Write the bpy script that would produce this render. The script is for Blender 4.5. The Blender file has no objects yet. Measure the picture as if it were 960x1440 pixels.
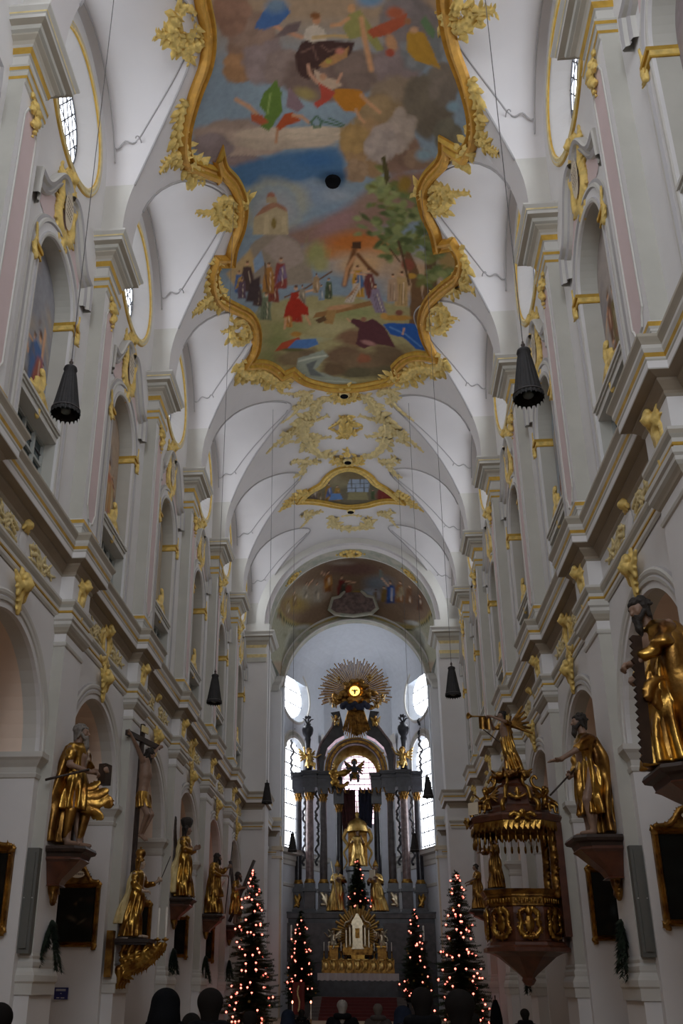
import bpy, math, random
import numpy as np
from mathutils import Vector, Matrix
PI = math.pi
random.seed(7)
SC = bpy.context.scene
COL = SC.collection

# ------------------------------------------------------------------ camera
F_PX, PITCH, YAW, ROLL = 1317.3844, 22.6996, -5.416, .5201
CXP, CYP = 401.553, 836.5845
_p, _y, _r = [math.radians(v) for v in (PITCH, YAW, ROLL)]
FW = np.array([math.sin(_y)*math.cos(_p), math.cos(_y)*math.cos(_p), math.sin(_p)])
_rt = np.array([math.cos(_y), -math.sin(_y), 0.0])
_up = np.cross(_rt, FW)
RT = _rt*math.cos(_r)+_up*math.sin(_r)
UP = -_rt*math.sin(_r)+_up*math.cos(_r)
CAM = np.array([1.02, 0.0, 1.7])
cd = bpy.data.cameras.new('camera')
cam = bpy.data.objects.new('camera', cd)
COL.objects.link(cam)
cd.sensor_fit = 'VERTICAL'
cd.sensor_height = 36.0
cd.sensor_width = 24.0
cd.lens = F_PX/1440*36
cd.shift_x = (480-CXP)/1440
cd.shift_y = (CYP-720)/1440
cd.clip_end = 300
cam.matrix_world = Matrix(((RT[0], UP[0], -FW[0], CAM[0]), (RT[1], UP[1], -FW[1], CAM[1]), (RT[2], UP[2], -FW[2], CAM[2]), (0, 0, 0, 1)))
SC.camera = cam

def pix(P):                       # where a point of the church lies in the photograph (numpy, for laying out pictures)
    D = np.asarray(P, float)-CAM
    w = D@FW
    return CXP+F_PX*(D@RT)/w, CYP-F_PX*(D@UP)/w
def ray(px, py):
    return FW+(px-CXP)/F_PX*RT-(py-CYP)/F_PX*UP
def onY(Y, px, py):
    r = ray(px, py); return CAM+r*((Y-CAM[1])/r[1])

# ------------------------------------------------------------------ materials
M = {}
def lin(c):
    return tuple(((v/12.92) if v <= .04045 else ((v+.055)/1.055)**2.4) for v in c)
def mat(name, col, rough=.6, metal=0.0, var=.0, vscale=3.0, bump=0.0, bscale=20.0, emit=None, estr=0.0, col2=None, spec=.5, fold=0.0, coat=0.0):
    m = bpy.data.materials.new(name); m.use_nodes = True
    nt = m.node_tree; b = nt.nodes['Principled BSDF']
    b.inputs['Roughness'].default_value = rough
    b.inputs['Metallic'].default_value = metal
    b.inputs['Specular IOR Level'].default_value = spec
    b.inputs['Coat Weight'].default_value = coat
    b.inputs['Base Color'].default_value = (*col, 1)
    tc = nt.nodes.new('ShaderNodeTexCoord')
    if var > 0 or col2:
        n = nt.nodes.new('ShaderNodeTexNoise'); n.inputs['Scale'].default_value = vscale; n.inputs['Detail'].default_value = 4
        nt.links.new(tc.outputs['Object'], n.inputs['Vector'])
        r = nt.nodes.new('ShaderNodeValToRGB')
        r.color_ramp.elements[0].position = .35; r.color_ramp.elements[1].position = .65
        c2 = col2 if col2 else tuple(min(1, v*(1+var)) for v in col)
        c1 = col if col2 else tuple(v*(1-var) for v in col)
        r.color_ramp.elements[0].color = (*c1, 1); r.color_ramp.elements[1].color = (*c2, 1)
        nt.links.new(n.outputs['Fac'], r.inputs['Fac']); nt.links.new(r.outputs['Color'], b.inputs['Base Color'])
    if bump > 0:
        n2 = nt.nodes.new('ShaderNodeTexNoise'); n2.inputs['Scale'].default_value = bscale; n2.inputs['Detail'].default_value = 3
        nt.links.new(tc.outputs['Object'], n2.inputs['Vector'])
        bp = nt.nodes.new('ShaderNodeBump'); bp.inputs['Strength'].default_value = bump; bp.inputs['Distance'].default_value = .03
        nt.links.new(n2.outputs['Fac'], bp.inputs['Height']); nt.links.new(bp.outputs['Normal'], b.inputs['Normal'])
    if emit:
        b.inputs['Emission Color'].default_value = (*emit, 1); b.inputs['Emission Strength'].default_value = estr
    M[name] = m
    return m
mat('plaster', (.745, .725, .715), .85, var=.03, vscale=.7)
mat('vault_plaster', (.72, .69, .69), .85, var=.03, vscale=.5)
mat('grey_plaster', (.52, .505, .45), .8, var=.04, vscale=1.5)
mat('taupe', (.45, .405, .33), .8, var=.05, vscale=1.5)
mat('cornice_shade_brown', (.33, .27, .20), .8, var=.05, vscale=1.5)  # warm grey paint deepened to carry the shade under the cornice
mat('light_grey', (.61, .59, .545), .8, var=.03, vscale=1.2)
mat('pink_plaster', (.68, .54, .53), .85, var=.03, vscale=1)
mat('rose_plaster', (.88, .70, .57), .85, var=.06, vscale=.8)
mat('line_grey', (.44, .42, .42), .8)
mat('gold_paint', (.56, .34, .05), .5, metal=.3, var=.15, vscale=4)
mat('frame_ochre', (.56, .29, .04), .5, metal=.2, var=.15, vscale=4)
mat('gold_stucco', (.78, .56, .17), .5, metal=.18, var=.18, vscale=5, bump=.3, bscale=25)
mat('gold_pale', (.74, .60, .29), .6, metal=.1, var=.12, vscale=5)
mat('gold', (.20, .085, .02), .30, metal=1, vscale=3.2, bump=.4, bscale=14, col2=(.58, .35, .08))  # noise puts highlights and dark drapery folds into the gilding colour
mat('gold_dark', (.13, .06, .02), .38, metal=1, vscale=4, bump=.4, bscale=15, col2=(.46, .25, .06))
mat('silver', (.62, .52, .36), .3, metal=.9, var=.15, vscale=6)
mat('flesh', (.25, .15, .10), .5, var=.15, vscale=6)
mat('flesh_pale', (.45, .33, .24), .5, var=.1, vscale=6)
mat('dark_wood', (.035, .02, .014), .45, var=.3, vscale=4)
mat('red_wood', (.10, .032, .016), .32, var=.35, vscale=3, coat=.3)
mat('hair_dark', (.022, .016, .012), .7, var=.2, bump=.6, bscale=30)
mat('hair_grey', (.17, .15, .13), .6, var=.2, bump=.6, bscale=30)
mat('black_cloth', (.006, .006, .007), .95, var=.2, spec=.05)
mat('dark_blue_cloth', (.010, .013, .022), .95, var=.2, spec=.05)
mat('dark_brown_cloth', (.03, .021, .017), .9, var=.2)
mat('skin', (.45, .28, .2), .5)
mat('shade_black', (.014, .012, .012), .7, var=.3, vscale=8, bump=.3, bscale=30)
mat('cord', (.10, .09, .09), .7)
mat('lead', (.10, .10, .11), .6)
mat('glass_lit', (.9, .9, .9), .3, emit=(.86, .92, 1.0), estr=4.2)
mat('glass_apse', (.9, .9, .9), .3, emit=(.88, .93, 1.0), estr=3.8)
mat('glass_dark', (.10, .13, .135), .25, var=.1, vscale=5)
mat('window_frame', (.42, .43, .40), .6)
mat('marble_dark', (.026, .025, .032), .3, var=.4, vscale=3, coat=.2)
mat('marble_red', (.19, .13, .125), .3, var=.35, vscale=4, coat=.2)
mat('marble_grey', (.085, .07, .07), .4, var=.3, vscale=3)
mat('stucco_green', (.38, .40, .33), .8, var=.2, vscale=2, col2=(.56, .52, .44), bump=.8, bscale=5)
mat('apse_plaster', (.66, .69, .74), .8, var=.03)
mat('cream', (.70, .60, .45), .8, var=.05)
mat('floor_bounce_stone', (.42, .30, .19), .45, var=.2, vscale=1.2)  # tone lightened and warmed to bounce light onto the lower walls
mat('carpet', (.12, .022, .020), .9, var=.1, vscale=6)
mat('step_stone', (.11, .085, .075), .5, var=.2, vscale=2)
mat('needle', (.020, .045, .014), .7, var=.5, vscale=6)
mat('needle_dark', (.010, .02, .008), .7, var=.4, vscale=6)
mat('speaker_grey', (.13, .13, .115), .6)
mat('hair_black', (.010, .008, .007), .9, spec=.1)
mat('hair_brown', (.07, .055, .045), .8, spec=.2)
mat('candle_wax', (.75, .70, .62), .5)
mat('tree_light', (.9, .3, .2), .4, emit=(1, .17, .12), estr=3.4)
mat('flame', (.9, .3, .2), .4, emit=(1, .28, .13), estr=5)
mat('ornament_straw', (.55, .38, .12), .6)
mat('blue_sign', (.02, .025, .14), .5)
mat('white_text', (.6, .6, .62), .6)
mat('white_cloth', (.62, .56, .55), .8, bump=.5, bscale=30)
mat('paint_dark', (.018, .014, .011), .35, col2=(.06, .05, .035), vscale=2)
mat('gold_lit', (.50, .30, .08), .35, metal=1, vscale=2.5, bump=.3, bscale=12, col2=(.85, .60, .22))  # brighter copy of the gold, the altar's golden light put into its colour
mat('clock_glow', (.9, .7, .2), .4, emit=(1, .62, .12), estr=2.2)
mat('ink', (.10, .05, .03), .6)
mat('red_cloth', (.16, .02, .015), .7, var=.2)
mat('curtain_blue', (.018, .022, .045), .8, var=.2)
mat('curtain_red', (.07, .02, .022), .8, var=.2)
def vmat(name, rough=.75, detail=.10):
    m = bpy.data.materials.new(name); m.use_nodes = True
    nt = m.node_tree; b = nt.nodes['Principled BSDF']; b.inputs['Roughness'].default_value = rough
    b.inputs['Specular IOR Level'].default_value = .2
    a = nt.nodes.new('ShaderNodeAttribute'); a.attribute_name = 'paint'
    tc = nt.nodes.new('ShaderNodeTexCoord')
    n = nt.nodes.new('ShaderNodeTexNoise'); n.inputs['Scale'].default_value = 5; n.inputs['Detail'].default_value = 5
    nt.links.new(tc.outputs['Object'], n.inputs['Vector'])
    mp = nt.nodes.new('ShaderNodeMapRange'); mp.inputs['To Min'].default_value = 1-detail*2; mp.inputs['To Max'].default_value = 1+detail*2
    nt.links.new(n.outputs['Fac'], mp.inputs['Value'])
    mx = nt.nodes.new('ShaderNodeMix'); mx.data_type = 'RGBA'; mx.blend_type = 'MULTIPLY'; mx.inputs[0].default_value = 1
    nt.links.new(a.outputs['Color'], mx.inputs[6]); nt.links.new(mp.outputs['Result'], mx.inputs[7])
    nt.links.new(mx.outputs[2], b.inputs['Base Color'])
    M[name] = m
vmat('fresco')
vmat('oil_painting', .35, .15)

# ------------------------------------------------------------------ objects
def tag(o, label=None, cat=None, group=None, kind=None):
    if label: o['label'] = label
    if cat: o['category'] = cat
    if group: o['group'] = group
    if kind: o['kind'] = kind
    return o
def empty(name, loc=(0, 0, 0), rz=0.0, label=None, cat=None, group=None, kind=None):
    o = bpy.data.objects.new(name, None); COL.objects.link(o)
    o.location = loc; o.rotation_euler = (0, 0, rz); o.empty_display_size = .1
    return tag(o, label, cat, group, kind)
def copy_tree(o, parent=None, loc=None, rz=None, scale=None):
    c = o.copy(); COL.objects.link(c)
    if parent is not None: c.parent = parent
    if loc is not None: c.location = loc
    if rz is not None: c.rotation_euler = (0, 0, rz)
    if scale is not None: c.scale = (scale,)*3 if not isinstance(scale, tuple) else scale
    for ch in KIDS.get(o.name, []):
        copy_tree(ch, c)
    return c
KIDS = {}
class MB:
    """collects faces and links them as one mesh object"""
    def __init__(s, mx=1):
        s.v = []; s.f = []; s.m = []; s.names = []; s.mx = mx; s.col = None
    def mi(s, name):
        if name not in s.names: s.names.append(name)
        return s.names.index(name)
    def add(s, vs, fs, mat):
        b = len(s.v); mx = s.mx
        s.v.extend((float(p[0])*mx, float(p[1]), float(p[2])) for p in vs)
        if isinstance(mat, str):
            k = s.mi(mat); s.m.extend([k]*len(fs))
        else:
            s.m.extend(s.mi(q) for q in mat)
        s.f.extend(tuple(i+b for i in f) for f in fs)
    def quad(s, a, b, c, d, mat): s.add([a, b, c, d], [(0, 1, 2, 3)], mat)
    def box(s, x0, x1, y0, y1, z0, z1, mat):
        v = [(x, y, z) for x in (x0, x1) for y in (y0, y1) for z in (z0, z1)]
        s.add(v, [(0, 1, 3, 2), (4, 6, 7, 5), (0, 4, 5, 1), (2, 3, 7, 6), (0, 2, 6, 4), (1, 5, 7, 3)], mat)
    def rows(s, rows, mat, closed=False, cap=False):
        n = len(rows[0]); fs = []; ms = []
        for i in range(len(rows)-1):
            for j in range(n if closed else n-1):
                fs.append((i*n+j, i*n+(j+1) % n, (i+1)*n+(j+1) % n, (i+1)*n+j))
                ms.append(mat if isinstance(mat, str) else mat[j % len(mat)])
        vs = [p for r in rows for p in r]
        if cap:
            fs.append(tuple(range(n))[::-1]); fs.append(tuple((len(rows)-1)*n+j for j in range(n)))
            ms += [mat if isinstance(mat, str) else mat[0]]*2
        s.add(vs, fs, ms)
    def mould(s, path, prof, mapf, mat, closed=False, side=1):
        """sweep a moulding profile [(offset, height)] along a path in a plane, mitred"""
        P = [np.array(p, float) for p in path]; n = len(P); rows = []
        for i in range(n):
            a = P[i-1] if (i > 0 or closed) else None
            b = P[(i+1) % n] if (i < n-1 or closed) else None
            ns = []
            if a is not None:
                d = P[i]-a; d /= (np.linalg.norm(d)+1e-12); ns.append(np.array([d[1], -d[0]])*side)
            if b is not None:
                d = b-P[i]; d /= (np.linalg.norm(d)+1e-12); ns.append(np.array([d[1], -d[0]])*side)
            if len(ns) == 2:
                m = ns[0]+ns[1]; L = m@m
                m = m*2/L if L > .3 else ns[0]
            else: m = ns[0]
            rows.append([mapf(P[i][0]+m[0]*o, P[i][1]+m[1]*o, h) for o, h in prof])
        if closed: rows.append(rows[0])
        s.rows(rows, mat)
    def tube(s, pts, r, mat, n=8, cap=True, flat=None):
        pts = [np.array(p, float) for p in pts]; rows = []
        rr = r if hasattr(r, '__len__') else [r]*len(pts)
        ref = None
        for i, p in enumerate(pts):
            t = pts[min(i+1, len(pts)-1)]-pts[max(i-1, 0)]; t /= (np.linalg.norm(t)+1e-12)
            if ref is None:
                ref = np.array([0, 0, 1.0]) if abs(t[2]) < .9 else np.array([1.0, 0, 0])
            u = ref-t*(ref@t); u /= (np.linalg.norm(u)+1e-12); w = np.cross(t, u); ref = u
            rows.append([p+rr[i]*(math.cos(2*PI*k/n)*u+math.sin(2*PI*k/n)*w) for k in range(n)])
        s.rows(rows, mat, closed=True, cap=cap)
    def lathe(s, prof, c, mat, n=16, a0=0, a1=2*PI, cap=False, rfun=None):
        full = abs(a1-a0-2*PI) < 1e-6
        rows = []
        for j, (r, z) in enumerate(prof):
            row = []
            for k in range(n if full else n+1):
                a = a0+(a1-a0)*k/n
                q = r*(rfun(a, j) if rfun else 1)
                row.append((c[0]+q*math.cos(a), c[1]+q*math.sin(a), c[2]+z))
            rows.append(row)
        s.rows(rows, mat, closed=full, cap=cap)
    def sphere(s, c, r, mat, n=10, m=7):
        r = r if hasattr(r, '__len__') else (r, r, r)
        rows = []
        for i in range(m+1):
            t = -PI/2+PI*i/m
            rows.append([(c[0]+r[0]*math.cos(t)*math.cos(2*PI*k/n), c[1]+r[1]*math.cos(t)*math.sin(2*PI*k/n), c[2]+r[2]*math.sin(t)) for k in range(n)])
        s.rows(rows, mat, closed=True)
    def mesh(s, name, smooth=False):
        me = bpy.data.meshes.new(name); me.from_pydata(s.v, [], s.f)
        for q in s.names: me.materials.append(M[q])
        me.polygons.foreach_set('material_index', s.m)
        if smooth: me.polygons.foreach_set('use_smooth', [True]*len(s.f))
        me.update(); return me
    def build(s, name, parent=None, smooth=False, loc=None, **k):
        return link(s.mesh(name, smooth), name, parent, loc, **k)
def link(me, name, parent=None, loc=None, rz=None, label=None, cat=None, group=None, kind=None, scale=None):
    o = bpy.data.objects.new(name, me); COL.objects.link(o)
    if parent is not None:
        o.parent = parent; KIDS.setdefault(parent.name, []).append(o)
    if loc is not None: o.location = loc
    if rz is not None: o.rotation_euler = (0, 0, rz)
    if scale is not None: o.scale = scale
    return tag(o, label, cat, group, kind)
def smooth_by_angle(me, deg=35):
    me.polygons.foreach_set('use_smooth', [True]*len(me.polygons))
    try: me.set_sharp_from_angle(angle=math.radians(deg))
    except Exception: pass

# ------------------------------------------------------------------ solid shapes from distance fields
def surf_net(fn, lo, hi, h):
    lo = np.array(lo, float); hi = np.array(hi, float)
    n = np.maximum(np.ceil((hi-lo)/h).astype(int)+1, 4)
    ax = [lo[i]+h*np.arange(n[i]) for i in range(3)]
    X, Y, Z = np.meshgrid(*ax, indexing='ij')
    D = fn(X, Y, Z).astype(np.float32)
    D[0] = D[-1] = 1; D[:, 0] = D[:, -1] = 1; D[:, :, 0] = D[:, :, -1] = 1
    S = D < 0
    c = np.zeros(tuple(n-1), int)
    for i in (0, 1):
        for j in (0, 1):
            for k in (0, 1):
                c += S[i:n[0]-1+i, j:n[1]-1+j, k:n[2]-1+k]
    act = (c > 0) & (c < 8)
    idx = -np.ones(act.shape, int); cells = np.argwhere(act); idx[act] = np.arange(len(cells))
    acc = np.zeros((len(cells), 3)); cnt = np.zeros(len(cells))
    corners = [(i, j, k) for i in (0, 1) for j in (0, 1) for k in (0, 1)]
    for a in corners:
        for axn in range(3):
            if a[axn]: continue
            b = list(a); b[axn] = 1
            A = cells+np.array(a); B = cells+np.array(b)
            da = D[A[:, 0], A[:, 1], A[:, 2]]; db = D[B[:, 0], B[:, 1], B[:, 2]]
            m = (da < 0) != (db < 0)
            t = da/(da-db+1e-12)
            P = A.astype(float); P[:, axn] += t
            acc[m] += P[m]; cnt[m] += 1
    V = lo+h*(acc/np.maximum(cnt, 1)[:, None])
    faces = []
    for axn in range(3):
        s0 = [slice(0, n[i]) for i in range(3)]; s1 = [slice(0, n[i]) for i in range(3)]
        s0[axn] = slice(0, n[axn]-1); s1[axn] = slice(1, n[axn])
        e = np.argwhere(S[tuple(s0)] != S[tuple(s1)])
        u, w = [(1, 2), (2, 0), (0, 1)][axn]
        ok = (e[:, u] > 0) & (e[:, w] > 0) & (e[:, u] < n[u]-1) & (e[:, w] < n[w]-1)
        e = e[ok]
        def g(du, dw):
            q = e.copy(); q[:, u] -= du; q[:, w] -= dw
            return idx[q[:, 0], q[:, 1], q[:, 2]]
        Q = np.stack([g(0, 0), g(1, 0), g(1, 1), g(0, 1)], 1)
        fl = S[e[:, 0], e[:, 1], e[:, 2]]
        Q[~fl] = Q[~fl][:, ::-1]
        faces.append(Q[(Q >= 0).all(1)])
    return V, np.concatenate(faces)
def caps(parts, k=.03):
    """smooth union of tapered capsules / ellipsoids: ('c',a,b,ra,rb) or ('e',centre,radii[,rz])"""
    def fn(X, Y, Z):
        d = None
        for p in parts:
            if p[0] == 'c':
                a = np.array(p[1], float); b = np.array(p[2], float); ba = b-a; L = ba@ba+1e-9
                t = np.clip(((X-a[0])*ba[0]+(Y-a[1])*ba[1]+(Z-a[2])*ba[2])/L, 0, 1)
                q = np.sqrt((X-a[0]-t*ba[0])**2+(Y-a[1]-t*ba[1])**2+(Z-a[2]-t*ba[2])**2)-(p[3]+(p[4]-p[3])*t)
            else:
                c = p[1]; r = p[2]; x = X-c[0]; y = Y-c[1]; z = Z-c[2]
                if len(p) > 3:
                    ca, sa = math.cos(p[3]), math.sin(p[3]); x, y = x*ca+y*sa, -x*sa+y*ca
                q = (np.sqrt((x/r[0])**2+(y/r[1])**2+(z/r[2])**2)-1)*min(r)
            if d is None: d = q
            else:
                h = np.clip(.5+.5*(d-q)/k, 0, 1); d = d*(1-h)+q*h-k*h*(1-h)
        return d
    return fn
def pbounds(parts, m=.05):
    lo = np.full(3, 1e9); hi = -lo
    for p in parts:
        if p[0] == 'c':
            for q, r in ((p[1], p[3]), (p[2], p[4])):
                lo = np.minimum(lo, np.array(q)-r); hi = np.maximum(hi, np.array(q)+r)
        else:
            r = np.array(p[2]); r = np.array([max(r[0], r[1])]*2+[r[2]]) if len(p) > 3 else r
            lo = np.minimum(lo, np.array(p[1])-r); hi = np.maximum(hi, np.array(p[1])+r)
    return lo-m, hi+m
def sdf_mesh(name, fn, lo, hi, h, mat, smooth=True, post=None):
    V, Fc = surf_net(fn, lo, hi, h)
    if post is not None: V = post(V)
    me = bpy.data.meshes.new(name); me.from_pydata(V.tolist(), [], Fc.tolist())
    me.materials.append(M[mat])
    if smooth: me.polygons.foreach_set('use_smooth', [True]*len(me.polygons))
    me.update(); return me
def blob(name, parts, h, mat, k=.03, smooth=True, post=None, cut=None):
    lo, hi = pbounds(parts, 2.2*h)
    f = caps(parts, k)
    g = f if cut is None else (lambda X, Y, Z: np.maximum(f(X, Y, Z), cut(X, Y, Z)))
    return sdf_mesh(name, g, lo, hi, h, mat, smooth, post)
# ================================================================== the church, nave axis X = 0, Y towards the altar
S_BAY = 6.6714
def YK(k): return 21.2246+(k-2)*S_BAY
def YB(b): return YK(b)+S_BAY/2          # centre of the bay between pier b and pier b+1
WX, PX, PW = 6.5, 6.14, .60              # wall plane, pilaster front, pilaster half width
Y0, Y1 = YK(-2), YK(7)
VA, VZ, VC = 5.85, 22.3, 28.0            # barrel half width, springing, crown
LR, LZ = 2.80, 23.9                      # lunette half span, springing
HB = S_BAY/2
def barrel_z(x): return VZ+(VC-VZ)*math.sqrt(max(0, 1-(x/VA)**2))
def barrel_x(z): return VA*math.sqrt(max(0, 1-(max(0, z-VZ)/(VC-VZ))**2))
def lun_z(u, x, c=.10): return LZ+(2.72+c*(WX-abs(x)))*math.sqrt(max(0, 1-(u/LR)**2))
def LC(b): return .215 if b >= 4 else (.13 if b == 3 else .10)
def groin_x(u, c=.10):
    lo, hi = 0.0, VA
    for _ in range(40):
        m = (lo+hi)/2
        if barrel_z(m) > lun_z(u, m, c): lo = m
        else: hi = m
    return lo
def hit_vault(px, py, off=0.0):
    r = ray(px, py); lo, hi = 5.0, 120.0
    def inside(t):
        p = CAM+r*t; x = p[0]/(VA-off); z = (p[2]-VZ)/(VC-VZ-off)
        return p[2] < VZ or x*x+z*z < 1
    t = 1.0
    while inside(t) and t < 150: t += .5
    lo, hi = t-.5, t
    for _ in range(30):
        m = (lo+hi)/2
        if inside(m): lo = m
        else: hi = m
    p = CAM+r*lo
    phi = math.atan2((p[2]-VZ)/(VC-VZ), p[0]/VA)
    return phi, p[1]
def vault_pt(phi, y, h=0.0):
    """point on the barrel at angle phi (0 = right springing), h metres below the plaster"""
    return np.array([(VA-h)*math.cos(phi), y, VZ+(VC-VZ-h)*math.sin(phi)])

# ---- ceiling: barrel with lunettes
mb = MB()
us = sorted(set([round(-LR+2*LR*i/26, 5) for i in range(27)]+[round(LR*math.sin(t), 5) for t in (-1.45, -1.3, 1.3, 1.45)]))
ribs = []
for b in range(-2, 7):
    yc = YB(b); c = LC(b)
    rowsB = []
    for u in us:
        gx = groin_x(u, c); ph = math.acos(gx/VA)
        rowsB.append([vault_pt(ph+(PI-2*ph)*j/28, yc+u) for j in range(29)])
    mb.rows(rowsB, 'vault_plaster')
    for sgn in (-1, 1):
        rl = []
        for u in us:
            gx = groin_x(u, c)
            rl.append([(sgn*x, yc+u, lun_z(u, x, c)) for x in np.linspace(WX, gx, 6)])
        mb.rows(rl, 'vault_plaster')
for k in range(-2, 8):
    y = YK(k)
    lo = y-(HB-LR) if k > -2 else y
    hi = y+(HB-LR) if k < 7 else y
    mb.rows([[vault_pt(PI*j/44, yy) for j in range(45)] for yy in (lo, hi)], 'vault_plaster')
    for sgn in (-1, 1):
        for yy in (lo, hi):
            zs = np.linspace(VZ, LZ, 6)
            mb.rows([[(sgn*WX, yy, z), (sgn*barrel_x(z), yy, z)] for z in [21.5]+list(zs)], 'light_grey')
        mb.quad((sgn*VA, lo, 21.5), (sgn*VA, hi, 21.5), (sgn*VA, hi, VZ), (sgn*VA, lo, VZ), 'vault_plaster')
ceil = mb.build('ceiling', label='white barrel vault with side lunettes over the nave', cat='ceiling', kind='structure')
smooth_by_angle(ceil.data, 30)
# groin mouldings with their scrolled ends
rib = MB()
for b in range(0, 7):
    yc = YB(b); c = LC(b)
    for sgn in (-1, 1):
        rib.tube([(sgn*(groin_x(u, c)-.015), yc+u, lun_z(u, groin_x(u, c), c)-.02) for u in us], .038, 'line_grey', 6)
        for e in (-1, 1):
            pts = []
            for i in range(15):
                u = e*LR*(.10+.76*i/14); x = min(groin_x(u, c)+.12+.42*(i/14)**1.3, 6.2)
                pts.append((sgn*x, yc+u, lun_z(u, x, c)-.015))
            rib.tube(pts, .026, 'line_grey', 6)
            u, x = e*LR*.86, min(groin_x(LR*.86, c)+.54, 6.2)
            sc = [(sgn*(x+.03*math.cos(a)*q), yc+u+e*.10*math.sin(a)*q, lun_z(u, x, c)-.03-.10*a/3) for a, q in [(t*.5, 1+.15*t) for t in range(12)]]
            rib.tube(sc, .02, 'line_grey', 5)
            rib.tube([(sgn*(x+(WX-.28-x)*t), yc+u+e*.05*math.sin(t*9), lun_z(u, x, c)-.06-.25*t+.05*math.cos(t*11)) for t in np.linspace(0, 1, 12)], .026, 'line_grey', 5)
        rib.tube([(sgn*(WX-.28), yc+u*.93, lun_z(u*.93, WX)-.26*abs(u/LR)**3-.02) for u in us], .024, 'line_grey', 6)
rib.build('trim_1', label='thin grey mouldings along the vault groins', cat='moulding', kind='structure', smooth=True)

# ---- nave walls
def outer_pts(angs, u1, z0, zt, cz):
    """outer boundary of the oculus field: straight sides, lunette arc on top"""
    out = []
    for a in angs:
        ca, sa = math.cos(a), math.sin(a); t = 8.0; lo = 0.0; hi = 8.0
        for _ in range(40):
            m = (lo+hi)/2; u = m*ca; z = cz+m*sa
            ins = abs(u) < u1 and z > z0 and (z < zt or (abs(u) < LR and z < lun_z(u, WX)))
            if ins: lo = m
            else: hi = m
        out.append((lo*ca, cz+lo*sa))
    return out
ZT = 9.9
AR, AZ = 2.40, 6.55                      # arcade arch half span, springing
OC, ORR = 23.78, 2.02                    # oculus centre, radius
NW, NZ = 1.27, 17.55                     # niche half width, springing
def arch_pts(w, zs, z0, n=20, rise=1.0):
    return [(-w, z0)]+[(-w*math.cos(PI*i/n), zs+w*rise*math.sin(PI*i/n)) for i in range(n+1)]+[(w, z0)]
DEEP = 9.6
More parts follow.
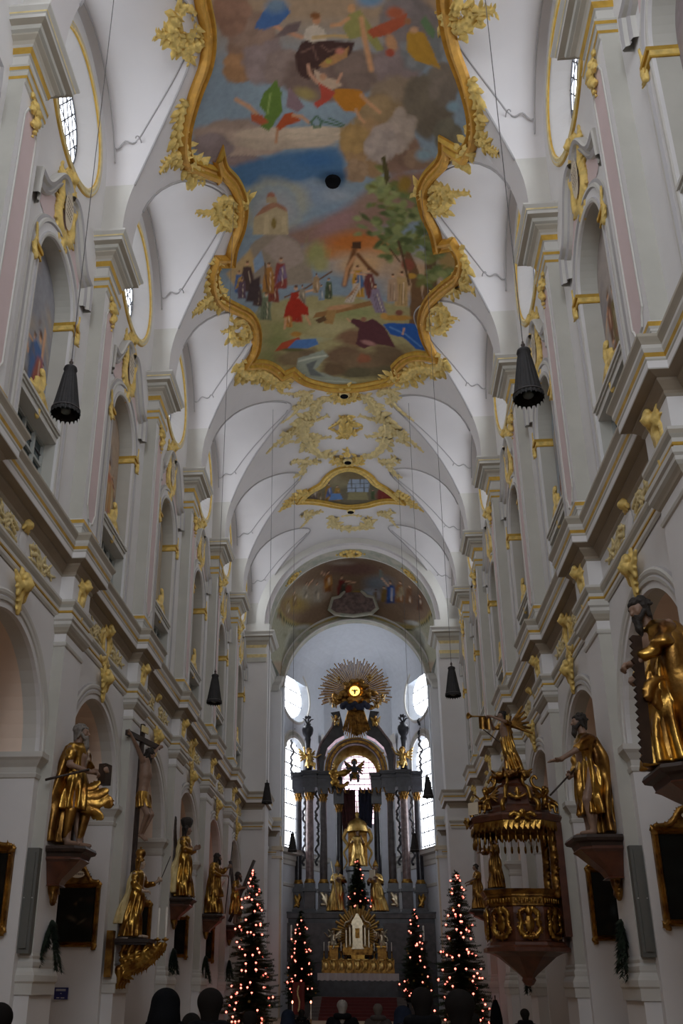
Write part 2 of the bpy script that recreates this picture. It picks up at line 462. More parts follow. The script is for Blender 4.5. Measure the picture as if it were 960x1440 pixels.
def nave_wall(sgn, name, label):
    w = MB(sgn)
    for b in range(-2, 7):
        yc = YB(b)
        Q = lambda u, z, x=WX: (x, yc+u, z)
        # lower wall: piers and spandrels
        for e in (-1, 1):
            w.quad(Q(e*HB, 0), Q(e*AR, 0), Q(e*AR, ZT), Q(e*HB, ZT), 'plaster')
        ap = arch_pts(AR, AZ, AZ, 24)[1:-1]
        w.rows([[Q(u, z) for u, z in ap], [Q(u, ZT) for u, z in ap]], 'plaster')
        # jambs and soffit, with a band of grey at the front edge
        full = arch_pts(AR, AZ, 0, 24)
        xs = [WX, WX+.07, WX+.38, DEEP]
        for (xa, xb, mm) in ((xs[0], xs[1], 'plaster'), (xs[1], xs[2], 'light_grey'), (xs[2], xs[3], 'rose_plaster')):
            w.rows([[Q(u, z, x) for u, z in full[1:-1]] for x in (xa, xb)], mm)
        for e in (-1, 1):
            w.quad(Q(e*AR, 0), Q(e*AR, 0, DEEP), Q(e*AR, AZ, DEEP), Q(e*AR, AZ), 'plaster')
            # impost moulding wrapping the jamb
            w.mould([(WX+.0, e*(AR+.30)), (WX, e*AR), (DEEP, e*AR)] , [(0, 5.95), (.03, 5.97), (.05, 6.05), (.02, 6.08), (.03, 6.2), (.09, 6.28), (.13, 6.34), (.19, 6.40), (.19, 6.52), (0, 6.56)],
                    lambda x, u, z: (x, yc+u, z), 'light_grey', side=e)
        w.quad(Q(-HB, 0, DEEP), Q(HB, 0, DEEP), Q(HB, ZT, DEEP), Q(-HB, ZT, DEEP), 'rose_plaster')
        # frieze wall
        w.quad(Q(-HB, ZT), Q(HB, ZT), Q(HB, 11.94), Q(-HB, 11.94), 'plaster')
        # niche field
        U = 2.74; zc = 16.2
        hole = arch_pts(NW, NZ, 12.05, 24)
        hole = hole+[(NW*.5, 12.05), (0, 12.05), (-NW*.5, 12.05)]
        def rect_pt(u, z):
            du, dz = u, z-zc; t = 1e9
            if du: t = min(t, HB/abs(du))
            if dz > 0: t = min(t, (20.6-zc)/dz)
            if dz < 0: t = min(t, (11.9-zc)/dz)
            return du*t, zc+dz*t
        ins = []
        for u, z in hole: ins.append((u, z))
        outr = [rect_pt(u, z) for u, z in ins]
        n = len(ins)
        for i in range(n):
            j = (i+1) % n; a, c = outr[i], outr[j]
            w.quad(Q(*ins[i]), Q(*ins[j]), Q(*c), Q(*a), 'plaster')
            if abs(a[0]-c[0]) > 1e-4 and abs(a[1]-c[1]) > 1e-4:      # fill the corner
                cu = a[0] if abs(abs(a[0])-HB) < 1e-4 else c[0]; cz_ = c[1] if cu == a[0] else a[1]
                w.add([Q(*a), Q(*c), Q(cu, cz_)], [(0, 1, 2)], 'plaster')
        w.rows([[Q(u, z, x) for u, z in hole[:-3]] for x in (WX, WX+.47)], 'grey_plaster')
        w.quad(Q(-NW-.1, 11.8, WX+.47), Q(NW+.1, 11.8, WX+.47), Q(NW+.1, 19.0, WX+.47), Q(-NW-.1, 19.0, WX+.47), 'light_grey')
        # oculus field
        N = 48; angs = [2*PI*i/N for i in range(N)]
        hole = [(ORR*math.cos(a), OC+ORR*math.sin(a)) for a in angs]
        outr = outer_pts(angs, HB, 20.6, LZ, OC)
        w.rows([[Q(*p) for p in hole], [Q(*p) for p in outr]], 'plaster', closed=True)
        for e in (-1, 1):
            w.quad(Q(e*HB, 20.6), Q(e*1.5, 20.6, WX+.002), Q(e*1.5, 21.8, WX+.002), Q(e*HB, LZ), 'plaster')
        w.rows([[Q(r*math.cos(a), OC+r*math.sin(a), x) for a in angs] for r, x in ((ORR, WX), (1.38, WX+.5))], 'plaster', closed=True)
    o = w.build(name, label=label, cat='wall', kind='structure')
    return o
nave_wall(-1, 'wall_left', 'left nave wall of arches, painted niches and round windows')
nave_wall(1, 'wall_right', 'right nave wall of arches, painted niches and round windows')
# floor, west wall
mb = MB(); mb.quad((-12, Y0-1, 0), (12, Y0-1, 0), (12, 76, 0), (-12, 76, 0), 'floor_bounce_stone')
mb.build('floor', label='stone floor of the nave, toned warm to bounce light', cat='floor', kind='structure')
mb = MB()
for a, b_, c, d in ((-12, -2.5, 0, 29), (2.5, 12, 0, 29), (-2.5, 2.5, 0, 12), (-2.5, 2.5, 24, 29)):
    mb.quad((a, Y0, c), (b_, Y0, c), (b_, Y0, d), (a, Y0, d), 'plaster')
mb.build('wall_back', label='west wall behind the camera', cat='wall', kind='structure')
mb = MB(); mb.quad((-2.5, Y0+.05, 12), (2.5, Y0+.05, 12), (2.5, Y0+.05, 24), (-2.5, Y0+.05, 24), 'glass_lit')
mb.build('window_1', label='tall west window behind the camera', cat='window', kind='structure')

# ---- entablature (one cornice line per side, breaking forward over every pilaster)
GLD = 'gold_paint'
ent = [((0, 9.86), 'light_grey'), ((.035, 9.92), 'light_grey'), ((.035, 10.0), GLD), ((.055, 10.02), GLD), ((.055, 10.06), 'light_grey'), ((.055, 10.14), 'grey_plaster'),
       ((.10, 10.20), 'taupe'), ((.12, 10.27), 'light_grey'), ((.12, 10.33), 'light_grey'), ((0, 10.36), 'plaster'), ((0, 10.98), 'taupe'), ((.045, 11.02), 'cornice_shade_brown'), ((.045, 11.08), 'cornice_shade_brown'),
       ((.09, 11.14), 'cornice_shade_brown'), ((.16, 11.22), 'cornice_shade_brown'), ((.16, 11.27), 'cornice_shade_brown'), ((.33, 11.32), 'light_grey'), ((.34, 11.34), 'plaster'), ((.34, 11.48), 'grey_plaster'), ((.355, 11.51), 'light_grey'), ((.36, 11.545), GLD), ((.38, 11.62), 'light_grey'),
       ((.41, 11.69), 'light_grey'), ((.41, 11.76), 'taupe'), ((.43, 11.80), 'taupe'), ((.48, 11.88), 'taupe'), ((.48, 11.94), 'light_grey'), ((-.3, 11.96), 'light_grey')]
def ent_path(x0, dx, hw, ks, ya, yb):
    p = [(x0, ya)]
    for k in ks:
        y = YK(k)
        if y-hw > ya: p += [(x0, y-hw), (x0-dx, y-hw)]
        else: p = [(x0-dx, ya)]
        if y+hw < yb: p += [(x0-dx, y+hw), (x0, y+hw)]
        else: p.append((x0-dx, yb))
    if p[-1][1] < yb: p.append((x0, yb))
    return p
ti = 2
for sgn, nm in ((-1, 'left'), (1, 'right')):
    w = MB(sgn)
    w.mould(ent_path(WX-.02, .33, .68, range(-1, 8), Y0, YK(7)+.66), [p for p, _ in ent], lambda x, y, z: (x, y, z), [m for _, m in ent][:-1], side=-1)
    w.build('trim_%d' % ti, label='deep grey and gold cornice running along the %s nave wall' % nm, cat='cornice', kind='structure'); ti += 1

def upath(xw, xf, hw): return [(xw, -hw), (xf, -hw), (xf, hw), (xw, hw)]
PM = lambda x, y, z: (x, y, z)
def lower_pilaster(sgn):
    d = {}
    w = MB(sgn)          # shaft
    w.mould(upath(6.5, 6.22, .66), [(0, 2.3), (0, 9.2)], PM, 'plaster', side=-1)
    for e in (-1, 1):
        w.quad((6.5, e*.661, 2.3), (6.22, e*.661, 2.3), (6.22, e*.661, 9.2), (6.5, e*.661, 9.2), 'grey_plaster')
    d['shaft'] = w
    w = MB(sgn)
    pr = [(0, 9.16), (.03, 9.18), (.045, 9.23), (.03, 9.27), (.01, 9.29), (.01, 9.48), (.05, 9.52), (.07, 9.56), (.11, 9.62), (.15, 9.68), (.15, 9.76), (.19, 9.80), (.19, 9.9), (0, 9.92)]
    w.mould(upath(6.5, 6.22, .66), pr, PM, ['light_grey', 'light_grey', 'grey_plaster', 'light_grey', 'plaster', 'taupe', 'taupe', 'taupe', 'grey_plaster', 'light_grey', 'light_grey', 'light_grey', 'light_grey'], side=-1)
    d['capital'] = w
    w = MB(sgn)
    pr = [(0, 2.32), (.02, 2.26), (.01, 2.2), (.05, 2.14), (.05, 2.06), (.04, 2.02), (.09, 1.95), (.12, 1.88), (.12, 1.76), (.09, 1.72), (.09, 1.50)]
    w.mould(upath(6.5, 6.22, .66), pr[::-1], PM, 'light_grey', side=-1)
    w.mould(upath(6.5, 6.20, .70), [(.02, 0), (.02, 1.50)], PM, 'plaster', side=-1)
    d['base'] = w
    return d
def upper_pilaster(sgn):
    d = {}
    w = MB(sgn)
    w.mould(upath(6.5, PX, PW), [(0, 12.6), (0, 20.0)], PM, ['plaster'], side=-1)
    for e in (-1, 1):
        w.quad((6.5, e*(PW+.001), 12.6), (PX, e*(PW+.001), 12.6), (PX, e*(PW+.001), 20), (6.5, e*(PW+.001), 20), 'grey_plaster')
    d['shaft'] = w
    w = MB(sgn); a = .34; x = PX-.006
    loop = [(-a, 13.15), (-a+.08, 13.05), (-a+.16, 12.85), (-.05, 12.82), (0, 12.72), (.05, 12.82), (a-.16, 12.85), (a-.08, 13.05), (a, 13.15), (a, 19.2), (a-.12, 19.5), (0, 19.56), (-a+.12, 19.5), (-a, 19.2)]
    w.add([(x, u, z) for u, z in loop], [tuple(range(len(loop)))], 'pink_plaster')
    w.mould(loop, [(-.012, 0), (0, .03), (.03, .03), (.045, 0)], lambda u, z, h: (x-h, u, z), 'light_grey', closed=True, side=1)
    d['panel'] = w
    w = MB(sgn)
    w.mould(upath(6.5, PX-.03, PW+.03), [(0, 11.94), (0, 12.36), (.02, 12.38), (.02, 12.42), (.05, 12.46), (.05, 12.56), (0, 12.62), (-.03, 12.62)], PM,
            ['light_grey', 'light_grey', 'light_grey', 'light_grey', GLD, 'light_grey', 'light_grey'], side=-1)
    d['pedestal'] = w
    w = MB(sgn)
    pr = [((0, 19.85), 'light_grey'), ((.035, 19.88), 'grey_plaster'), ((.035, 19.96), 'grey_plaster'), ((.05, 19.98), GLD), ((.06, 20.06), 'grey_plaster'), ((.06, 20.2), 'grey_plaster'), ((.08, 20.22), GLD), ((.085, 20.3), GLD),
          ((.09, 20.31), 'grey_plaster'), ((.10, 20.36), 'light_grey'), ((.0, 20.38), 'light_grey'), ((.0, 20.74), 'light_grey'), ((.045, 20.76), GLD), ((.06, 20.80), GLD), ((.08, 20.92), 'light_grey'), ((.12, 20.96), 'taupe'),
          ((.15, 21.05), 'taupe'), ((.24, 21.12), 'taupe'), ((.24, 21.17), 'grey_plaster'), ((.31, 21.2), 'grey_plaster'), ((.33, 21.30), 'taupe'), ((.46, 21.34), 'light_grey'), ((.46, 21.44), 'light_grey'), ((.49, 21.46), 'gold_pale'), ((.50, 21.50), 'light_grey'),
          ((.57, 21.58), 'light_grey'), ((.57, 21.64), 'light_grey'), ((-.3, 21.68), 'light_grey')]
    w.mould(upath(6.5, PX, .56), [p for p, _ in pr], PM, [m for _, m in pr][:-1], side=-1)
    w.box(5.95, 6.5, -.56, .56, 21.66, 21.95, 'light_grey')
    d['capital'] = w
    return d
WORD = ['nearest', 'second', 'third', 'fourth', 'fifth', 'sixth', 'seventh', 'eighth']
def inst(root_name, meshes, loc, label, cat, group=None, kind=None, rz=0):
    r = empty(root_name, loc, rz, label, cat, group, kind)
    for n, me in meshes: link(me, n, r)
    return r
for sgn, nm in ((-1, 'left'), (1, 'right')):
    lo = [(n, w.mesh(n)) for n, w in lower_pilaster(sgn).items()]
    up = [(n, w.mesh(n)) for n, w in upper_pilaster(sgn).items()]
    for k in range(-1, 8):
        ordw = WORD[k-1] if k >= 1 else ('out of view before' if k < 0 else 'just out of view at')
        inst('trim_%d' % ti, lo, (0, YK(k), 0), '%s lower pilaster below the cornice on the %s wall' % (ordw, nm), 'pilaster', kind='structure'); ti += 1
        inst('trim_%d' % ti, up, (0, YK(k), 0), '%s tall pilaster with pink panel above the cornice on the %s wall' % (ordw, nm), 'pilaster', kind='structure'); ti += 1

# ---- things repeated in every bay
def bay_meshes(sgn):
    d = {}
    # arch moulding around the arcade
    w = MB(sgn); ap = arch_pts(AR, AZ, AZ, 32)[1:-1]
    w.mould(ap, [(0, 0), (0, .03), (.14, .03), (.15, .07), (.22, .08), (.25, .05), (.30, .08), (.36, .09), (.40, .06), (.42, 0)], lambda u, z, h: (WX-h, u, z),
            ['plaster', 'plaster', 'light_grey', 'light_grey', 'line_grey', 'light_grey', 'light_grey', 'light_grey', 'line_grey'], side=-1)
    d['archivolt'] = w
    # niche frame
    w = MB(sgn); ap = arch_pts(NW, NZ, 12.0, 28)
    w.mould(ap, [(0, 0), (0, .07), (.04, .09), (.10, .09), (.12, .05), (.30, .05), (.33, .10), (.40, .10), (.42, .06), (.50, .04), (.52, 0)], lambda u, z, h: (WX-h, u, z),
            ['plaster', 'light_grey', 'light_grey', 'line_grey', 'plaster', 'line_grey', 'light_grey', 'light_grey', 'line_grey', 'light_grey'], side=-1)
    for e in (-1, 1):     # gilded impost blocks at the springing
        y0, y1 = (NW-.03, NW+.42) if e > 0 else (-NW-.42, -NW+.03)
        w.box(WX-.12, WX+.44, y0, y1, NZ-.22, NZ-.18, GLD)
        w.box(WX-.15, WX+.44, y0, y1, NZ-.05, NZ+.05, GLD)
        w.box(WX-.10, WX+.44, y0, y1, NZ-.18, NZ-.05, 'gold_stucco')
    d['niche_frame'] = w
    # painted niche back with its sill
    w = MB(sgn)
    n = 30; cols = np.linspace(-NW, NW, n+1); x = WX+.42
    w2 = MB(sgn)
    rows = []
    for i in range(61):
        t = i/60
        rows.append([(x, u, 14.25+t*(NZ+math.sqrt(max(0, NW*NW-u*u))-14.25)) for u in cols])
    w2.rows(rows, 'fresco'); d['painting'] = w2
    w.box(WX-.06, WX+.42, -NW-.02, NW+.02, 14.08, 14.16, 'grey_plaster')
    w.box(WX-.02, WX+.42, -NW, NW, 13.92, 14.08, 'light_grey')
    w.box(WX-.10, WX+.42, -NW-.02, NW+.02, 14.16, 14.24, 'light_grey')
    d['sill'] = w
    # low window under the painting
    w = MB(sgn); x = WX+.30
    w.quad((x+.06, -NW, 11.9), (x+.06, NW, 11.9), (x+.06, NW, 13.95), (x+.06, -NW, 13.95), 'glass_dark')
    d['pane'] = w
    w = MB(sgn)
    for u in np.linspace(-NW, NW, 5):
        w.box(x-.03, x+.05, u-.045, u+.045, 11.9, 13.95, 'window_frame')
    for z in (12.02, 12.66, 13.30, 13.88): w.box(x-.02, x+.05, -NW, NW, z-.035, z+.035, 'window_frame')
    for z in (12.34, 12.98, 13.6): w.box(x+.02, x+.055, -NW, NW, z-.012, z+.012, 'lead')
    w.box(WX-.10, WX-.02, -1.9, 1.9, 11.96, 12.03, 'grey_plaster')
    d['frame'] = w
    # ring of the oculus
    w = MB(sgn); N = 56; lp = [(ORR*math.cos(2*PI*i/N), OC+ORR*math.sin(2*PI*i/N)) for i in range(N)]
    w.mould(lp, [(-.03, 0), (-.02, .05), (.04, .08), (.10, .05), (.12, .07), (.19, .06), (.22, 0)], lambda u, z, h: (WX-h, u, z),
            [GLD, 'gold_pale', 'gold_pale', 'light_grey', 'gold_pale', GLD], closed=True, side=1)
    d['ring'] = w
    w = MB(sgn); x = WX+.5; R = 1.40
    w.add([(x, R*math.cos(2*PI*i/N), OC+R*math.sin(2*PI*i/N)) for i in range(N)], [tuple(range(N))], 'glass_lit')
    d['glass'] = w
    w = MB(sgn)
    for q in np.arange(-2.4, 2.5, .38):
        for e in (-1, 1):
            # lines u*.62+e*z*.78 = q
            nx, nz = .84, e*.54; tx, tz = -nz, nx
            hlf = math.sqrt(max(0, R*R-q*q))
            if hlf > .1:
                w.tube([(x-.02, q*nx-tx*hlf, OC+q*nz-tz*hlf), (x-.02, q*nx+tx*hlf, OC+q*nz+tz*hlf)], .022, 'lead', 4, cap=False)
    for z in (-.75, 0, .75):
        hlf = math.sqrt(R*R-z*z); w.tube([(x-.04, -hlf, OC+z), (x-.04, hlf, OC+z)], .018, 'lead', 4)
    w.tube([(x-.02, R*math.cos(2*PI*i/N), OC+R*math.sin(2*PI*i/N)) for i in range(N+1)], .03, 'lead', 5)
    d['glazing_bars'] = w
    # curved hood moulding over the niche
    w = MB(sgn)
    def hood(e):
        P = []
        for i in range(25):
            t = i/24
            u = .15+1.75*t
            z = 20.55-1.25*(t**1.1)+.30*math.sin(PI*2*t)*(1-t*.3)
            P.append((e*u, z))
        P += [(e*1.93, 19.0), (e*1.95, 18.6)]
        return P
    for e in (-1, 1):
        w.mould(hood(e), [(-.16, 0), (-.15, .10), (-.08, .14), (-.05, .10), (.02, .12), (.05, .20), (.13, .24), (.17, .20), (.18, 0)], lambda u, z, h: (WX-h, u, z),
                ['light_grey', 'line_grey', 'light_grey', 'line_grey', 'light_grey', 'line_grey', 'light_grey', 'light_grey'], side=-e)
    pk = [(-1.55, 18.9), (-1.5, 19.3), (-.9, 19.75), (-.3, 20.2), (0, 20.3), (.3, 20.2), (.9, 19.75), (1.5, 19.3), (1.55, 18.9), (1.35, 19.0)]
    inner = [(1.2*math.sin(a), NZ+.15+1.85*math.cos(a)) for a in np.linspace(.95, -.95, 12)]
    w.add([(WX-.012, u, z) for u, z in pk[:-1]+inner], [tuple(range(len(pk)-1+len(inner)))], 'pink_plaster')
    d['hood'] = w
    return d
# ---- painting helpers: pictures made of soft patches of colour (numpy)
def rgb(h): return np.array(lin(tuple(int(h[i:i+2], 16)/255 for i in (0, 2, 4))))
def wob(X, Y, s, seed):
    r = np.random.RandomState(seed); o = np.zeros_like(X)
    for i in range(5):
        a = r.uniform(0, 2*PI); f = s*(1.7**i)/1.5
        o += np.sin((X*math.cos(a)+Y*math.sin(a))*f+r.uniform(0, 6))/(1.35**i)
    return o/2.6
class Paint:
    def __init__(s, X, Y, base):
        s.X = X; s.Y = Y; s.C = np.ones(X.shape+(3,))*rgb(base) if isinstance(base, str) else base
    def mix(s, a, col):
        a = np.clip(a, 0, 1)[..., None]; s.C = s.C*(1-a)+(rgb(col) if isinstance(col, str) else col)*a
    def el(s, cx, cy, rx, ry, col, rot=0, soft=.25, alpha=1, w=.12, seed=0):
        ca, sa = math.cos(math.radians(rot)), math.sin(math.radians(rot))
        x, y = s.X-cx, s.Y-cy; u, v = (x*ca+y*sa)/rx, (-x*sa+y*ca)/ry
        d = np.sqrt(u*u+v*v)
        if w: d = d*(1+w*wob(u, v, 3.5, seed+int(abs(cx)*7+abs(cy)*3)))
        s.mix(alpha*(1-d)/max(soft, 1e-3), col)
    def po(s, pts, col, soft=1.0, alpha=1, wb=0.0):
        X = s.X+(wb*wob(s.X, s.Y, .12/max(wb, .3)*2, 3) if wb else 0); Y = s.Y+(wb*wob(s.Y, s.X, .12/max(wb, .3)*2, 5) if wb else 0)
        ins = np.zeros(X.shape, bool); dist = np.full(X.shape, 1e9); n = len(pts)
        for i in range(n):
            x0, y0 = pts[i]; x1, y1 = pts[(i+1) % n]
            if y0 != y1:
                c = ((y0 > Y) != (y1 > Y)) & (X < (x1-x0)*(Y-y0)/(y1-y0)+x0); ins ^= c
            L = (x1-x0)**2+(y1-y0)**2+1e-9
            t = np.clip(((X-x0)*(x1-x0)+(Y-y0)*(y1-y0))/L, 0, 1)
            dist = np.minimum(dist, np.hypot(X-x0-t*(x1-x0), Y-y0-t*(y1-y0)))
        sd = np.where(ins, -dist, dist)
        s.mix(alpha*(.5-sd/soft), col)
    def ln(s, pts, r, col, alpha=1):
        for (x0, y0), (x1, y1) in zip(pts[:-1], pts[1:]):
            L = (x1-x0)**2+(y1-y0)**2+1e-9
            t = np.clip(((s.X-x0)*(x1-x0)+(s.Y-y0)*(y1-y0))/L, 0, 1)
            s.mix(alpha*(1.4-np.hypot(s.X-x0-t*(x1-x0), s.Y-y0-t*(y1-y0))/r), col)
    def person(s, x, y, h, col, skin='c9a184', lean=0, arm=None, col2=None, hair='5a4030'):
        """small painted draped figure, feet at x,y, height h (y down)"""
        t = lean
        hx, hy = x+t*h, y-h
        s.po([(x-.20*h, y), (x+.18*h, y+.01*h), (hx+.16*h, hy+.42*h), (hx+.13*h, hy+.2*h), (hx-.13*h, hy+.2*h), (hx-.18*h, hy+.5*h)], col, soft=.05*h, wb=.03*h)
        if col2: s.po([(x-.16*h, y-.15*h), (x+.2*h, y-.35*h), (hx+.12*h, hy+.25*h), (hx-.02*h, hy+.35*h)], col2, soft=.06*h, wb=.03*h)
        for k, q in enumerate((-.10, .0, .09)):
            s.ln([(x+q*h, y-.03*h), (hx+q*h*.6, hy+.4*h)], .018*h, '3a2c28', .35)
        s.ln([(x+.04*h, y-.08*h), (hx+.05*h, hy+.35*h)], .02*h, 'efe2cc', .35)
        if arm:
            s.ln([(hx+(.1 if arm[0] > 0 else -.1)*h, hy+.24*h), (hx+arm[0]*h, hy+arm[1]*h)], .03*h, skin)
        s.el(hx, hy+.10*h, .062*h, .078*h, skin, soft=.4, w=0)
        s.el(hx, hy+.055*h, .066*h, .05*h, hair, soft=.5, w=0)
def set_paint(me, cols):
    at = me.color_attributes.new('paint', 'FLOAT_COLOR', 'POINT')
    a = np.ones((len(me.vertices), 4), np.float32); a[:, :3] = np.clip(cols.reshape(-1, 3), 0, 1)
    at.data.foreach_set('color', a.ravel())
PAL = ['7c6a58', '94806a', 'a89878', '6a5548', '8a5a48', '56688c', '7a8090', 'b0a48c', '5e5a4a', '8c7440']
def niche_paint(seed, sky, ground, figs):
    """picture on the niche back; u -1.27..1.27, z 14.25..18.8 in a 31 x 61 grid"""
    cols = np.linspace(-NW, NW, 31); U, T = np.meshgrid(cols, np.linspace(0, 1, 61))
    X = U; Y = -T*4.5
    p = Paint(X, Y, sky); r = random.Random(seed)
    for i in range(9): p.el(r.uniform(-1.2, 1.2), -r.uniform(2.2, 4.5), r.uniform(.4, .9), r.uniform(.2, .5), r.choice(['8c8a90', 'a39c96', '77798a', '9a8c84']), rot=r.uniform(-40, 40), soft=.8, alpha=.7)
    p.el(0, 0, 1.9, 1.1, ground, soft=.5)
    for i in range(6): p.el(r.uniform(-1.2, 1.2), -r.uniform(0, .9), .5, .2, r.choice(PAL), soft=.8, alpha=.5)
    for f in figs: p.person(*f[:4], **(f[4] if len(f) > 4 else {}))
    for i in range(10): p.el(r.uniform(-1.1, 1.1), -r.uniform(.2, 3.2), .12, .25, r.choice(PAL), rot=r.uniform(-60, 60), soft=.7, alpha=.5)
    return p.C*np.array([1.28, 1.18, 1.02])
def scene_figs(seed, main):
    r = random.Random(seed); out = []
    for i in range(4): out.append((r.uniform(-.95, .95), -r.uniform(.5, 1.6), r.uniform(1.0, 1.5), r.choice(PAL), dict(lean=r.uniform(-.15, .15), arm=(r.choice([-.3, .3]), r.uniform(0, .4)), col2=r.choice(PAL))))
    return out+main
NP = {  # (side, bay): (description, sky, ground, figures)
 (-1, 1): ('a man in blue beside a pale robed figure', '8e93a2', '6f6450', scene_figs(1, [(-.75, -.35, 2.2, 'a09784', dict(arm=(.3, .5))), (.55, -.2, 2.4, '4c6aa0', dict(col2='9c5a50', arm=(.1, -.1)))])),
 (-1, 2): ('figures in blue and red under a beige sky', 'a3968c', '7d6a50', scene_figs(2, [(-.55, -.9, 1.9, '6f86b4', {}), (.35, -.4, 2.3, 'a8705c', dict(col2='b08c60'))])),
 (-1, 3): ('an ochre figure reaching up on a pale sky', 'a9a296', '74654c', scene_figs(3, [(.35, -.8, 2.2, 'a68a3c', dict(arm=(.2, -.2))), (-.6, -.3, 1.6, '7a7270', {})])),
 (-1, 4): ('a small orange group on a grey sky', '9c9a9a', '8a6a58', scene_figs(4, [(.3, -.3, 1.8, 'a8784c', {})])),
 (-1, 5): ('faint brown figures', '8f9198', '7a6a58', scene_figs(5, [])),
 (-1, 6): ('faint grey figures', '8a8f98', '7a7068', scene_figs(6, [])),
 (-1, 0): ('brown figures', '8f8880', '6a5a48', scene_figs(7, [])),
 (1, 0): ('dark brown clouds and rose figures', '86808a', '5c4a3a', scene_figs(8, [(-.3, -.6, 2.2, '84584c', {}), (.5, -.9, 1.9, '6c6258', {})])),
 (1, 1): ('olive robes below a bright cloud', '9c989c', '5d5338', scene_figs(9, [(.2, -.7, 2.1, '6e6544', {}), (-.6, -.3, 1.8, '54705e', {}), (.7, -.2, 1.5, '7c5a40', {})])),
 (1, 2): ('blue and brown figures under grey cloud', '8c98a8', '645a48', scene_figs(10, [(.3, -.6, 2.0, '6c604c', {}), (-.4, -.4, 1.9, '56708c', {})])),
 (1, 3): ('pale rose figures', '948c90', '7c6a60', scene_figs(11, [])),
 (1, 4): ('dim grey figures', '8c8c90', '706860', scene_figs(12, [])),
 (1, 5): ('dim brown figures', '8a8a90', '706458', scene_figs(13, [])),
 (1, 6): ('dim figures', '8a8a90', '706458', scene_figs(14, [])),
}
wn = 2; BAYM = {}
for sgn, nm in ((-1, 'left'), (1, 'right')):
    bm = {n: (w.mesh(n, smooth=n in ('ring', 'niche_frame_', 'glazing_bars')) if n != 'painting' else w) for n, w in bay_meshes(sgn).items()}
    BAYM[sgn] = bm
    for b in range(-2, 7):
        y = YB(b); ow = WORD[b] if b >= 0 else 'hidden'
        loc = (0, y, 0)
        for tn, keys, lb, ct in (('archivolt', ['archivolt'], 'moulded edge of the %s arcade arch on the %s', 'arch moulding'),):
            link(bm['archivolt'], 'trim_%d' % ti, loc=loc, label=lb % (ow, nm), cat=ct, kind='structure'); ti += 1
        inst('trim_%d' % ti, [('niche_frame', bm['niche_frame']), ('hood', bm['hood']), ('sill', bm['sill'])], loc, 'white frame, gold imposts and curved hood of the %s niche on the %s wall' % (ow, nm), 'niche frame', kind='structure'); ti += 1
        inst('window_%d' % wn, [('pane', bm['pane']), ('window_frame', bm['frame'])], loc, 'low grey window under the %s niche painting on the %s wall' % (ow, nm), 'window', kind='structure'); wn += 1
        inst('window_%d' % wn, [('gilded_ring', bm['ring']), ('glass', bm['glass']), ('glazing_bars', bm['glazing_bars'])], loc, '%s round leaded window high on the %s wall' % (ow, nm), 'window', kind='structure'); wn += 1
        if (sgn, b) in NP and not (sgn < 0 and b == 0):
            ds, sky, gr, figs = NP[(sgn, b)]
            w = BAYM[sgn]['painting']; me = w.mesh('niche_fresco')
            set_paint(me, niche_paint(b*3+sgn+50, sky, gr, figs))
            link(me, 'niche_fresco', loc=loc, label='fresco of %s, %s niche, %s wall' % (ds, WORD[b-1] if (sgn < 0 and b > 0) else ow, nm), cat='wall painting', group='arched paintings between the upper pilasters')
EXPO = 0.0
# ================================================================== triumphal arch, choir vault, apse
YA, YE = 55.3, 61.5          # choir from / to (apse arch plane)
AZc, ARr = 20.68, 4.90       # apse arch centre and radius
w = MB()
def ring_face(y, r0, r1, zc, mat, n=48, z_legs=None):
    def ln_(r): return [(r*math.cos(PI*i/n), y, zc+r*math.sin(PI*i/n)) for i in range(n+1)]
    w.rows([ln_(r0), ln_(r1)], mat)
def soffit(ya, yb, r, zc, mat, n=48):
    w.rows([[(r*math.cos(PI*i/n), y, zc+r*math.sin(PI*i/n)) for i in range(n+1)] for y in (ya, yb)], mat)
TZ = 22.3
ring_face(53.55, 5.35, 5.9, TZ, 'light_grey'); soffit(53.55, 53.85, 5.35, TZ, 'vault_plaster')
ring_face(53.85, 5.12, 5.35, TZ, 'vault_plaster')
soffit(53.85, 53.95, 5.12, TZ, 'plaster'); soffit(53.95, 55.2, 5.12, TZ, 'stucco_green'); soffit(55.2, 55.3, 5.12, TZ, 'plaster')
ring_face(55.3, 5.12, 7, TZ, 'plaster')
for s in (-1, 1):
    w.box(*sorted((s*5.12, s*6.5)), 53.55, 55.3, 0, 21.2, 'plaster')
    w.box(*sorted((s*5.0, s*6.5)), 53.5, 55.3, 21.66, 22.3, 'light_grey')
w.build('trim_%d' % ti, label='great arch with green stucco soffit before the choir', cat='arch', kind='structure'); ti += 1
for s, nm in ((-1, 'left'), (1, 'right')):
    w = MB(s)      # large capitals of the great arch
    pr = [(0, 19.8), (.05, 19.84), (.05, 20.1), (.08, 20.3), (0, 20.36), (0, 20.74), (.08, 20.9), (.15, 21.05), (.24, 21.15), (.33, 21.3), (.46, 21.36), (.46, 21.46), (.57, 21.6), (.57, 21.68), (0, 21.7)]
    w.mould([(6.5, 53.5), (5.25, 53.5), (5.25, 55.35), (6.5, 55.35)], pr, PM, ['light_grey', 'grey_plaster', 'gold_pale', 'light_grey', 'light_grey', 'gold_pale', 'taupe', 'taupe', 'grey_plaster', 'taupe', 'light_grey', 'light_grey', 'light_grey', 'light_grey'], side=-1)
    w.mould([(6.5, 53.5), (5.3, 53.5), (5.3, 55.3), (6.5, 55.3)], [p for p, _ in ent], PM, [m for _, m in ent][:-1], side=-1)
    w.build('trim_%d' % ti, label='grey and gold capital of the great arch, %s side' % nm, cat='capital', kind='structure'); ti += 1
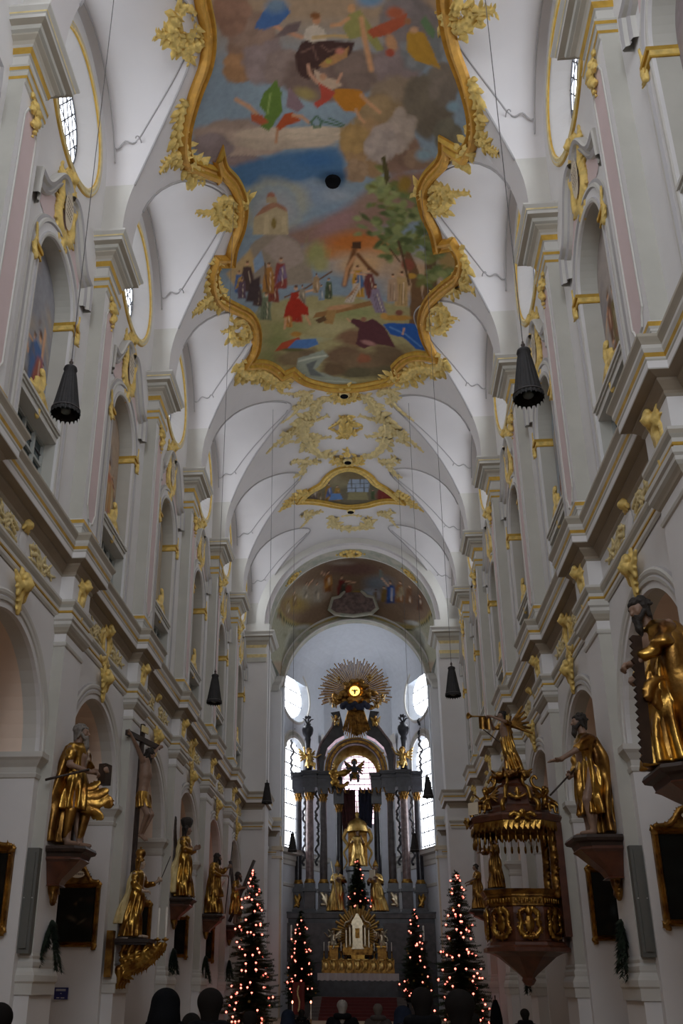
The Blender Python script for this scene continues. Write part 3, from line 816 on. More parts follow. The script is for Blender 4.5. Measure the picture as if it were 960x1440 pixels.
# choir walls
w = MB()
for s in (-1, 1):
    w.quad((s*5.75, 55.3, 0), (s*5.75, YE, 0), (s*5.75, YE, 23), (s*5.75, 55.3, 23), 'apse_plaster')
w.build('wall_choir', label='pale side walls of the choir', cat='wall', kind='structure')
for s, nm in ((-1, 'left'), (1, 'right')):
    w = MB(s)
    w.mould([(5.75, 55.3), (5.75, 60.9), (5.25, 60.9), (5.25, YE-.02)], [(p[0]*.8, p[1]-.45) for p, _ in ent], PM, ['plaster' if m == 'pink_plaster' else ('light_grey' if m in ('taupe',) else m) for _, m in ent][:-1], side=-1)
    w.mould([(5.75, 55.3), (5.75, 60.9), (5.25, 60.9), (5.25, YE-.02)], [(0, 20.2), (.1, 20.3), (.12, 20.6), (.3, 20.8), (.32, 21.0), (.45, 21.15), (0, 21.2)], PM, 'light_grey', side=-1)
    w.box(5.0, 5.75, 60.95, YE, 0, 20.3, 'plaster'); w.box(4.92, 5.3, 61.0, YE, 0, 9.2, 'cream'); w.box(4.92, 5.3, 61.0, YE, 9.95, 10.6, 'cream')
    w.box(4.85, 5.5, 60.85, YE, 9.2, 9.35, 'cream'); w.box(4.8, 5.5, 60.8, YE, 9.7, 9.95, 'cream')
    w.box(4.92, 5.75, 60.8, YE, 11.55, 11.75, 'cream')
    w.build('trim_%d' % ti, label='cream and grey pilaster and cornices at the %s edge of the apse' % nm, cat='pilaster', kind='structure'); ti += 1
# choir vault: shallow dome, painted
def choir_pt(phi, y, h=0.0):
    t = (y-56.0)/(YE-56.0)
    zc = 25.7+3.0*math.sqrt(max(0, 1-max(0, t)**2)); a = 5.45-.35*max(0, t)
    return np.array([(a-h)*math.cos(phi), y, 21.4+(zc-21.4-h)*math.sin(phi)])
w = MB()
ny, nx = 60, 110
ys = 55.3+(YE-55.3)*np.sin(np.linspace(0, PI/2, ny))**.8
rows = [[choir_pt(PI*j/nx, y) for j in range(nx+1)] for y in ys]
w.rows(rows, 'fresco')
ch = w.build('ceiling_choir', smooth=True, label='choir vault fresco of saints around a green globe, framed in stucco', cat='ceiling painting', kind='structure')
P = np.array(rows); X, Y = pix(P)
p = Paint(X, Y, '8a7a68')
A = [(388, 868), (391, 862), (395, 845), (405, 828), (420, 812), (440, 798), (465, 788), (493, 784), (525, 787), (550, 796), (575, 810), (592, 828), (604, 848), (608, 866), (600, 870), (575, 878), (545, 872), (530, 866), (470, 866), (440, 878), (415, 878)]
p.po([(330, 930), (330, 740), (650, 740), (650, 930)], '8d8b78', soft=3)
for i in range(70):
    r = random.Random(i); p.el(r.uniform(380, 615), r.uniform(780, 900), r.uniform(4, 12), r.uniform(2, 7), r.choice(['77755f', 'a39c80', '6c6c5c', 'aaa58e', '8f7a52', '8a9080']), rot=r.uniform(0, 180), soft=.7, alpha=.7)
p.po(A, '74604e', soft=2)
p.el(495, 800, 50, 13, '6a4f47', soft=.6); p.el(480, 792, 25, 4, '8f8378', soft=.8); p.el(530, 820, 28, 16, '6a7078', soft=.7); p.el(520, 838, 22, 12, '8890a0', soft=.6)
p.el(430, 838, 32, 20, '8f8470', soft=.7); p.el(580, 845, 26, 22, '5e4a3c', soft=.7); p.el(415, 850, 24, 16, '8a7440', soft=.7); p.el(450, 830, 18, 18, '96897c', soft=.6)
for (x, y, h, c, d) in [(430, 842, 24, '8d8474', dict(arm=(.4, -.1))), (446, 846, 28, '948a7c', {}), (461, 832, 30, '8c5a30', dict(col2='a87a40', arm=(-.3, .1))), (481, 846, 38, '6a2c2a', dict(col2='3c4038', arm=(.5, .3))), (491, 844, 26, '7a3c34', {}),
                        (414, 852, 20, '7c6440', {}), (540, 846, 22, '745c30', {}), (549, 848, 32, '2f4170', dict(arm=(-.4, -.1), col2='3c5a94')), (562, 846, 30, '7a5230', dict(col2='8f8064')), (575, 848, 26, '6a4a32', {}), (590, 858, 22, '5c4030', {}), (405, 862, 16, '8a7a60', {}), (528, 846, 18, '6c5a48', {}), (535, 812, 14, '6c7470', {})]:
    p.person(x, y, h, c, **d)
p.el(503, 843, 17, 15, '2f5848', soft=.2, w=0); p.el(502, 838, 12, 10, 'a0742c', soft=.6, w=.1); p.el(510, 848, 9, 8, '4c6a34', soft=.6)
p.ln([(392, 858), (400, 870), (420, 880), (450, 880), (470, 868), (482, 862)], 3, '8a7a4c'); p.ln([(608, 858), (600, 872), (580, 882), (552, 880), (530, 868), (518, 862)], 3, '8a7a4c')
p.ln([(392, 862), (402, 875), (420, 884), (450, 884), (472, 872)], 1.2, '40442c'); p.ln([(607, 864), (598, 876), (580, 886), (550, 884), (528, 872)], 1.2, '40442c')
p.el(425, 882, 16, 4, 'a3a3a0', rot=-8, soft=.5); p.el(580, 876, 14, 4, 'a3a3a0', rot=12, soft=.5)
p.el(411, 904, 12, 22, '9b9a8e', rot=15, soft=.4); p.el(590, 900, 12, 22, '9b9a8e', rot=-15, soft=.4); p.el(411, 904, 8, 16, '85857c', rot=15, soft=.4); p.el(590, 900, 8, 16, '85857c', rot=-15, soft=.4)
set_paint(ch.data, p.C*1.55)
for i, (a0, q_) in enumerate(((PI/2, 1.5), (PI*.76, 1.1), (PI*.24, 1.1))):
    r_ = random.Random(i); PP = []
    for j in range(16): t = 2*PI*j/16; PP.append((.42*math.cos(t)*q_, .26*math.sin(t)*q_, .09*q_))
    w = MB()
    for (u, v, rr) in PP+[(0, 0, .2*q_), (.6*q_, 0, .08), (-.6*q_, 0, .08)]:
        a = a0+u/5.12; w.sphere((5.08*math.cos(a), 54.58+v, TZ+5.08*math.sin(a)), (rr, rr, rr*.8), 'gold_stucco', 8, 5)
    w.build('arch_cartouche', smooth=True, label='gilded cartouche on the great arch soffit, %s' % ['at its crown', 'left of the crown', 'right of the crown'][i], cat='stucco ornament')
# rose cartouche hanging over the apse arch
lp = [(-1.55, 26.05), (-1.35, 26.75), (-.9, 26.85), (-.5, 27.3), (0, 27.45), (.5, 27.3), (.9, 26.85), (1.35, 26.75), (1.55, 26.05), (1.2, 25.75), (0, 25.6), (-1.2, 25.75)]
e0 = empty('inscription_cartouche', (0, YE-.75, 0), label='rose inscription cartouche with stucco rim above the apse arch', cat='cartouche')
w = MB(); w.mould(lp, [(0, 0), (0, .12), (.1, .2), (.2, .12), (.22, 0)], lambda u, z, h: (u, -h, z), 'stucco_green', closed=True, side=-1); w.build('rim', e0)
w = MB(); w.add([(u, -.06, z) for u, z in lp]+[(u, .05, z) for u, z in lp], [tuple(range(12)), tuple(range(12, 24))[::-1]], 'marble_red'); w.build('plate', e0)
# apse arch wall
w = MB(); n = 56
arc = [(ARr*math.cos(PI*i/n), AZc+ARr*math.sin(PI*i/n)) for i in range(n+1)]
w.rows([[(x, YE, z) for x, z in arc], [(x*1.09, YE, AZc+(z-AZc)*1.09) for x, z in arc]], 'stucco_green')
w.rows([[(x*1.09, YE, AZc+(z-AZc)*1.09) for x, z in arc], [(x*1.6, YE, AZc+(z-AZc)*1.6) for x, z in arc]], 'stucco_green')
w.mould(arc, [(0, 0), (.0, .1), (.06, .12), (.1, .06)], lambda x, z, h: (x, YE-h, z), 'plaster', side=-1)
w.mould([(x*1.09, AZc+(z-AZc)*1.09) for x, z in arc], [(0, 0), (.0, .12), (.06, .14), (.1, .0)], lambda x, z, h: (x, YE-h, z), 'plaster', side=-1)
w.rows([[(x, y, z) for x, z in arc] for y in (YE, YE+.9)], 'stucco_green')
for s in (-1, 1):
    w.quad((s*ARr, YE, 0), (s*6.2, YE, 0), (s*6.2, YE, AZc), (s*ARr, YE, AZc), 'apse_plaster'); w.quad((s*ARr, YE, 0), (s*ARr, YE+.9, 0), (s*ARr, YE+.9, AZc), (s*ARr, YE, AZc), 'apse_plaster')
    w.quad((s*ARr, YE+.9, 0), (s*5.8, YE+.9, 0), (s*5.8, YE+.9, 26), (s*ARr, YE+.9, 26), 'apse_plaster')
w.build('wall_apse_arch', label='stuccoed arch wall opening into the apse', cat='wall', kind='structure')
# apse walls with windows
PA, PB = np.array([5.7, 63.3]), np.array([2.6, 70.6])
DL = np.linalg.norm(PB-PA); DD = (PB-PA)/DL; DN = np.array([-DD[1], DD[0]])          # DN points towards the axis for the right side
if DN[0] > 0: DN = -DN
SCn = .39*DL; OZ, OA, OB = 21.45, 1.75, 1.55; WW, WZ0, WZ1 = 1.35, 10.4, 16.75
HT = 25.0
for s, nm in ((-1, 'left'), (1, 'right')):
    w = MB(s)
    Q = lambda u, z, d=0.0: (PA[0]+DD[0]*(SCn+u)-DN[0]*d, PA[1]+DD[1]*(SCn+u)-DN[1]*d, z)
    uL, uR = -SCn, DL-SCn
    def rectp(u, z, cz, z0, z1):
        du, dz = u, z-cz; t = 1e9
        if du > 0: t = min(t, uR/du)
        if du < 0: t = min(t, uL/du)
        if dz > 0: t = min(t, (z1-cz)/dz)
        if dz < 0: t = min(t, (z0-cz)/dz)
        return du*t, cz+dz*t
    def holefill(hole, cz, z0, z1):
        o = [rectp(u, z, cz, z0, z1) for u, z in hole]; nn = len(hole)
        for i in range(nn):
            j = (i+1) % nn; a, c = o[i], o[j]
            w.quad(Q(*hole[i]), Q(*hole[j]), Q(*c), Q(*a), 'apse_plaster')
            if abs(a[0]-c[0]) > 1e-4 and abs(a[1]-c[1]) > 1e-4:
                cu = a[0] if (abs(a[0]-uL) < 1e-4 or abs(a[0]-uR) < 1e-4) else c[0]; cz_ = c[1] if cu == a[0] else a[1]
                w.add([Q(*a), Q(*c), Q(cu, cz_)], [(0, 1, 2)], 'apse_plaster')
    ov = [(OA*math.cos(2*PI*i/48), OZ+OB*math.sin(2*PI*i/48)) for i in range(48)]
    ar = arch_pts(WW, WZ1, WZ0, 24)
    arb = [(WW*1.12*(1-2*i/12), WZ0) for i in range(1, 12)]
    holefill([(u*1.25, OZ+(z-OZ)*1.25) for u, z in ov], OZ, 18.9, HT)
    holefill([(u*1.12, z+(.15 if z > WZ1-1 else 0)) for u, z in ar]+arb, 14.0, 0, 18.9)
    w.rows([[Q(u*1.25, OZ+(z-OZ)*1.25) for u, z in ov], [Q(u, z, .42) for u, z in ov]], 'apse_plaster', closed=True)
    w.rows([[Q(u*1.12, z+(.15 if z > WZ1-1 else 0)) for u, z in ar], [Q(u, z, .32) for u, z in ar]], 'apse_plaster')
    w.quad(Q(-WW*1.12, WZ0), Q(WW*1.12, WZ0), Q(WW, WZ0, .32), Q(-WW, WZ0, .32), 'apse_plaster')
    w.mould([(u*1.12, z+(.15 if z > WZ1-1 else 0)) for u, z in ar], [(0, 0), (0, .06), (.1, .1), (.2, .05), (.45, .05), (.5, .1), (.58, 0)], lambda u, z, h: Q(u, z, -h), ['plaster', 'light_grey', 'light_grey', 'stucco_green', 'plaster', 'light_grey'], side=-1)
    w.mould([(u*1.25, OZ+(z-OZ)*1.25) for u, z in ov], [(0, 0), (0, .08), (.12, .12), (.2, .0)], lambda u, z, h: Q(u, z, -h), 'light_grey', closed=True, side=1)
    # side return and cornices
    w.quad((5.7, YE+.9, 0), (5.7, 63.3, 0), (5.7, 63.3, HT), (5.7, YE+.9, HT), 'apse_plaster')
    pth = [(5.7, YE+.9), (PA[0], PA[1]), (PB[0], PB[1])]
    w.mould(pth, [(0, 9.3), (.08, 9.35), (.08, 9.6), (.15, 9.7), (.15, 9.95), (.4, 10.05), (.42, 10.25), (.5, 10.35), (0, 10.4)], PM, 'light_grey', side=-1)
    w.mould(pth, [(0, 7.9), (.08, 7.95), (.1, 8.1), (0, 8.15)], PM, 'light_grey', side=-1)
    for uu in (-SCn+.35, SCn+1.2):        # flat pilasters between windows
        w.quad(Q(uu-.3, 0, -.1), Q(uu+.3, 0, -.1), Q(uu+.3, 19.3, -.1), Q(uu-.3, 19.3, -.1), 'plaster')
        w.quad(Q(uu-.42, 18.7, -.18), Q(uu+.42, 18.7, -.18), Q(uu+.5, 19.4, -.3), Q(uu-.5, 19.4, -.3), 'light_grey')
    w.build('wall_apse_%s' % nm, label='pale %s wall of the apse with two windows' % nm, cat='wall', kind='structure')
    win = empty('window_%d' % wn, label='oval window high in the %s apse wall' % nm, cat='window', kind='structure'); wn += 1
    g = MB(s); g.add([Q(u, z, .41) for u, z in ov], [tuple(range(48))], 'glass_apse'); g.build('glass', win)
    g = MB(s)
    for dz in (-.5, .5): h = OA*math.sqrt(1-(dz/OB)**2); g.tube([Q(-h, OZ+dz, .38), Q(h, OZ+dz, .38)], .04, 'lead', 5)
    for du in (-.85, 0, .85): h = OB*math.sqrt(1-(du/OA)**2); g.tube([Q(du, OZ-h, .39), Q(du, OZ+h, .39)], .022, 'lead', 5)
    g.build('glazing_bars', win)
    win = empty('window_%d' % wn, label='tall arched window in the %s apse wall' % nm, cat='window', kind='structure'); wn += 1
    g = MB(s); g.add([Q(u, z, .31) for u, z in ar], [tuple(range(len(ar)))], 'glass_apse'); g.build('glass', win)
    g = MB(s)
    for i in range(8):
        z = WZ0+.95*i+.3; h = WW if z < WZ1 else math.sqrt(max(0, WW*WW-(z-WZ1)**2)); g.tube([Q(-h, z, .28), Q(h, z, .28)], .045, 'lead', 5)
    for du in (-.7, 0, .7): g.tube([Q(du, WZ0, .29), Q(du, WZ1+math.sqrt(WW*WW-du*du), .29)], .04, 'lead', 5)
    g.build('glazing_bars', win)
# end wall of the apse with its coloured window
w = MB()
ar = arch_pts(1.35, 16.75, 12.8, 24)
ins = ar+[(1.35*(1-2*i/12), 12.8) for i in range(1, 12)]; cz = 15.4
def rp(u, z):
    du, dz = u, z-cz; t = 1e9
    if du: t = min(t, 2.6/abs(du))
    if dz > 0: t = min(t, (HT-cz)/dz)
    if dz < 0: t = min(t, (0-cz)/dz)
    return du*t, cz+dz*t
o = [rp(*q) for q in ins]
for i in range(len(ins)):
    j = (i+1) % len(ins); a, c = o[i], o[j]
    w.quad((ins[i][0], 70.6, ins[i][1]), (ins[j][0], 70.6, ins[j][1]), (c[0], 70.6, c[1]), (a[0], 70.6, a[1]), 'apse_plaster')
    if abs(a[0]-c[0]) > 1e-4 and abs(a[1]-c[1]) > 1e-4:
        cu = a[0] if abs(abs(a[0])-2.6) < 1e-4 else c[0]; cz_ = c[1] if cu == a[0] else a[1]
        w.add([(a[0], 70.6, a[1]), (c[0], 70.6, c[1]), (cu, 70.6, cz_)], [(0, 1, 2)], 'apse_plaster')
w.rows([[(u, y, z) for u, z in ar] for y in (70.6, 71.1)], 'apse_plaster')
w.build('wall_apse_end', label='end wall of the apse behind the high altar', cat='wall', kind='structure')
win = empty('window_%d' % wn, label='arched rose-tinted window seen through the high altar', cat='window', kind='structure'); wn += 1
mat('glass_rose', (.9, .8, .85), .3, emit=(1.0, .72, .85), estr=1.5)
g = MB(); g.add([(u, 71.08, z) for u, z in ar], [tuple(range(len(ar)))], 'glass_rose'); g.build('glass', win)
g = MB()
for i in range(13):
    z = 12.9+.42*i; h = 1.35 if z < 16.75 else math.sqrt(max(0.01, 1.82-(z-16.75)**2)); g.tube([(-h, 71.03, z), (h, 71.03, z)], .03, 'lead', 4)
for i in range(-3, 4): g.tube([(i*.38, 71.03, 12.8), (i*.38, 71.03, 16.75+math.sqrt(max(0, 1.82-(i*.38)**2)))], .02, 'lead', 4)
g.build('glazing_bars', win)
# apse vault
w = MB()
base = [(-ARr, YE+.9, 0), (-5.7, YE+1.0, 0), (-5.7, 63.3, 0)]+[tuple(np.array([-PA[0]+(PA[0]-PB[0])*t, PA[1]+(PB[1]-PA[1])*t, 0])) for t in np.linspace(.1, 1, 8)]
base = base+[(-x, y, 0) for x, y, z in base[::-1]]
rows = []
for j in range(13):
    a = PI/2*j/12; rows.append([(x*math.cos(a), 62.4+(y-62.4)*math.cos(a), 22.6+3.5*math.sin(a)) for x, y, z in base])
w.rows([[(x, y, 22.6) for x, y, z in base]]+rows, 'apse_plaster')
w.quad((-5, 62.4, 26.1), (5, 62.4, 26.1), (5, YE, 26.1), (-5, YE, 26.1), 'apse_plaster')
w.build('ceiling_apse', label='pale half dome of the apse', cat='ceiling', kind='structure')
EXPO = .68
# ================================================================== frescoes and gilded stucco of the vault
def vmap(pxpts): return [hit_vault(*q) for q in pxpts]
def spline(pts, n=6, closed=False):
    P = [np.array(p, float) for p in pts]; out = []; N = len(P)
    rng = range(N if closed else N-1)
    for i in rng:
        p0 = P[i-1] if (i > 0 or closed) else P[0]; p1 = P[i]; p2 = P[(i+1) % N]; p3 = P[(i+2) % N] if (i+2 < N or closed) else P[-1]
        for j in range(n):
            t = j/n; out.append(.5*((2*p1)+(-p0+p2)*t+(2*p0-5*p1+4*p2-p3)*t*t+(-p0+3*p1-3*p2+p3)*t**3))
    if not closed: out.append(P[-1])
    return out
SR = 5.77       # metres of vault per radian, roughly
def fresco_outline(segs):
    """list of curved pieces (pixel outlines), sharp corners where pieces meet, in vault coordinates (arc metres, Y)"""
    out = []
    for sg in segs:
        q = [(ph*SR, y) for ph, y in vmap(sg)]
        s = spline(q, 5) if len(q) > 2 else [np.array(a) for a in q]
        out += [tuple(p) for p in s[:-1]]
    return out
def vsurf(a, y, h): return vault_pt(a/SR, y, h)
def make_fresco(name, outline, step, paintfn, label, cat, h=.03, mirror_y=None):
    xs = np.array([p[0] for p in outline]); ysv = np.array([p[1] for p in outline])
    ga = np.arange(xs.min()-step, xs.max()+step, step); gy = np.arange(ysv.min()-step, ysv.max()+step, step*1.15)
    A, Y = np.meshgrid(ga, gy, indexing='ij')
    ins = np.zeros(A.shape, bool); n = len(outline)
    for i in range(n):
        x0, y0 = outline[i]; x1, y1 = outline[(i+1) % n]
        if y0 != y1: ins ^= ((y0 > Y) != (y1 > Y)) & (A < (x1-x0)*(Y-y0)/(y1-y0)+x0)
    k = ins[:-1, :-1] & ins[1:, :-1] & ins[:-1, 1:] & ins[1:, 1:]
    P = np.stack([(VA-h)*np.cos(A/SR), Y, VZ+(VC-VZ-h)*np.sin(A/SR)], -1)
    X, Yp = pix(P)
    C = paintfn(X, Yp)
    idx = np.arange(A.size).reshape(A.shape)
    F = np.stack([idx[:-1, :-1][k], idx[1:, :-1][k], idx[1:, 1:][k], idx[:-1, 1:][k]], 1)
    used = np.unique(F); rm = -np.ones(A.size, int); rm[used] = np.arange(len(used))
    me = bpy.data.meshes.new(name); me.from_pydata(P.reshape(-1, 3)[used].tolist(), [], rm[F].tolist())
    me.materials.append(M['fresco']); me.polygons.foreach_set('use_smooth', [True]*len(me.polygons))
    set_paint(me, C.reshape(-1, 3)[used])
    return link(me, name, label=label, cat=cat)
def big_paint(X, Y):
    Y0s = Y.copy()
    p = Paint(X, Y, '7f93a8')
    W = 6
    p.po([(200, -400), (700, -400), (700, 60), (200, 60)], '9c8a78', soft=80)
    # upper sky with clouds
    p.el(300, 200, 60, 60, '8298ae', soft=.6); p.el(430, 130, 110, 50, '8aa0b4', soft=.7)
    p.el(440, -90, 150, 100, 'b08a4c', soft=.9); p.el(450, -60, 90, 50, 'c49a4a', soft=.9)
    for a in [(352, 65, 36, 42, '8c7468', 0), (340, 95, 26, 22, '9c7a5c', 0), (372, 85, 30, 34, '8d8084', 0), (350, 40, 38, 26, '8f7b72', 0), (325, 20, 30, 30, '8c6f62', 0), (400, 95, 30, 25, '8b7d7c', 0),
              (455, 110, 55, 34, '766663', 5), (510, 100, 38, 28, '7a6c68', 10), (560, 85, 36, 42, '84787c', 0), (590, 60, 30, 40, '7c828a', 0), (575, 25, 40, 36, '7a7478', 0),
              (320, 190, 50, 24, '9a8a84', -8), (350, 200, 60, 20, 'a4948c', -5), (300, 205, 30, 18, '857a80', 0), (400, 195, 70, 16, 'b3a69a', -4), (450, 188, 55, 10, 'bcb0a2', -4),
              (340, 228, 45, 9, '87797c', 5), (560, 150, 45, 40, '8a7c6e', 0), (535, 165, 40, 30, '937f62', 0), (605, 150, 36, 50, '6d665c', 0), (625, 120, 24, 30, '77706a', 0), (520, 210, 36, 40, '9a7f60', 20),
              (497, 195, 20, 22, 'a3885c', 0), (500, 240, 18, 16, '97806a', 0), (560, 215, 30, 30, '80685c', 0), (630, 190, 20, 24, '6c6a60', 0), (560, 185, 22, 30, 'a59a94', 25), (545, 195, 26, 20, 'a89c98', 30), (535, 205, 22, 26, 'a49a98', 0), (590, 225, 20, 16, '8a7464', 0)]:
        cc = rgb(a[4]); q = random.Random(int(a[0]*3+a[1]))
        p.el(a[0], a[1], a[2]*1.05, a[3]*1.05, cc*.86, rot=a[5], soft=.22, w=.22, seed=3)
        for j in range(9):
            t = q.uniform(0, 2*PI); s_ = q.uniform(.3, .5); p.el(a[0]+a[2]*.72*math.cos(t), a[1]+a[3]*.72*math.sin(t), a[2]*s_, a[3]*s_, cc*q.uniform(.9, 1.12), soft=.35, alpha=.75, w=.2, seed=j)
        p.el(a[0]-a[2]*.2, a[1]-a[3]*.25, a[2]*.6, a[3]*.55, cc*1.15, soft=.8, alpha=.8, w=.2)
    p.el(637, 150, 12, 10, '7d9ab0', soft=.6); p.el(597, 218, 18, 12, '7e98ac', soft=.6)
    # blue band
    p.po([(322, 236), (355, 226), (400, 215), (440, 208), (474, 210), (484, 228), (488, 250), (480, 268), (440, 250), (400, 262), (330, 262)], '4a6f9a', soft=9, wb=3)
    p.el(445, 225, 36, 14, '3f699c', soft=.7); p.el(470, 248, 18, 12, '44648e', soft=.6)
    p.el(440, 272, 60, 24, '8194ae', soft=.6); p.el(475, 276, 30, 14, '94a2b6', soft=.7); p.el(480, 300, 44, 22, '7c93ae', soft=.6)
    # halo and temple
    p.el(388, 288, 52, 44, 'a9a482', soft=.45); p.el(386, 292, 42, 38, '8a98a4', soft=.25); p.el(388, 296, 36, 32, '969ca6', soft=.5)
    p.po([(400, 330), (440, 318), (475, 296), (520, 262), (560, 238), (600, 240), (600, 300), (540, 320), (470, 345), (420, 352)], '8a7068', soft=16, wb=5)
    p.el(475, 312, 48, 16, '94767a', rot=-30, soft=.6); p.el(520, 282, 34, 14, '8f7870', rot=-35, soft=.7)
    p.el(500, 342, 70, 24, 'b06c34', rot=-4, soft=.6); p.el(455, 356, 40, 16, 'b47a48', soft=.7); p.el(545, 350, 40, 24, 'b87c4c', soft=.7); p.el(510, 372, 60, 26, 'c0a07c', soft=.7); p.el(580, 390, 60, 44, 'b49a80', soft=.6); p.el(630, 360, 30, 40, '9a8458', soft=.6)
    p.po([(340, 400), (352, 345), (380, 325), (395, 327), (420, 340), (436, 370), (440, 400)], '8e857c', soft=3, wb=2)
    p.po([(368, 350), (392, 330), (420, 342), (430, 366), (400, 380)], '9c908c', soft=4, wb=2)
    p.po([(355, 330), (357, 306), (370, 296), (388, 290), (404, 297), (406, 330)], 'a89c82', soft=1.5); p.po([(357, 306), (370, 291), (386, 283), (402, 292), (404, 298), (388, 291)], '96705e', soft=1.5)
    p.el(381, 277, 7, 8, '98685a', soft=.3, w=0); p.po([(374, 286), (375, 277), (388, 277), (389, 285)], 'a09078', soft=1); p.el(385, 314, 4, 9, '7c6c3c', soft=.3, w=0)
    p.po([(370, 330), (372, 304), (378, 301), (378, 328)], 'b4a88c', soft=1); p.po([(396, 326), (396, 303), (402, 304), (403, 326)], 'b4a88c', soft=1)
    p.el(445, 358, 22, 26, '8f9264', soft=.6, w=.3); p.el(450, 372, 16, 14, '9a9a70', soft=.6)
    p.po([(318, 385), (352, 350), (362, 378), (330, 404)], 'b09a74', soft=4); p.po([(356, 366), (367, 352), (372, 372), (358, 384)], '8098b8', soft=2)
    # meadow and rocks
    p.po([(330, 455), (380, 424), (440, 415), (510, 420), (560, 424), (600, 440), (640, 470), (640, 560), (330, 560)], '9b9670', soft=6, wb=4)
    for a in [(400, 460, 40, 14, '8b8e62'), (500, 440, 50, 12, '8a9266'), (470, 462, 40, 12, 'a5a07c'), (420, 440, 40, 10, 'a8a484'), (390, 480, 30, 14, '7d8458'), (560, 470, 30, 16, '9a9672'), (435, 478, 30, 6, '9aa088'), (380, 500, 26, 16, '80845a')]:
        p.el(*a[:4], a[4], soft=.7, w=.25)
    for a in [(500, 475, 34, 16, '7a5f4c'), (485, 500, 36, 20, '6e5a48'), (520, 510, 50, 18, '75634e'), (550, 500, 34, 20, '6c5c48'), (500, 525, 36, 10, '5c5844'), (425, 500, 30, 12, '6c5e4c'), (405, 505, 24, 14, '7a6c54'), (540, 522, 30, 10, '625c48'), (470, 520, 24, 12, '655440'), (510, 505, 12, 8, '8a5a44')]:
        p.el(*a[:4], a[4], soft=.45, w=.3)
    p.po([(418, 505), (455, 492), (462, 500), (442, 520), (480, 532), (500, 540), (440, 540), (415, 525)], '8f9a94', soft=2, wb=2)
    p.po([(430, 512), (446, 506), (440, 518), (456, 530), (436, 528)], '646c70', soft=2); p.ln([(420, 508), (440, 503), (458, 500)], 1.2, 'b8c0b8'); p.ln([(425, 530), (450, 535), (500, 538)], 1.2, 'a8b4b0')
    # big tree
    p.po([(575, 480), (578, 400), (566, 350), (572, 345), (590, 385), (594, 420), (600, 350), (606, 300), (614, 300), (612, 400), (606, 440), (598, 485)], '6c5238', soft=2, wb=1)
    p.po([(596, 330), (610, 325), (616, 420), (602, 470)], '5f4c34', soft=3)
    r = random.Random(5)
    for i in range(230):
        t = r.random()
        cx, cy = r.choice([(540, 255, ), (545, 285), (560, 310), (580, 330), (600, 300), (545, 330), (575, 290), (555, 345), (600, 345), (530, 310), (615, 375), (612, 385), (568, 330), (540, 270)])
        p.el(cx+r.gauss(0, 12), cy+r.gauss(0, 12), r.uniform(6, 13), r.uniform(3.5, 7), r.choice(['57663c', '65744a', '74825a', '84905f', '8f9a6c', '4c5a36', '6c7040', '7f8a5c']), rot=r.uniform(-40, 40), soft=.6, w=.25, seed=i)
    p.po([(542, 262), (536, 222), (541, 218), (548, 250)], '4f4a2c', soft=1.5); p.el(570, 258, 13, 16, '8c7434', soft=.6, w=.3)
    p.el(573, 372, 12, 10, '844c3c', rot=30, soft=.4); p.el(578, 388, 9, 5, 'b08c3c', soft=.4)
    p.ln([(560, 340), (566, 360), (575, 400)], 2, '54402c'); p.ln([(548, 350), (562, 368)], 1.2, '54402c')
    # scene of the raised cross
    p.ln([(500, 345), (492, 372), (484, 400)], 4, '6e4a2c'); p.po([(494, 349), (496, 340), (508, 340), (507, 350)], '4a3424', soft=1)
    p.ln([(503, 358), (520, 378), (530, 386)], 3, '6e4a2c'); p.ln([(484, 400), (488, 378), (498, 362)], 2.5, 'b88c68'); p.ln([(466, 382), (430, 405), (400, 418)], 1.2, '6a4c34')
    for (x, y, h, c, d) in [(505, 418, 46, 'b48a34', dict(col2='4c6a9c', arm=(-.2, .25), lean=-.05)), (525, 420, 44, '6c3c3c', dict(lean=-.15, arm=(-.4, .2))), (536, 440, 42, '847a94', dict(lean=-.2)), (565, 430, 50, 'b0966c', {}), (552, 424, 40, 'a8907c', {}),
                            (490, 425, 34, 'b8b0a8', dict(lean=.3, col2='a87c5c')), (462, 420, 30, '4c5c48', {}), (445, 412, 28, '9c8468', {}), (452, 422, 22, '7c90a8', {})]:
        p.person(x, y, h, c, **d)
    p.po([(440, 447), (444, 440), (520, 423), (524, 429), (450, 446)], '8c6a44', soft=1); p.po([(455, 454), (462, 432), (474, 432), (468, 456), (458, 455)], '9a7c50', soft=1); p.po([(443, 450), (456, 444), (460, 450), (448, 455)], '5c4630', soft=1)
    p.el(477, 432, 24, 4, 'b48c6c', rot=-8, soft=.4)
    for (x, y, h, c, d) in [(415, 452, 52, '9a3020', dict(arm=(.45, .15), lean=.02)), (405, 460, 30, 'b07c40', {}), (372, 448, 50, '7c8474', dict(col2='98a498')), (374, 450, 40, '687460', {}), (385, 425, 40, '7c4034', dict(arm=(.2, .2))), (378, 412, 44, 'a0743c', {}), (395, 405, 44, '84403c', dict(col2='76668a')), (352, 410, 44, '4c3c3c', dict(lean=-.1)),
                            (336, 412, 32, '4a68a0', dict(col2='b08c3c')), (362, 430, 34, '4c3e3e', {}), (340, 420, 30, '5c4c60', {}), (425, 430, 30, '8c8478', {})]:
        p.person(x, y, h, c, **d)
    p.po([(398, 446), (404, 424), (420, 420), (432, 432), (434, 444), (424, 442), (416, 450), (406, 444)], '9c2c1c', soft=1.5, wb=1); p.po([(345, 424), (352, 395), (366, 388), (364, 425)], '42363a', soft=3)
    p.ln([(402, 448), (400, 462)], 1.8, 'bc9474'); p.ln([(430, 444), (436, 456)], 1.8, 'bc9474'); p.ln([(372, 370), (376, 412)], 1, '5c4430')
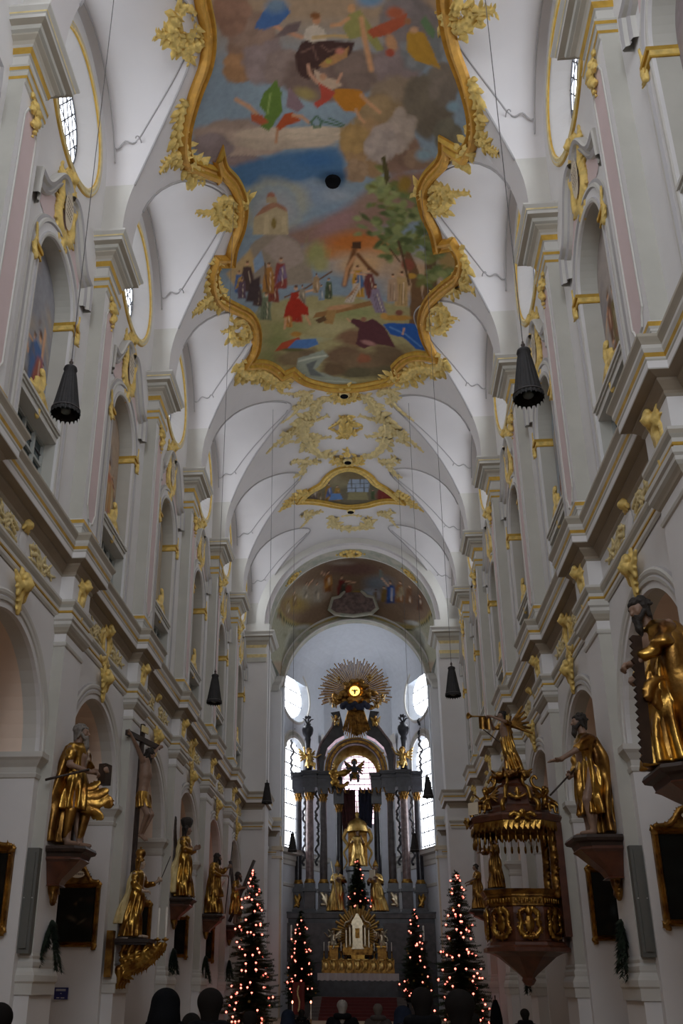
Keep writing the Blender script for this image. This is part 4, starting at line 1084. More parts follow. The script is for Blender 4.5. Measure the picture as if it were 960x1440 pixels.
    p.po([(386, 494), (396, 482), (420, 474), (424, 480), (404, 492)], 'a0482c', soft=1.5); p.po([(404, 490), (416, 478), (444, 476), (448, 484), (432, 490)], '4c74b4', soft=1.5); p.el(416, 470, 9, 5, 'a47c3c', soft=.4); p.el(412, 492, 22, 3, '5c5c3c', soft=.5)
    p.po([(500, 484), (504, 462), (492, 452), (496, 448), (512, 452), (524, 448), (540, 460), (556, 488), (530, 484), (512, 490)], '543038', soft=1.5, wb=1); p.el(511, 449, 5, 4, '8a6450', soft=.4, w=0); p.ln([(492, 452), (488, 448)], 1.2, 'c09878'); p.el(518, 482, 14, 4, 'a07878', rot=15, soft=.5)
    p.po([(538, 456), (548, 454), (584, 456), (596, 478), (602, 494), (584, 490), (566, 474), (548, 470)], '2456a8', soft=1.5, wb=1); p.ln([(548, 460), (570, 470), (592, 488)], 1.3, '5c88cc', .7); p.el(557, 447, 26, 5, 'ac8440', soft=.4); p.el(540, 444, 6, 5, 'b89050', soft=.3); p.el(561, 440, 7, 5, '7c5044', soft=.4); p.ln([(566, 470), (568, 462)], 1.3, 'c49c7c')
    # upper figures
    p.po([(418, 100), (414, 78), (424, 60), (450, 55), (478, 58), (500, 60), (492, 78), (470, 84), (450, 94), (436, 112), (424, 108)], '473432', soft=2, wb=1.5); p.ln([(424, 74), (440, 66), (446, 84)], 1.5, '6c5450'); p.ln([(452, 64), (462, 72), (480, 66)], 1.5, '6c5450')
    p.po([(426, 54), (430, 40), (442, 34), (456, 42), (460, 56), (440, 60)], 'bcb4ac', soft=1.5); p.el(445, 28, 7, 8, 'b08468', soft=.35, w=0); p.el(443, 22, 9, 6, '7c5434', soft=.4, w=0)
    p.ln([(424, 52), (405, 46), (386, 36)], 3.2, 'bc9078'); p.el(383, 32, 4, 3.5, 'd8d4d0', soft=.4, w=0); p.po([(386, 52), (404, 34), (424, 30), (418, 44), (400, 50)], '6c6064', soft=2)
    p.ln([(440, 53), (470, 50), (492, 52)], 2.4, 'b49a6c'); p.po([(360, 32), (375, 10), (398, 2), (408, 18), (392, 34), (372, 42), (358, 40)], '4668a0', soft=2, wb=1); p.el(388, 8, 22, 14, '6c84a0', soft=.6)
    p.po([(448, 92), (460, 82), (480, 72), (490, 66), (488, 80), (470, 90), (456, 96)], 'a88058', soft=2); p.el(478, 72, 8, 6, 'b4786c', soft=.5); p.el(462, 86, 6, 4, 'a89c50', soft=.5)
    p.po([(482, 40), (490, 20), (506, 14), (520, 34), (540, 70), (530, 72), (512, 50), (492, 56)], '8c8c58', soft=2); p.el(494, 12, 7, 8, 'bc9470', soft=.4, w=0); p.ln([(508, 26), (512, 52), (522, 98)], 4, 'bc9270'); p.ln([(490, 26), (478, 34), (466, 36)], 3, 'bc9270')
    p.po([(514, 44), (535, 34), (554, 26), (572, 18), (570, 34), (548, 48), (524, 54)], 'a0543c', soft=2, wb=1); p.el(556, 18, 16, 11, 'a05c44', soft=.5); p.el(520, -5, 26, 18, '6c8cb0', soft=.5); p.el(550, 60, 9, 16, 'b08868', rot=-25, soft=.4); p.el(548, 74, 8, 7, '9c5040', soft=.4)
    p.po([(572, 48), (580, 40), (596, 46), (604, 62), (620, 96), (604, 92), (584, 86), (572, 70)], 'a88434', soft=1.8, wb=1); p.po([(590, 30), (598, 22), (612, 44), (610, 56), (600, 46)], '5f7a5c', soft=1.5); p.el(573, 30, 6, 6, '94684c', soft=.4, w=0); p.el(582, 42, 8, 6, 'b89478', soft=.5)
    p.po([(440, 96), (446, 100), (462, 110), (474, 112), (482, 120), (462, 128), (448, 120)], 'b8a494', soft=1.8); p.el(454, 108, 6, 6, 'b48c74', soft=.4, w=0); p.ln([(446, 116), (436, 104), (433, 92)], 2.6, 'bc9480'); p.ln([(474, 116), (480, 104)], 2.2, 'bc9480')
    p.po([(468, 136), (470, 126), (490, 124), (510, 128), (516, 144), (504, 158), (484, 156), (476, 148)], 'b0782c', soft=1.8, wb=1); p.po([(448, 116), (458, 122), (472, 130), (464, 140), (446, 152), (440, 146), (452, 138)], 'a84c40', soft=1.6); p.el(430, 132, 22, 12, '94885c', rot=15, soft=.6)
    p.ln([(508, 134), (522, 148), (534, 158)], 2.8, 'bc9474'); p.ln([(500, 154), (506, 166), (512, 172)], 2.4, 'bc9474')
    p.po([(364, 148), (370, 130), (382, 120), (388, 112), (396, 130), (396, 158), (388, 170), (378, 184), (366, 178), (374, 160)], '5f7c3c', soft=1.6, wb=1); p.ln([(380, 132), (376, 160)], 1.5, '8ca464', .7)
    p.ln([(332, 140), (350, 150), (362, 162)], 3.2, 'bc9478'); p.po([(352, 160), (368, 162), (378, 172), (366, 176), (354, 170)], 'a4583c', soft=1.5); p.po([(388, 178), (400, 160), (412, 158), (424, 170), (404, 176), (392, 184)], 'a4502f', soft=1.6); p.ln([(390, 182), (388, 200)], 2, 'b08468'); p.ln([(412, 162), (424, 164), (434, 172)], 2.4, 'bc9478')
    p.po([(402, 150), (406, 122), (418, 136), (428, 150), (418, 158)], '84707c', soft=2)
    p.ln([(446, 164), (452, 170), (450, 178), (442, 179), (437, 172), (444, 164)], 1.6, '4c6c54'); p.ln([(452, 170), (480, 178)], 1.4, '4c6c54'); p.ln([(462, 166), (484, 176)], 1.2, '4c6c54')
    # beyond the top of the photograph: more sky and cloud
    for i in range(26):
        q = random.Random(i+90); p.el(q.uniform(280, 640), q.uniform(-420, -60), q.uniform(30, 70), q.uniform(14, 40), q.choice(['9a8a80', '8f7c70', 'a89478', '8498ac', 'b09468', '7c7474']), soft=.7, w=.25, seed=i)
    return p.C*np.array([1.22, 1.10, .94])
L_ = [(300, -260), (285, -200), (276, -120), (280, -60), (290, 0), (298, 45), (294, 90), (277, 135), (264, 180), (262, 210), (268, 226)]
segs = [L_, [(268, 226), (302, 238)], [(302, 238), (311, 216)], [(311, 216), (316, 234), (334, 255), (344, 285), (341, 318), (330, 348), (326, 372)], [(326, 372), (306, 372)],
        [(306, 372), (301, 392), (308, 415), (330, 428), (352, 440), (363, 462), (362, 490), (352, 508)], [(352, 508), (372, 508), (388, 515), (398, 524)], [(398, 524), (412, 518)], [(412, 518), (430, 532), (460, 540), (485, 542), (510, 540), (540, 534), (556, 526)],
        [(556, 526), (553, 514)], [(553, 514), (566, 502), (585, 496), (608, 498)], [(608, 498), (596, 475), (591, 450), (600, 422), (622, 400), (641, 385), (646, 365), (638, 348)], [(638, 348), (614, 352)], [(614, 352), (608, 325), (596, 300), (590, 270), (598, 246), (616, 226), (622, 214)],
        [(622, 214), (622, 195)], [(622, 195), (650, 212)], [(650, 212), (662, 190), (662, 160), (650, 115), (633, 70), (622, 20), (620, -20), (626, -80), (618, -160), (600, -260)]]
out = fresco_outline(segs)
make_fresco('vault_fresco', out, .055, big_paint, 'great ceiling fresco of angels, temple, tree and men raising a cross', 'ceiling painting')
w = MB()
w.mould(out, [(-.12, 0), (-.11, .10), (-.03, .20), (.05, .12), (.12, .12), (.19, .24), (.28, .24), (.36, .10), (.38, 0)], lambda a, y, h: vsurf(a, y, h), ['frame_ochre', 'gold_paint', 'frame_ochre', 'frame_ochre', 'gold_paint', 'frame_ochre', 'frame_ochre', 'frame_ochre'], closed=True, side=1)
FR = empty('fresco_frame', label='curving gilded frame with shells around the great ceiling fresco', cat='frame')
w.build('moulding', FR, smooth=False)
def small_paint(X, Y):
    p = Paint(X, Y, '6c6450')
    p.el(440, 675, 46, 22, '7c7458', soft=.6); p.el(480, 672, 30, 16, '8a8264', soft=.4); p.el(505, 668, 40, 14, '7c6c4c', soft=.5); p.el(460, 672, 22, 10, '94886c', soft=.5)
    p.po([(488, 692), (489, 680), (492, 674), (516, 674), (519, 680), (518, 692)], '9aa8bc', soft=1)
    for x in (494, 500, 506, 512): p.ln([(x, 674), (x, 692)], .5, '5c5c54')
    for y in (680, 686): p.ln([(489, y), (518, y)], .5, '5c5c54')
    p.po([(488, 703), (490, 692), (516, 692), (518, 703)], '8c8460', soft=1)
    for (x, y, h, c, d) in [(430, 704, 22, '4c3c34', {}), (442, 702, 26, '6c5c54', dict(col2='948474')), (450, 704, 18, '7c6c50', {}), (462, 704, 26, '94702c', dict(col2='4c68a0')), (474, 704, 22, '9c7834', {}), (536, 704, 26, '7c3834', {}), (548, 705, 22, '8c2c28', {}), (560, 706, 14, '6c2c2c', {}), (524, 702, 14, '4c5c38', {})]:
        p.person(x, y, h, c, **d)
    p.po([(462, 704), (466, 694), (478, 694), (482, 702)], '5c80b4', soft=1); p.el(545, 695, 18, 12, '80302a', soft=.5, w=.3)
    return p.C*.95
segs2 = [[(418, 706), (425, 697), (436, 688), (450, 680), (458, 670), (472, 660), (490, 656), (508, 660), (522, 669), (530, 678), (545, 687), (558, 697), (568, 707)], [(568, 707), (548, 705), (532, 707)], [(532, 707), (515, 711), (490, 713), (470, 711), (454, 708)], [(454, 708), (438, 706), (418, 706)]]
out2 = fresco_outline(segs2)
make_fresco('vault_fresco', out2, .07, small_paint, 'small fresco with a lattice window and a red-robed group on the vault', 'ceiling painting')
w = MB()
w.mould(out2, [(-.12, 0), (-.10, .14), (0, .2), (.12, .14), (.26, .18), (.34, 0)], lambda a, y, h: vsurf(a, y, h), ['gold_paint', 'gold_stucco', 'gold_paint', 'gold_stucco', 'gold_paint'], closed=True, side=1)
FR2 = empty('fresco_frame', label='gilded frame of the small lattice-window fresco on the vault', cat='frame')
w.build('moulding', FR2)

# ---- gilded stucco relief laid on the vault: leafy scrolls
def relief(name, strokes, label, mat='gold_stucco', ruffle=.25, seed=0, smap=None, h0=.0, group=None, cat='stucco ornament', parent=None):
    """strokes: (points in vault metres, start radius, end radius, leaves)"""
    w = MB(); r = random.Random(seed)
    mp = smap or vsurf
    for pts, r0, r1, leaves in strokes:
        s = spline(pts, 6) if len(pts) > 2 else [np.array(pts[0])*(1-t)+np.array(pts[1])*t for t in np.linspace(0, 1, 6)]
        n = len(s); rows = []
        for i, p in enumerate(s):
            a = s[max(i-1, 0)]; b = s[min(i+1, n-1)]; t = (b-a)/(np.linalg.norm(b-a)+1e-9); nn = np.array([t[1], -t[0]])
            R = (r0+(r1-r0)*i/(n-1))*(1+ruffle*math.sin(i*2.3+seed))
            rows.append([mp(*(p+nn*R*c), h0+R*hh) for c, hh in ((-1, -.1), (-.75, .45), (-.3, .85), (0, .55), (.3, .85), (.75, .45), (1, -.1))])
            if leaves and i % 2 == 1:
                for sd in (-1, 1):
                    if r.random() < leaves:
                        L = R*r.uniform(1.3, 2.2); d = t*r.uniform(.2, .9)+nn*sd; d /= np.linalg.norm(d); q = p+nn*sd*R*.6; e = np.array([-d[1], d[0]])
                        w.rows([[mp(*(q-e*R*.3), h0), mp(*q, h0+R*.5), mp(*(q+e*R*.3), h0)], [mp(*(q+d*L*.5-e*R*.5), h0), mp(*(q+d*L*.5), h0+R*.75), mp(*(q+d*L*.5+e*R*.5), h0)],
                                [mp(*(q+d*L-e*R*.05), h0), mp(*(q+d*L), h0+R*.25), mp(*(q+d*L+e*R*.05), h0)]], mat)
        w.rows(rows, mat)
    return w
def vrel(label, pxstrokes, mat='gold_stucco', seed=0, sc=1.0, group=None, name='stucco_ornament', parent=None, lift=0.0):
    st = []
    for pts, r0, r1, lv in pxstrokes:
        st.append(([(ph*SR, y) for ph, y in vmap(pts)], r0*sc, r1*sc, lv))
    w = relief(name, st, label, mat, seed=seed, h0=lift)
    o = w.build(name, parent, smooth=True)
    if parent is None: tag(o, label, 'stucco ornament', group)
    return o
# shells and leaves around the great frame
vrel('gilded shell with leafy tails on the upper left of the great frame', [([(250, 22), (240, 40), (245, 60), (262, 68), (282, 60), (290, 42)], .16, .13, .35), ([(250, 22), (262, 10), (275, 20)], .12, .06, .35), ([(240, 46), (228, 50), (218, 48)], .10, .04, .9), ([(256, 64), (262, 78), (268, 86)], .13, .05, .35), ([(262, 36), (266, 52)], .2, .14, .2)], seed=1, sc=1.45, parent=FR, name='shell')
vrel('gilded shell with leafy tails on the upper right of the great frame', [([(622, 12), (630, 30), (646, 38), (662, 30), (668, 12)], .16, .13, .35), ([(664, 16), (680, 16), (698, 14)], .12, .05, .9), ([(646, 36), (650, 46), (652, 55)], .13, .05, .35), ([(640, 8), (652, 16)], .2, .14, .2)], seed=2, sc=1.45, parent=FR, name='shell')
vrel('gilded leaf garland beside the left curve of the great frame', [([(262, 140), (254, 160), (250, 185), (256, 205), (262, 220)], .10, .15, .9), ([(262, 222), (246, 218), (234, 228), (224, 244)], .13, .04, .8), ([(262, 228), (275, 240), (290, 246)], .2, .12, .8)], seed=3, sc=1.5, parent=FR, name='leaf_garland')
vrel('gilded leaf garland beside the right curve of the great frame', [([(660, 110), (668, 130), (668, 155), (674, 175), (668, 195)], .12, .15, .9), ([(672, 190), (682, 200), (690, 210), (702, 216)], .13, .04, .8), ([(664, 205), (652, 218), (642, 230)], .2, .12, .8)], seed=4, sc=1.5, parent=FR, name='leaf_garland')
vrel('gilded shell cartouche left of the painted temple', [([(305, 282), (308, 302), (322, 316), (336, 308), (334, 290), (318, 280), (305, 286)], .12, .12, .7), ([(308, 296), (292, 299), (274, 297)], .11, .04, .5), ([(335, 285), (346, 284)], .12, .2, .9), ([(322, 312), (324, 326)], .12, .05, .7), ([(314, 290), (324, 302)], .2, .12, .1)], seed=5, sc=1.45, parent=FR, name='shell')
vrel('gilded shell cartouche right of the painted tree', [([(598, 268), (600, 284), (612, 296), (626, 290), (628, 272), (614, 262), (600, 268)], .12, .12, .7), ([(626, 274), (642, 273), (662, 272)], .11, .04, .5), ([(596, 270), (584, 266)], .12, .2, .9), ([(616, 294), (620, 302)], .12, .05, .7), ([(608, 272), (618, 284)], .2, .12, .1)], seed=6, sc=1.45, parent=FR, name='shell')
vrel('gilded leaf spray at the left shoulder of the great frame', [([(308, 360), (300, 380), (298, 402), (305, 416)], .12, .16, .9), ([(302, 412), (288, 424), (278, 434), (270, 442)], .14, .04, .9), ([(305, 420), (318, 430), (330, 436)], .14, .07, .8)], seed=7, sc=1.5, parent=FR, name='leaf_spray')
vrel('gilded leaf spray at the right shoulder of the great frame', [([(630, 340), (648, 356), (654, 375), (648, 392)], .12, .16, .9), ([(648, 392), (656, 402), (668, 410)], .14, .04, .9), ([(644, 400), (630, 410), (612, 416)], .14, .07, .8)], seed=8, sc=1.5, parent=FR, name='leaf_spray')
vrel('small gilded shell in the left lunette below the shoulder spray', [([(326, 454), (326, 474), (338, 482), (350, 474), (350, 456), (338, 450), (326, 456)], .12, .12, .35), ([(326, 464), (310, 467)], .09, .03, .4), ([(334, 460), (342, 472)], .2, .14, .1)], seed=9, sc=1.45, parent=FR, name='shell')
vrel('small gilded shell in the right lunette below the shoulder spray', [([(602, 438), (602, 458), (614, 466), (626, 458), (628, 440), (614, 432), (602, 440)], .12, .12, .35), ([(628, 448), (644, 448)], .09, .03, .4), ([(610, 442), (618, 456)], .2, .14, .1)], seed=10, sc=1.45, parent=FR, name='shell')
vrel('gilded acanthus spray at the lower left end of the great frame', [([(336, 508), (338, 522), (352, 528), (368, 524), (385, 534), (400, 538)], .14, .2, .9), ([(338, 514), (330, 530)], .12, .05, .8), ([(360, 522), (354, 540)], .15, .05, .9), ([(380, 530), (372, 548)], .12, .04, .9), ([(400, 536), (408, 546)], .13, .04, .9), ([(398, 532), (425, 530)], .15, .08, .8)], seed=11, sc=1.5, parent=FR, name='acanthus_spray')
vrel('gilded acanthus spray at the lower right end of the great frame', [([(624, 502), (620, 514), (604, 518), (588, 518), (570, 528), (552, 530)], .14, .2, .9), ([(620, 508), (630, 518)], .12, .05, .8), ([(602, 520), (612, 534)], .15, .05, .9), ([(580, 522), (596, 540)], .12, .04, .9), ([(556, 532), (568, 538)], .13, .04, .9), ([(552, 532), (530, 538)], .13, .08, .8)], seed=12, sc=1.5, parent=FR, name='acanthus_spray')
# flat stucco field of the two bays behind
G = 'pale gilded leaf scrolls on the vault before the choir'
vrel('gilded C-scroll chain on the left of the stucco field', [([(466, 562), (454, 560), (446, 570), (440, 582), (430, 586), (424, 592), (424, 606), (432, 618)], .12, .2, .8), ([(424, 594), (440, 592), (462, 584)], .12, .05, .95), ([(432, 612), (446, 616), (466, 614)], .13, .05, .95), ([(428, 586), (414, 604), (402, 614), (390, 622), (374, 638)], .18, .05, .95), ([(404, 602), (402, 622)], .2, .14, .8), ([(430, 618), (438, 630), (452, 640), (468, 640)], .18, .14, .6)], 'gold_pale', seed=20, sc=1.35)
vrel('gilded C-scroll chain on the right of the stucco field', [([(508, 558), (516, 558), (524, 570), (532, 582), (542, 586)], .12, .2, .8), ([(542, 590), (526, 590), (504, 584)], .12, .05, .95), ([(546, 604), (532, 612), (514, 614)], .13, .05, .95), ([(540, 584), (550, 598), (566, 610), (580, 622), (596, 636)], .18, .05, .95), ([(562, 600), (566, 620)], .2, .14, .8), ([(546, 612), (538, 628), (524, 640), (510, 640)], .18, .14, .6), ([(548, 590), (546, 610)], .2, .2, .6)], 'gold_pale', seed=21, sc=1.35)
vrel('pale gilded leaf at the left lunette tip beside the fresco end', [([(412, 556), (428, 552), (436, 562), (426, 572), (416, 568)], .12, .1, .9), ([(428, 552), (424, 568), (408, 586), (392, 596)], .10, .04, .5), ([(412, 554), (396, 553)], .07, .03, .3)], 'gold_pale', seed=22, sc=1.35)
vrel('pale gilded leaf at the right lunette tip beside the fresco end', [([(532, 556), (540, 548), (552, 550), (556, 560), (544, 566)], .12, .1, .9), ([(548, 552), (552, 566), (566, 580), (582, 592)], .10, .04, .5), ([(552, 548), (572, 545)], .07, .03, .3)], 'gold_pale', seed=23, sc=1.35)
vrel('gilded diamond rosette in the middle of the stucco field', [([(462, 602), (476, 594), (486, 584)], .04, .12, .6), ([(486, 584), (496, 594), (510, 600)], .12, .04, .6), ([(510, 602), (496, 608), (486, 614)], .04, .12, .6), ([(486, 614), (476, 608), (462, 602)], .12, .04, .6), ([(476, 600), (496, 600)], .28, .28, .3), ([(484, 592), (488, 608)], .2, .2, .3)], 'gold_stucco', seed=24, sc=1.35)
vrel('gilded boss with a black ring hole at the foot of the great fresco', [([(472, 544), (472, 556), (484, 564), (498, 556), (498, 544)], .13, .13, .9), ([(484, 562), (485, 570)], .12, .03, .4), ([(476, 546), (496, 546)], .16, .16, .3)], seed=25, sc=1.35, parent=FR, name='boss')
vrel('gilded boss with a black ring hole above the small fresco', [([(474, 640), (476, 650), (490, 652), (502, 648), (504, 640)], .14, .14, .9), ([(488, 640), (488, 628)], .13, .03, .5)], seed=26, sc=1.35, parent=FR2, name='boss')
vrel('gilded leaf tail at the left corner of the small fresco', [([(432, 690), (416, 698), (404, 706), (392, 720)], .2, .05, .95), ([(410, 700), (404, 712)], .2, .1, .9)], seed=27, sc=1.35, parent=FR2, name='leaf_tail')
vrel('gilded leaf tail at the right corner of the small fresco', [([(556, 690), (570, 700), (582, 708), (596, 720)], .2, .05, .95), ([(572, 702), (580, 712)], .2, .1, .9)], seed=28, sc=1.35, parent=FR2, name='leaf_tail')
vrel('pale gilded leaf at the left lunette above the small fresco', [([(408, 650), (424, 648), (440, 650), (448, 646)], .1, .12, .9), ([(430, 650), (424, 664), (412, 672)], .14, .05, .9), ([(430, 660), (420, 676)], .08, .03, .5)], 'gold_pale', seed=29, sc=1.35)
vrel('pale gilded leaf at the right lunette above the small fresco', [([(532, 648), (546, 648), (560, 644)], .1, .12, .9), ([(544, 650), (552, 664), (566, 672)], .14, .05, .9), ([(552, 660), (560, 674)], .08, .03, .5)], 'gold_pale', seed=30, sc=1.35)
vrel('radiant painted wreath of pale gold before the great arch', [([(472, 726), (466, 732), (474, 740), (492, 743), (512, 740), (520, 733), (514, 727)], .14, .14, .95), ([(480, 726), (494, 724), (508, 726)], .06, .06, .2), ([(474, 740), (462, 734)], .1, .03, .9), ([(514, 738), (526, 732)], .1, .03, .9)], 'gold_pale', seed=31, sc=1.35)
vrel('pale gilded leaf at the last left lunette', [([(424, 722), (440, 722), (452, 718)], .14, .08, .95), ([(438, 722), (430, 734), (422, 742)], .1, .04, .9)], 'gold_pale', seed=32, sc=1.35)
vrel('pale gilded leaf at the last right lunette', [([(532, 722), (544, 722), (552, 718)], .14, .08, .95), ([(544, 722), (552, 734), (560, 742)], .1, .04, .9)], 'gold_pale', seed=33, sc=1.35)
# black holes
for i, (q, rr) in enumerate((((468, 250), .22), ((484, 551), .2), ((489, 645), .2), ((493, 715), .2))):
    ph, y = hit_vault(*q); w = MB()
    w.rows([[vsurf(ph*SR+rr*k*math.cos(a), y+rr*k*math.sin(a), h) for a in np.linspace(0, 2*PI, 17)] for k, h in ((1.3, .14), (1.15, .26), (1.0, .27))], 'gold_pale' if i else 'black_cloth')
    w.add([vsurf(ph*SR+rr*math.cos(a), y+rr*math.sin(a), .268) for a in np.linspace(0, 2*PI, 17)[:-1]], [tuple(range(16))], 'black_cloth')
    w.build('rope_hole', [None, FR, FR2, None][i]) if i in (1, 2) else w.build('vault_opening', label='round black rope hole %s' % ['in the blue sky of the great fresco', 'in the boss at the foot of the great fresco', 'in the boss above the small fresco', 'between small fresco and painted wreath'][i], cat='opening')
# ================================================================== gilded stucco on the walls (built once per side, copied along the bays)
def leafy(pts, r0, r1, seed=0, leaves=1.0, L=1.9, flat=.8, h=.03):
    """capsules in (u, z, h) space for a leafy scroll"""
    r = random.Random(seed); s = spline([(a, b) for a, b in pts], 4) if len(pts) > 2 else [np.array(pts[0])*(1-t)+np.array(pts[1])*t for t in np.linspace(0, 1, 5)]
    n = len(s); out = []
    for i in range(n-1):
        ra = r0+(r1-r0)*i/(n-1); rb = r0+(r1-r0)*(i+1)/(n-1)
        out.append(('c', (s[i][0], s[i][1], h), (s[i+1][0], s[i+1][1], h), ra, rb))
        t = s[i+1]-s[i]; t /= np.linalg.norm(t)+1e-9; nn = np.array([t[1], -t[0]])
        for sd in (-1, 1):
            if r.random() < leaves*.7:
                d = t*r.uniform(.1, .9)+nn*sd; d /= np.linalg.norm(d); q = s[i]+d*ra*L*r.uniform(.8, 1.3)
                out.append(('c', (s[i][0], s[i][1], h), (q[0], q[1], h+ra*r.uniform(0, .6)), ra*.6, ra*.22))
    return out
def wallmap(sgn, x0, flipu=1):
    return lambda V: np.stack([sgn*(x0-V[:, 2]), V[:, 0]*flipu, V[:, 1]], 1)
def cherub(c, s, h=.1):
    """head with two little wings"""
    u, z = c
    P = [('e', (u, z, h), (.11*s, .13*s, .11*s)), ('c', (u, z-.02*s, h+.10*s), (u, z-.01*s, h+.12*s), .03*s, .02*s)]
    for i in range(7):
        a = PI*i/6; P.append(('e', (u+.10*s*math.cos(a), z+.07*s+.07*s*math.sin(a), h+.02), (.045*s,)*3))
    for sd in (-1, 1):
        for j in range(4):
            P.append(('c', (u+sd*.10*s, z-.06*s, h*.7), (u+sd*(.30-.05*j)*s, z+(.10-.10*j)*s, h*.5), .05*s, .025*s))
    return P
def cart_parts():
    P = []
    for sd in (-1, 1):
        P += leafy([(sd*.12, 21.05), (sd*.50, 20.9), (sd*.54, 20.5), (sd*.42, 20.2), (sd*.52, 19.8), (sd*.40, 19.45), (sd*.10, 19.25)], .12, .14, 3+sd, 1)
        P += leafy([(sd*.36, 19.55), (sd*.55, 19.5), (sd*.62, 19.7)], .08, .04, 5+sd, 1)
        P += leafy([(sd*.40, 20.9), (sd*.58, 21.1), (sd*.5, 21.3)], .07, .03, 7+sd, 1)
        P += leafy([(sd*.1, 19.3), (sd*.3, 19.1), (sd*.2, 18.95)], .09, .04, 9+sd, 1)
    P += leafy([(-.12, 21.05), (0, 21.25), (.12, 21.5), (.02, 21.6)], .13, .05, 2, 1) + leafy([(0, 19.35), (.02, 19.05), (0, 18.85)], .14, .05, 3, 1)
    P += cherub((.05, 21.25), 1.1, .16)
    return P
def frieze_gilt():
    P = []
    N = 14
    for i in range(N):
        a, b = 2*PI*i/N, 2*PI*(i+1)/N
        P.append(('c', (.27*math.cos(a), 10.62+.36*math.sin(a), .05), (.27*math.cos(b), 10.62+.36*math.sin(b), .05), .055, .055))
    P += cherub((.05, 11.05), 1.2, .14)
    for sd in (-1, 1):
        P += leafy([(sd*.3, 10.95), (sd*.52, 10.8), (sd*.46, 10.55)], .08, .04, 11+sd, 1) + leafy([(sd*.15, 10.2), (sd*.4, 10.1), (sd*.5, 10.3)], .09, .04, 13+sd, 1)
    P += leafy([(0, 10.3), (.0, 10.1), (.05, 9.95)], .12, .06, 15, 1)
    return P
def frieze_leaves(x0):
    P = []
    for sd in (-1, 1):
        P += leafy([(sd*x0, 10.75), (sd*(x0+.45), 10.85), (sd*(x0+.8), 10.65), (sd*(x0+1.2), 10.75), (sd*(x0+1.5), 10.55)], .05, .025, 21+sd, 1.0, 2.6, h=.015)
        P += leafy([(sd*x0, 10.45), (sd*(x0+.4), 10.5), (sd*(x0+.8), 10.42), (sd*(x0+1.1), 10.5)], .045, .02, 23+sd, 1.0, 2.4, h=.015)
        P += leafy([(sd*(x0+.3), 10.9), (sd*(x0+.6), 10.55), (sd*(x0+1.0), 10.95)], .04, .025, 25+sd, 1.0, 2.6, h=.015)
        P += leafy([(sd*(x0+.1), 10.6), (sd*(x0+.5), 10.72), (sd*(x0+.9), 10.5), (sd*(x0+1.4), 10.9)], .045, .03, 27+sd, 1.0, 2.6, h=.015)
        P += leafy([(sd*(x0+.9), 10.85), (sd*(x0+1.2), 10.6), (sd*(x0+1.75), 10.75)], .04, .025, 29+sd, 1.0, 2.6, h=.015)
    return P
def bounds_map(P, h): return pbounds(P, 2.2*h)
GM = {}
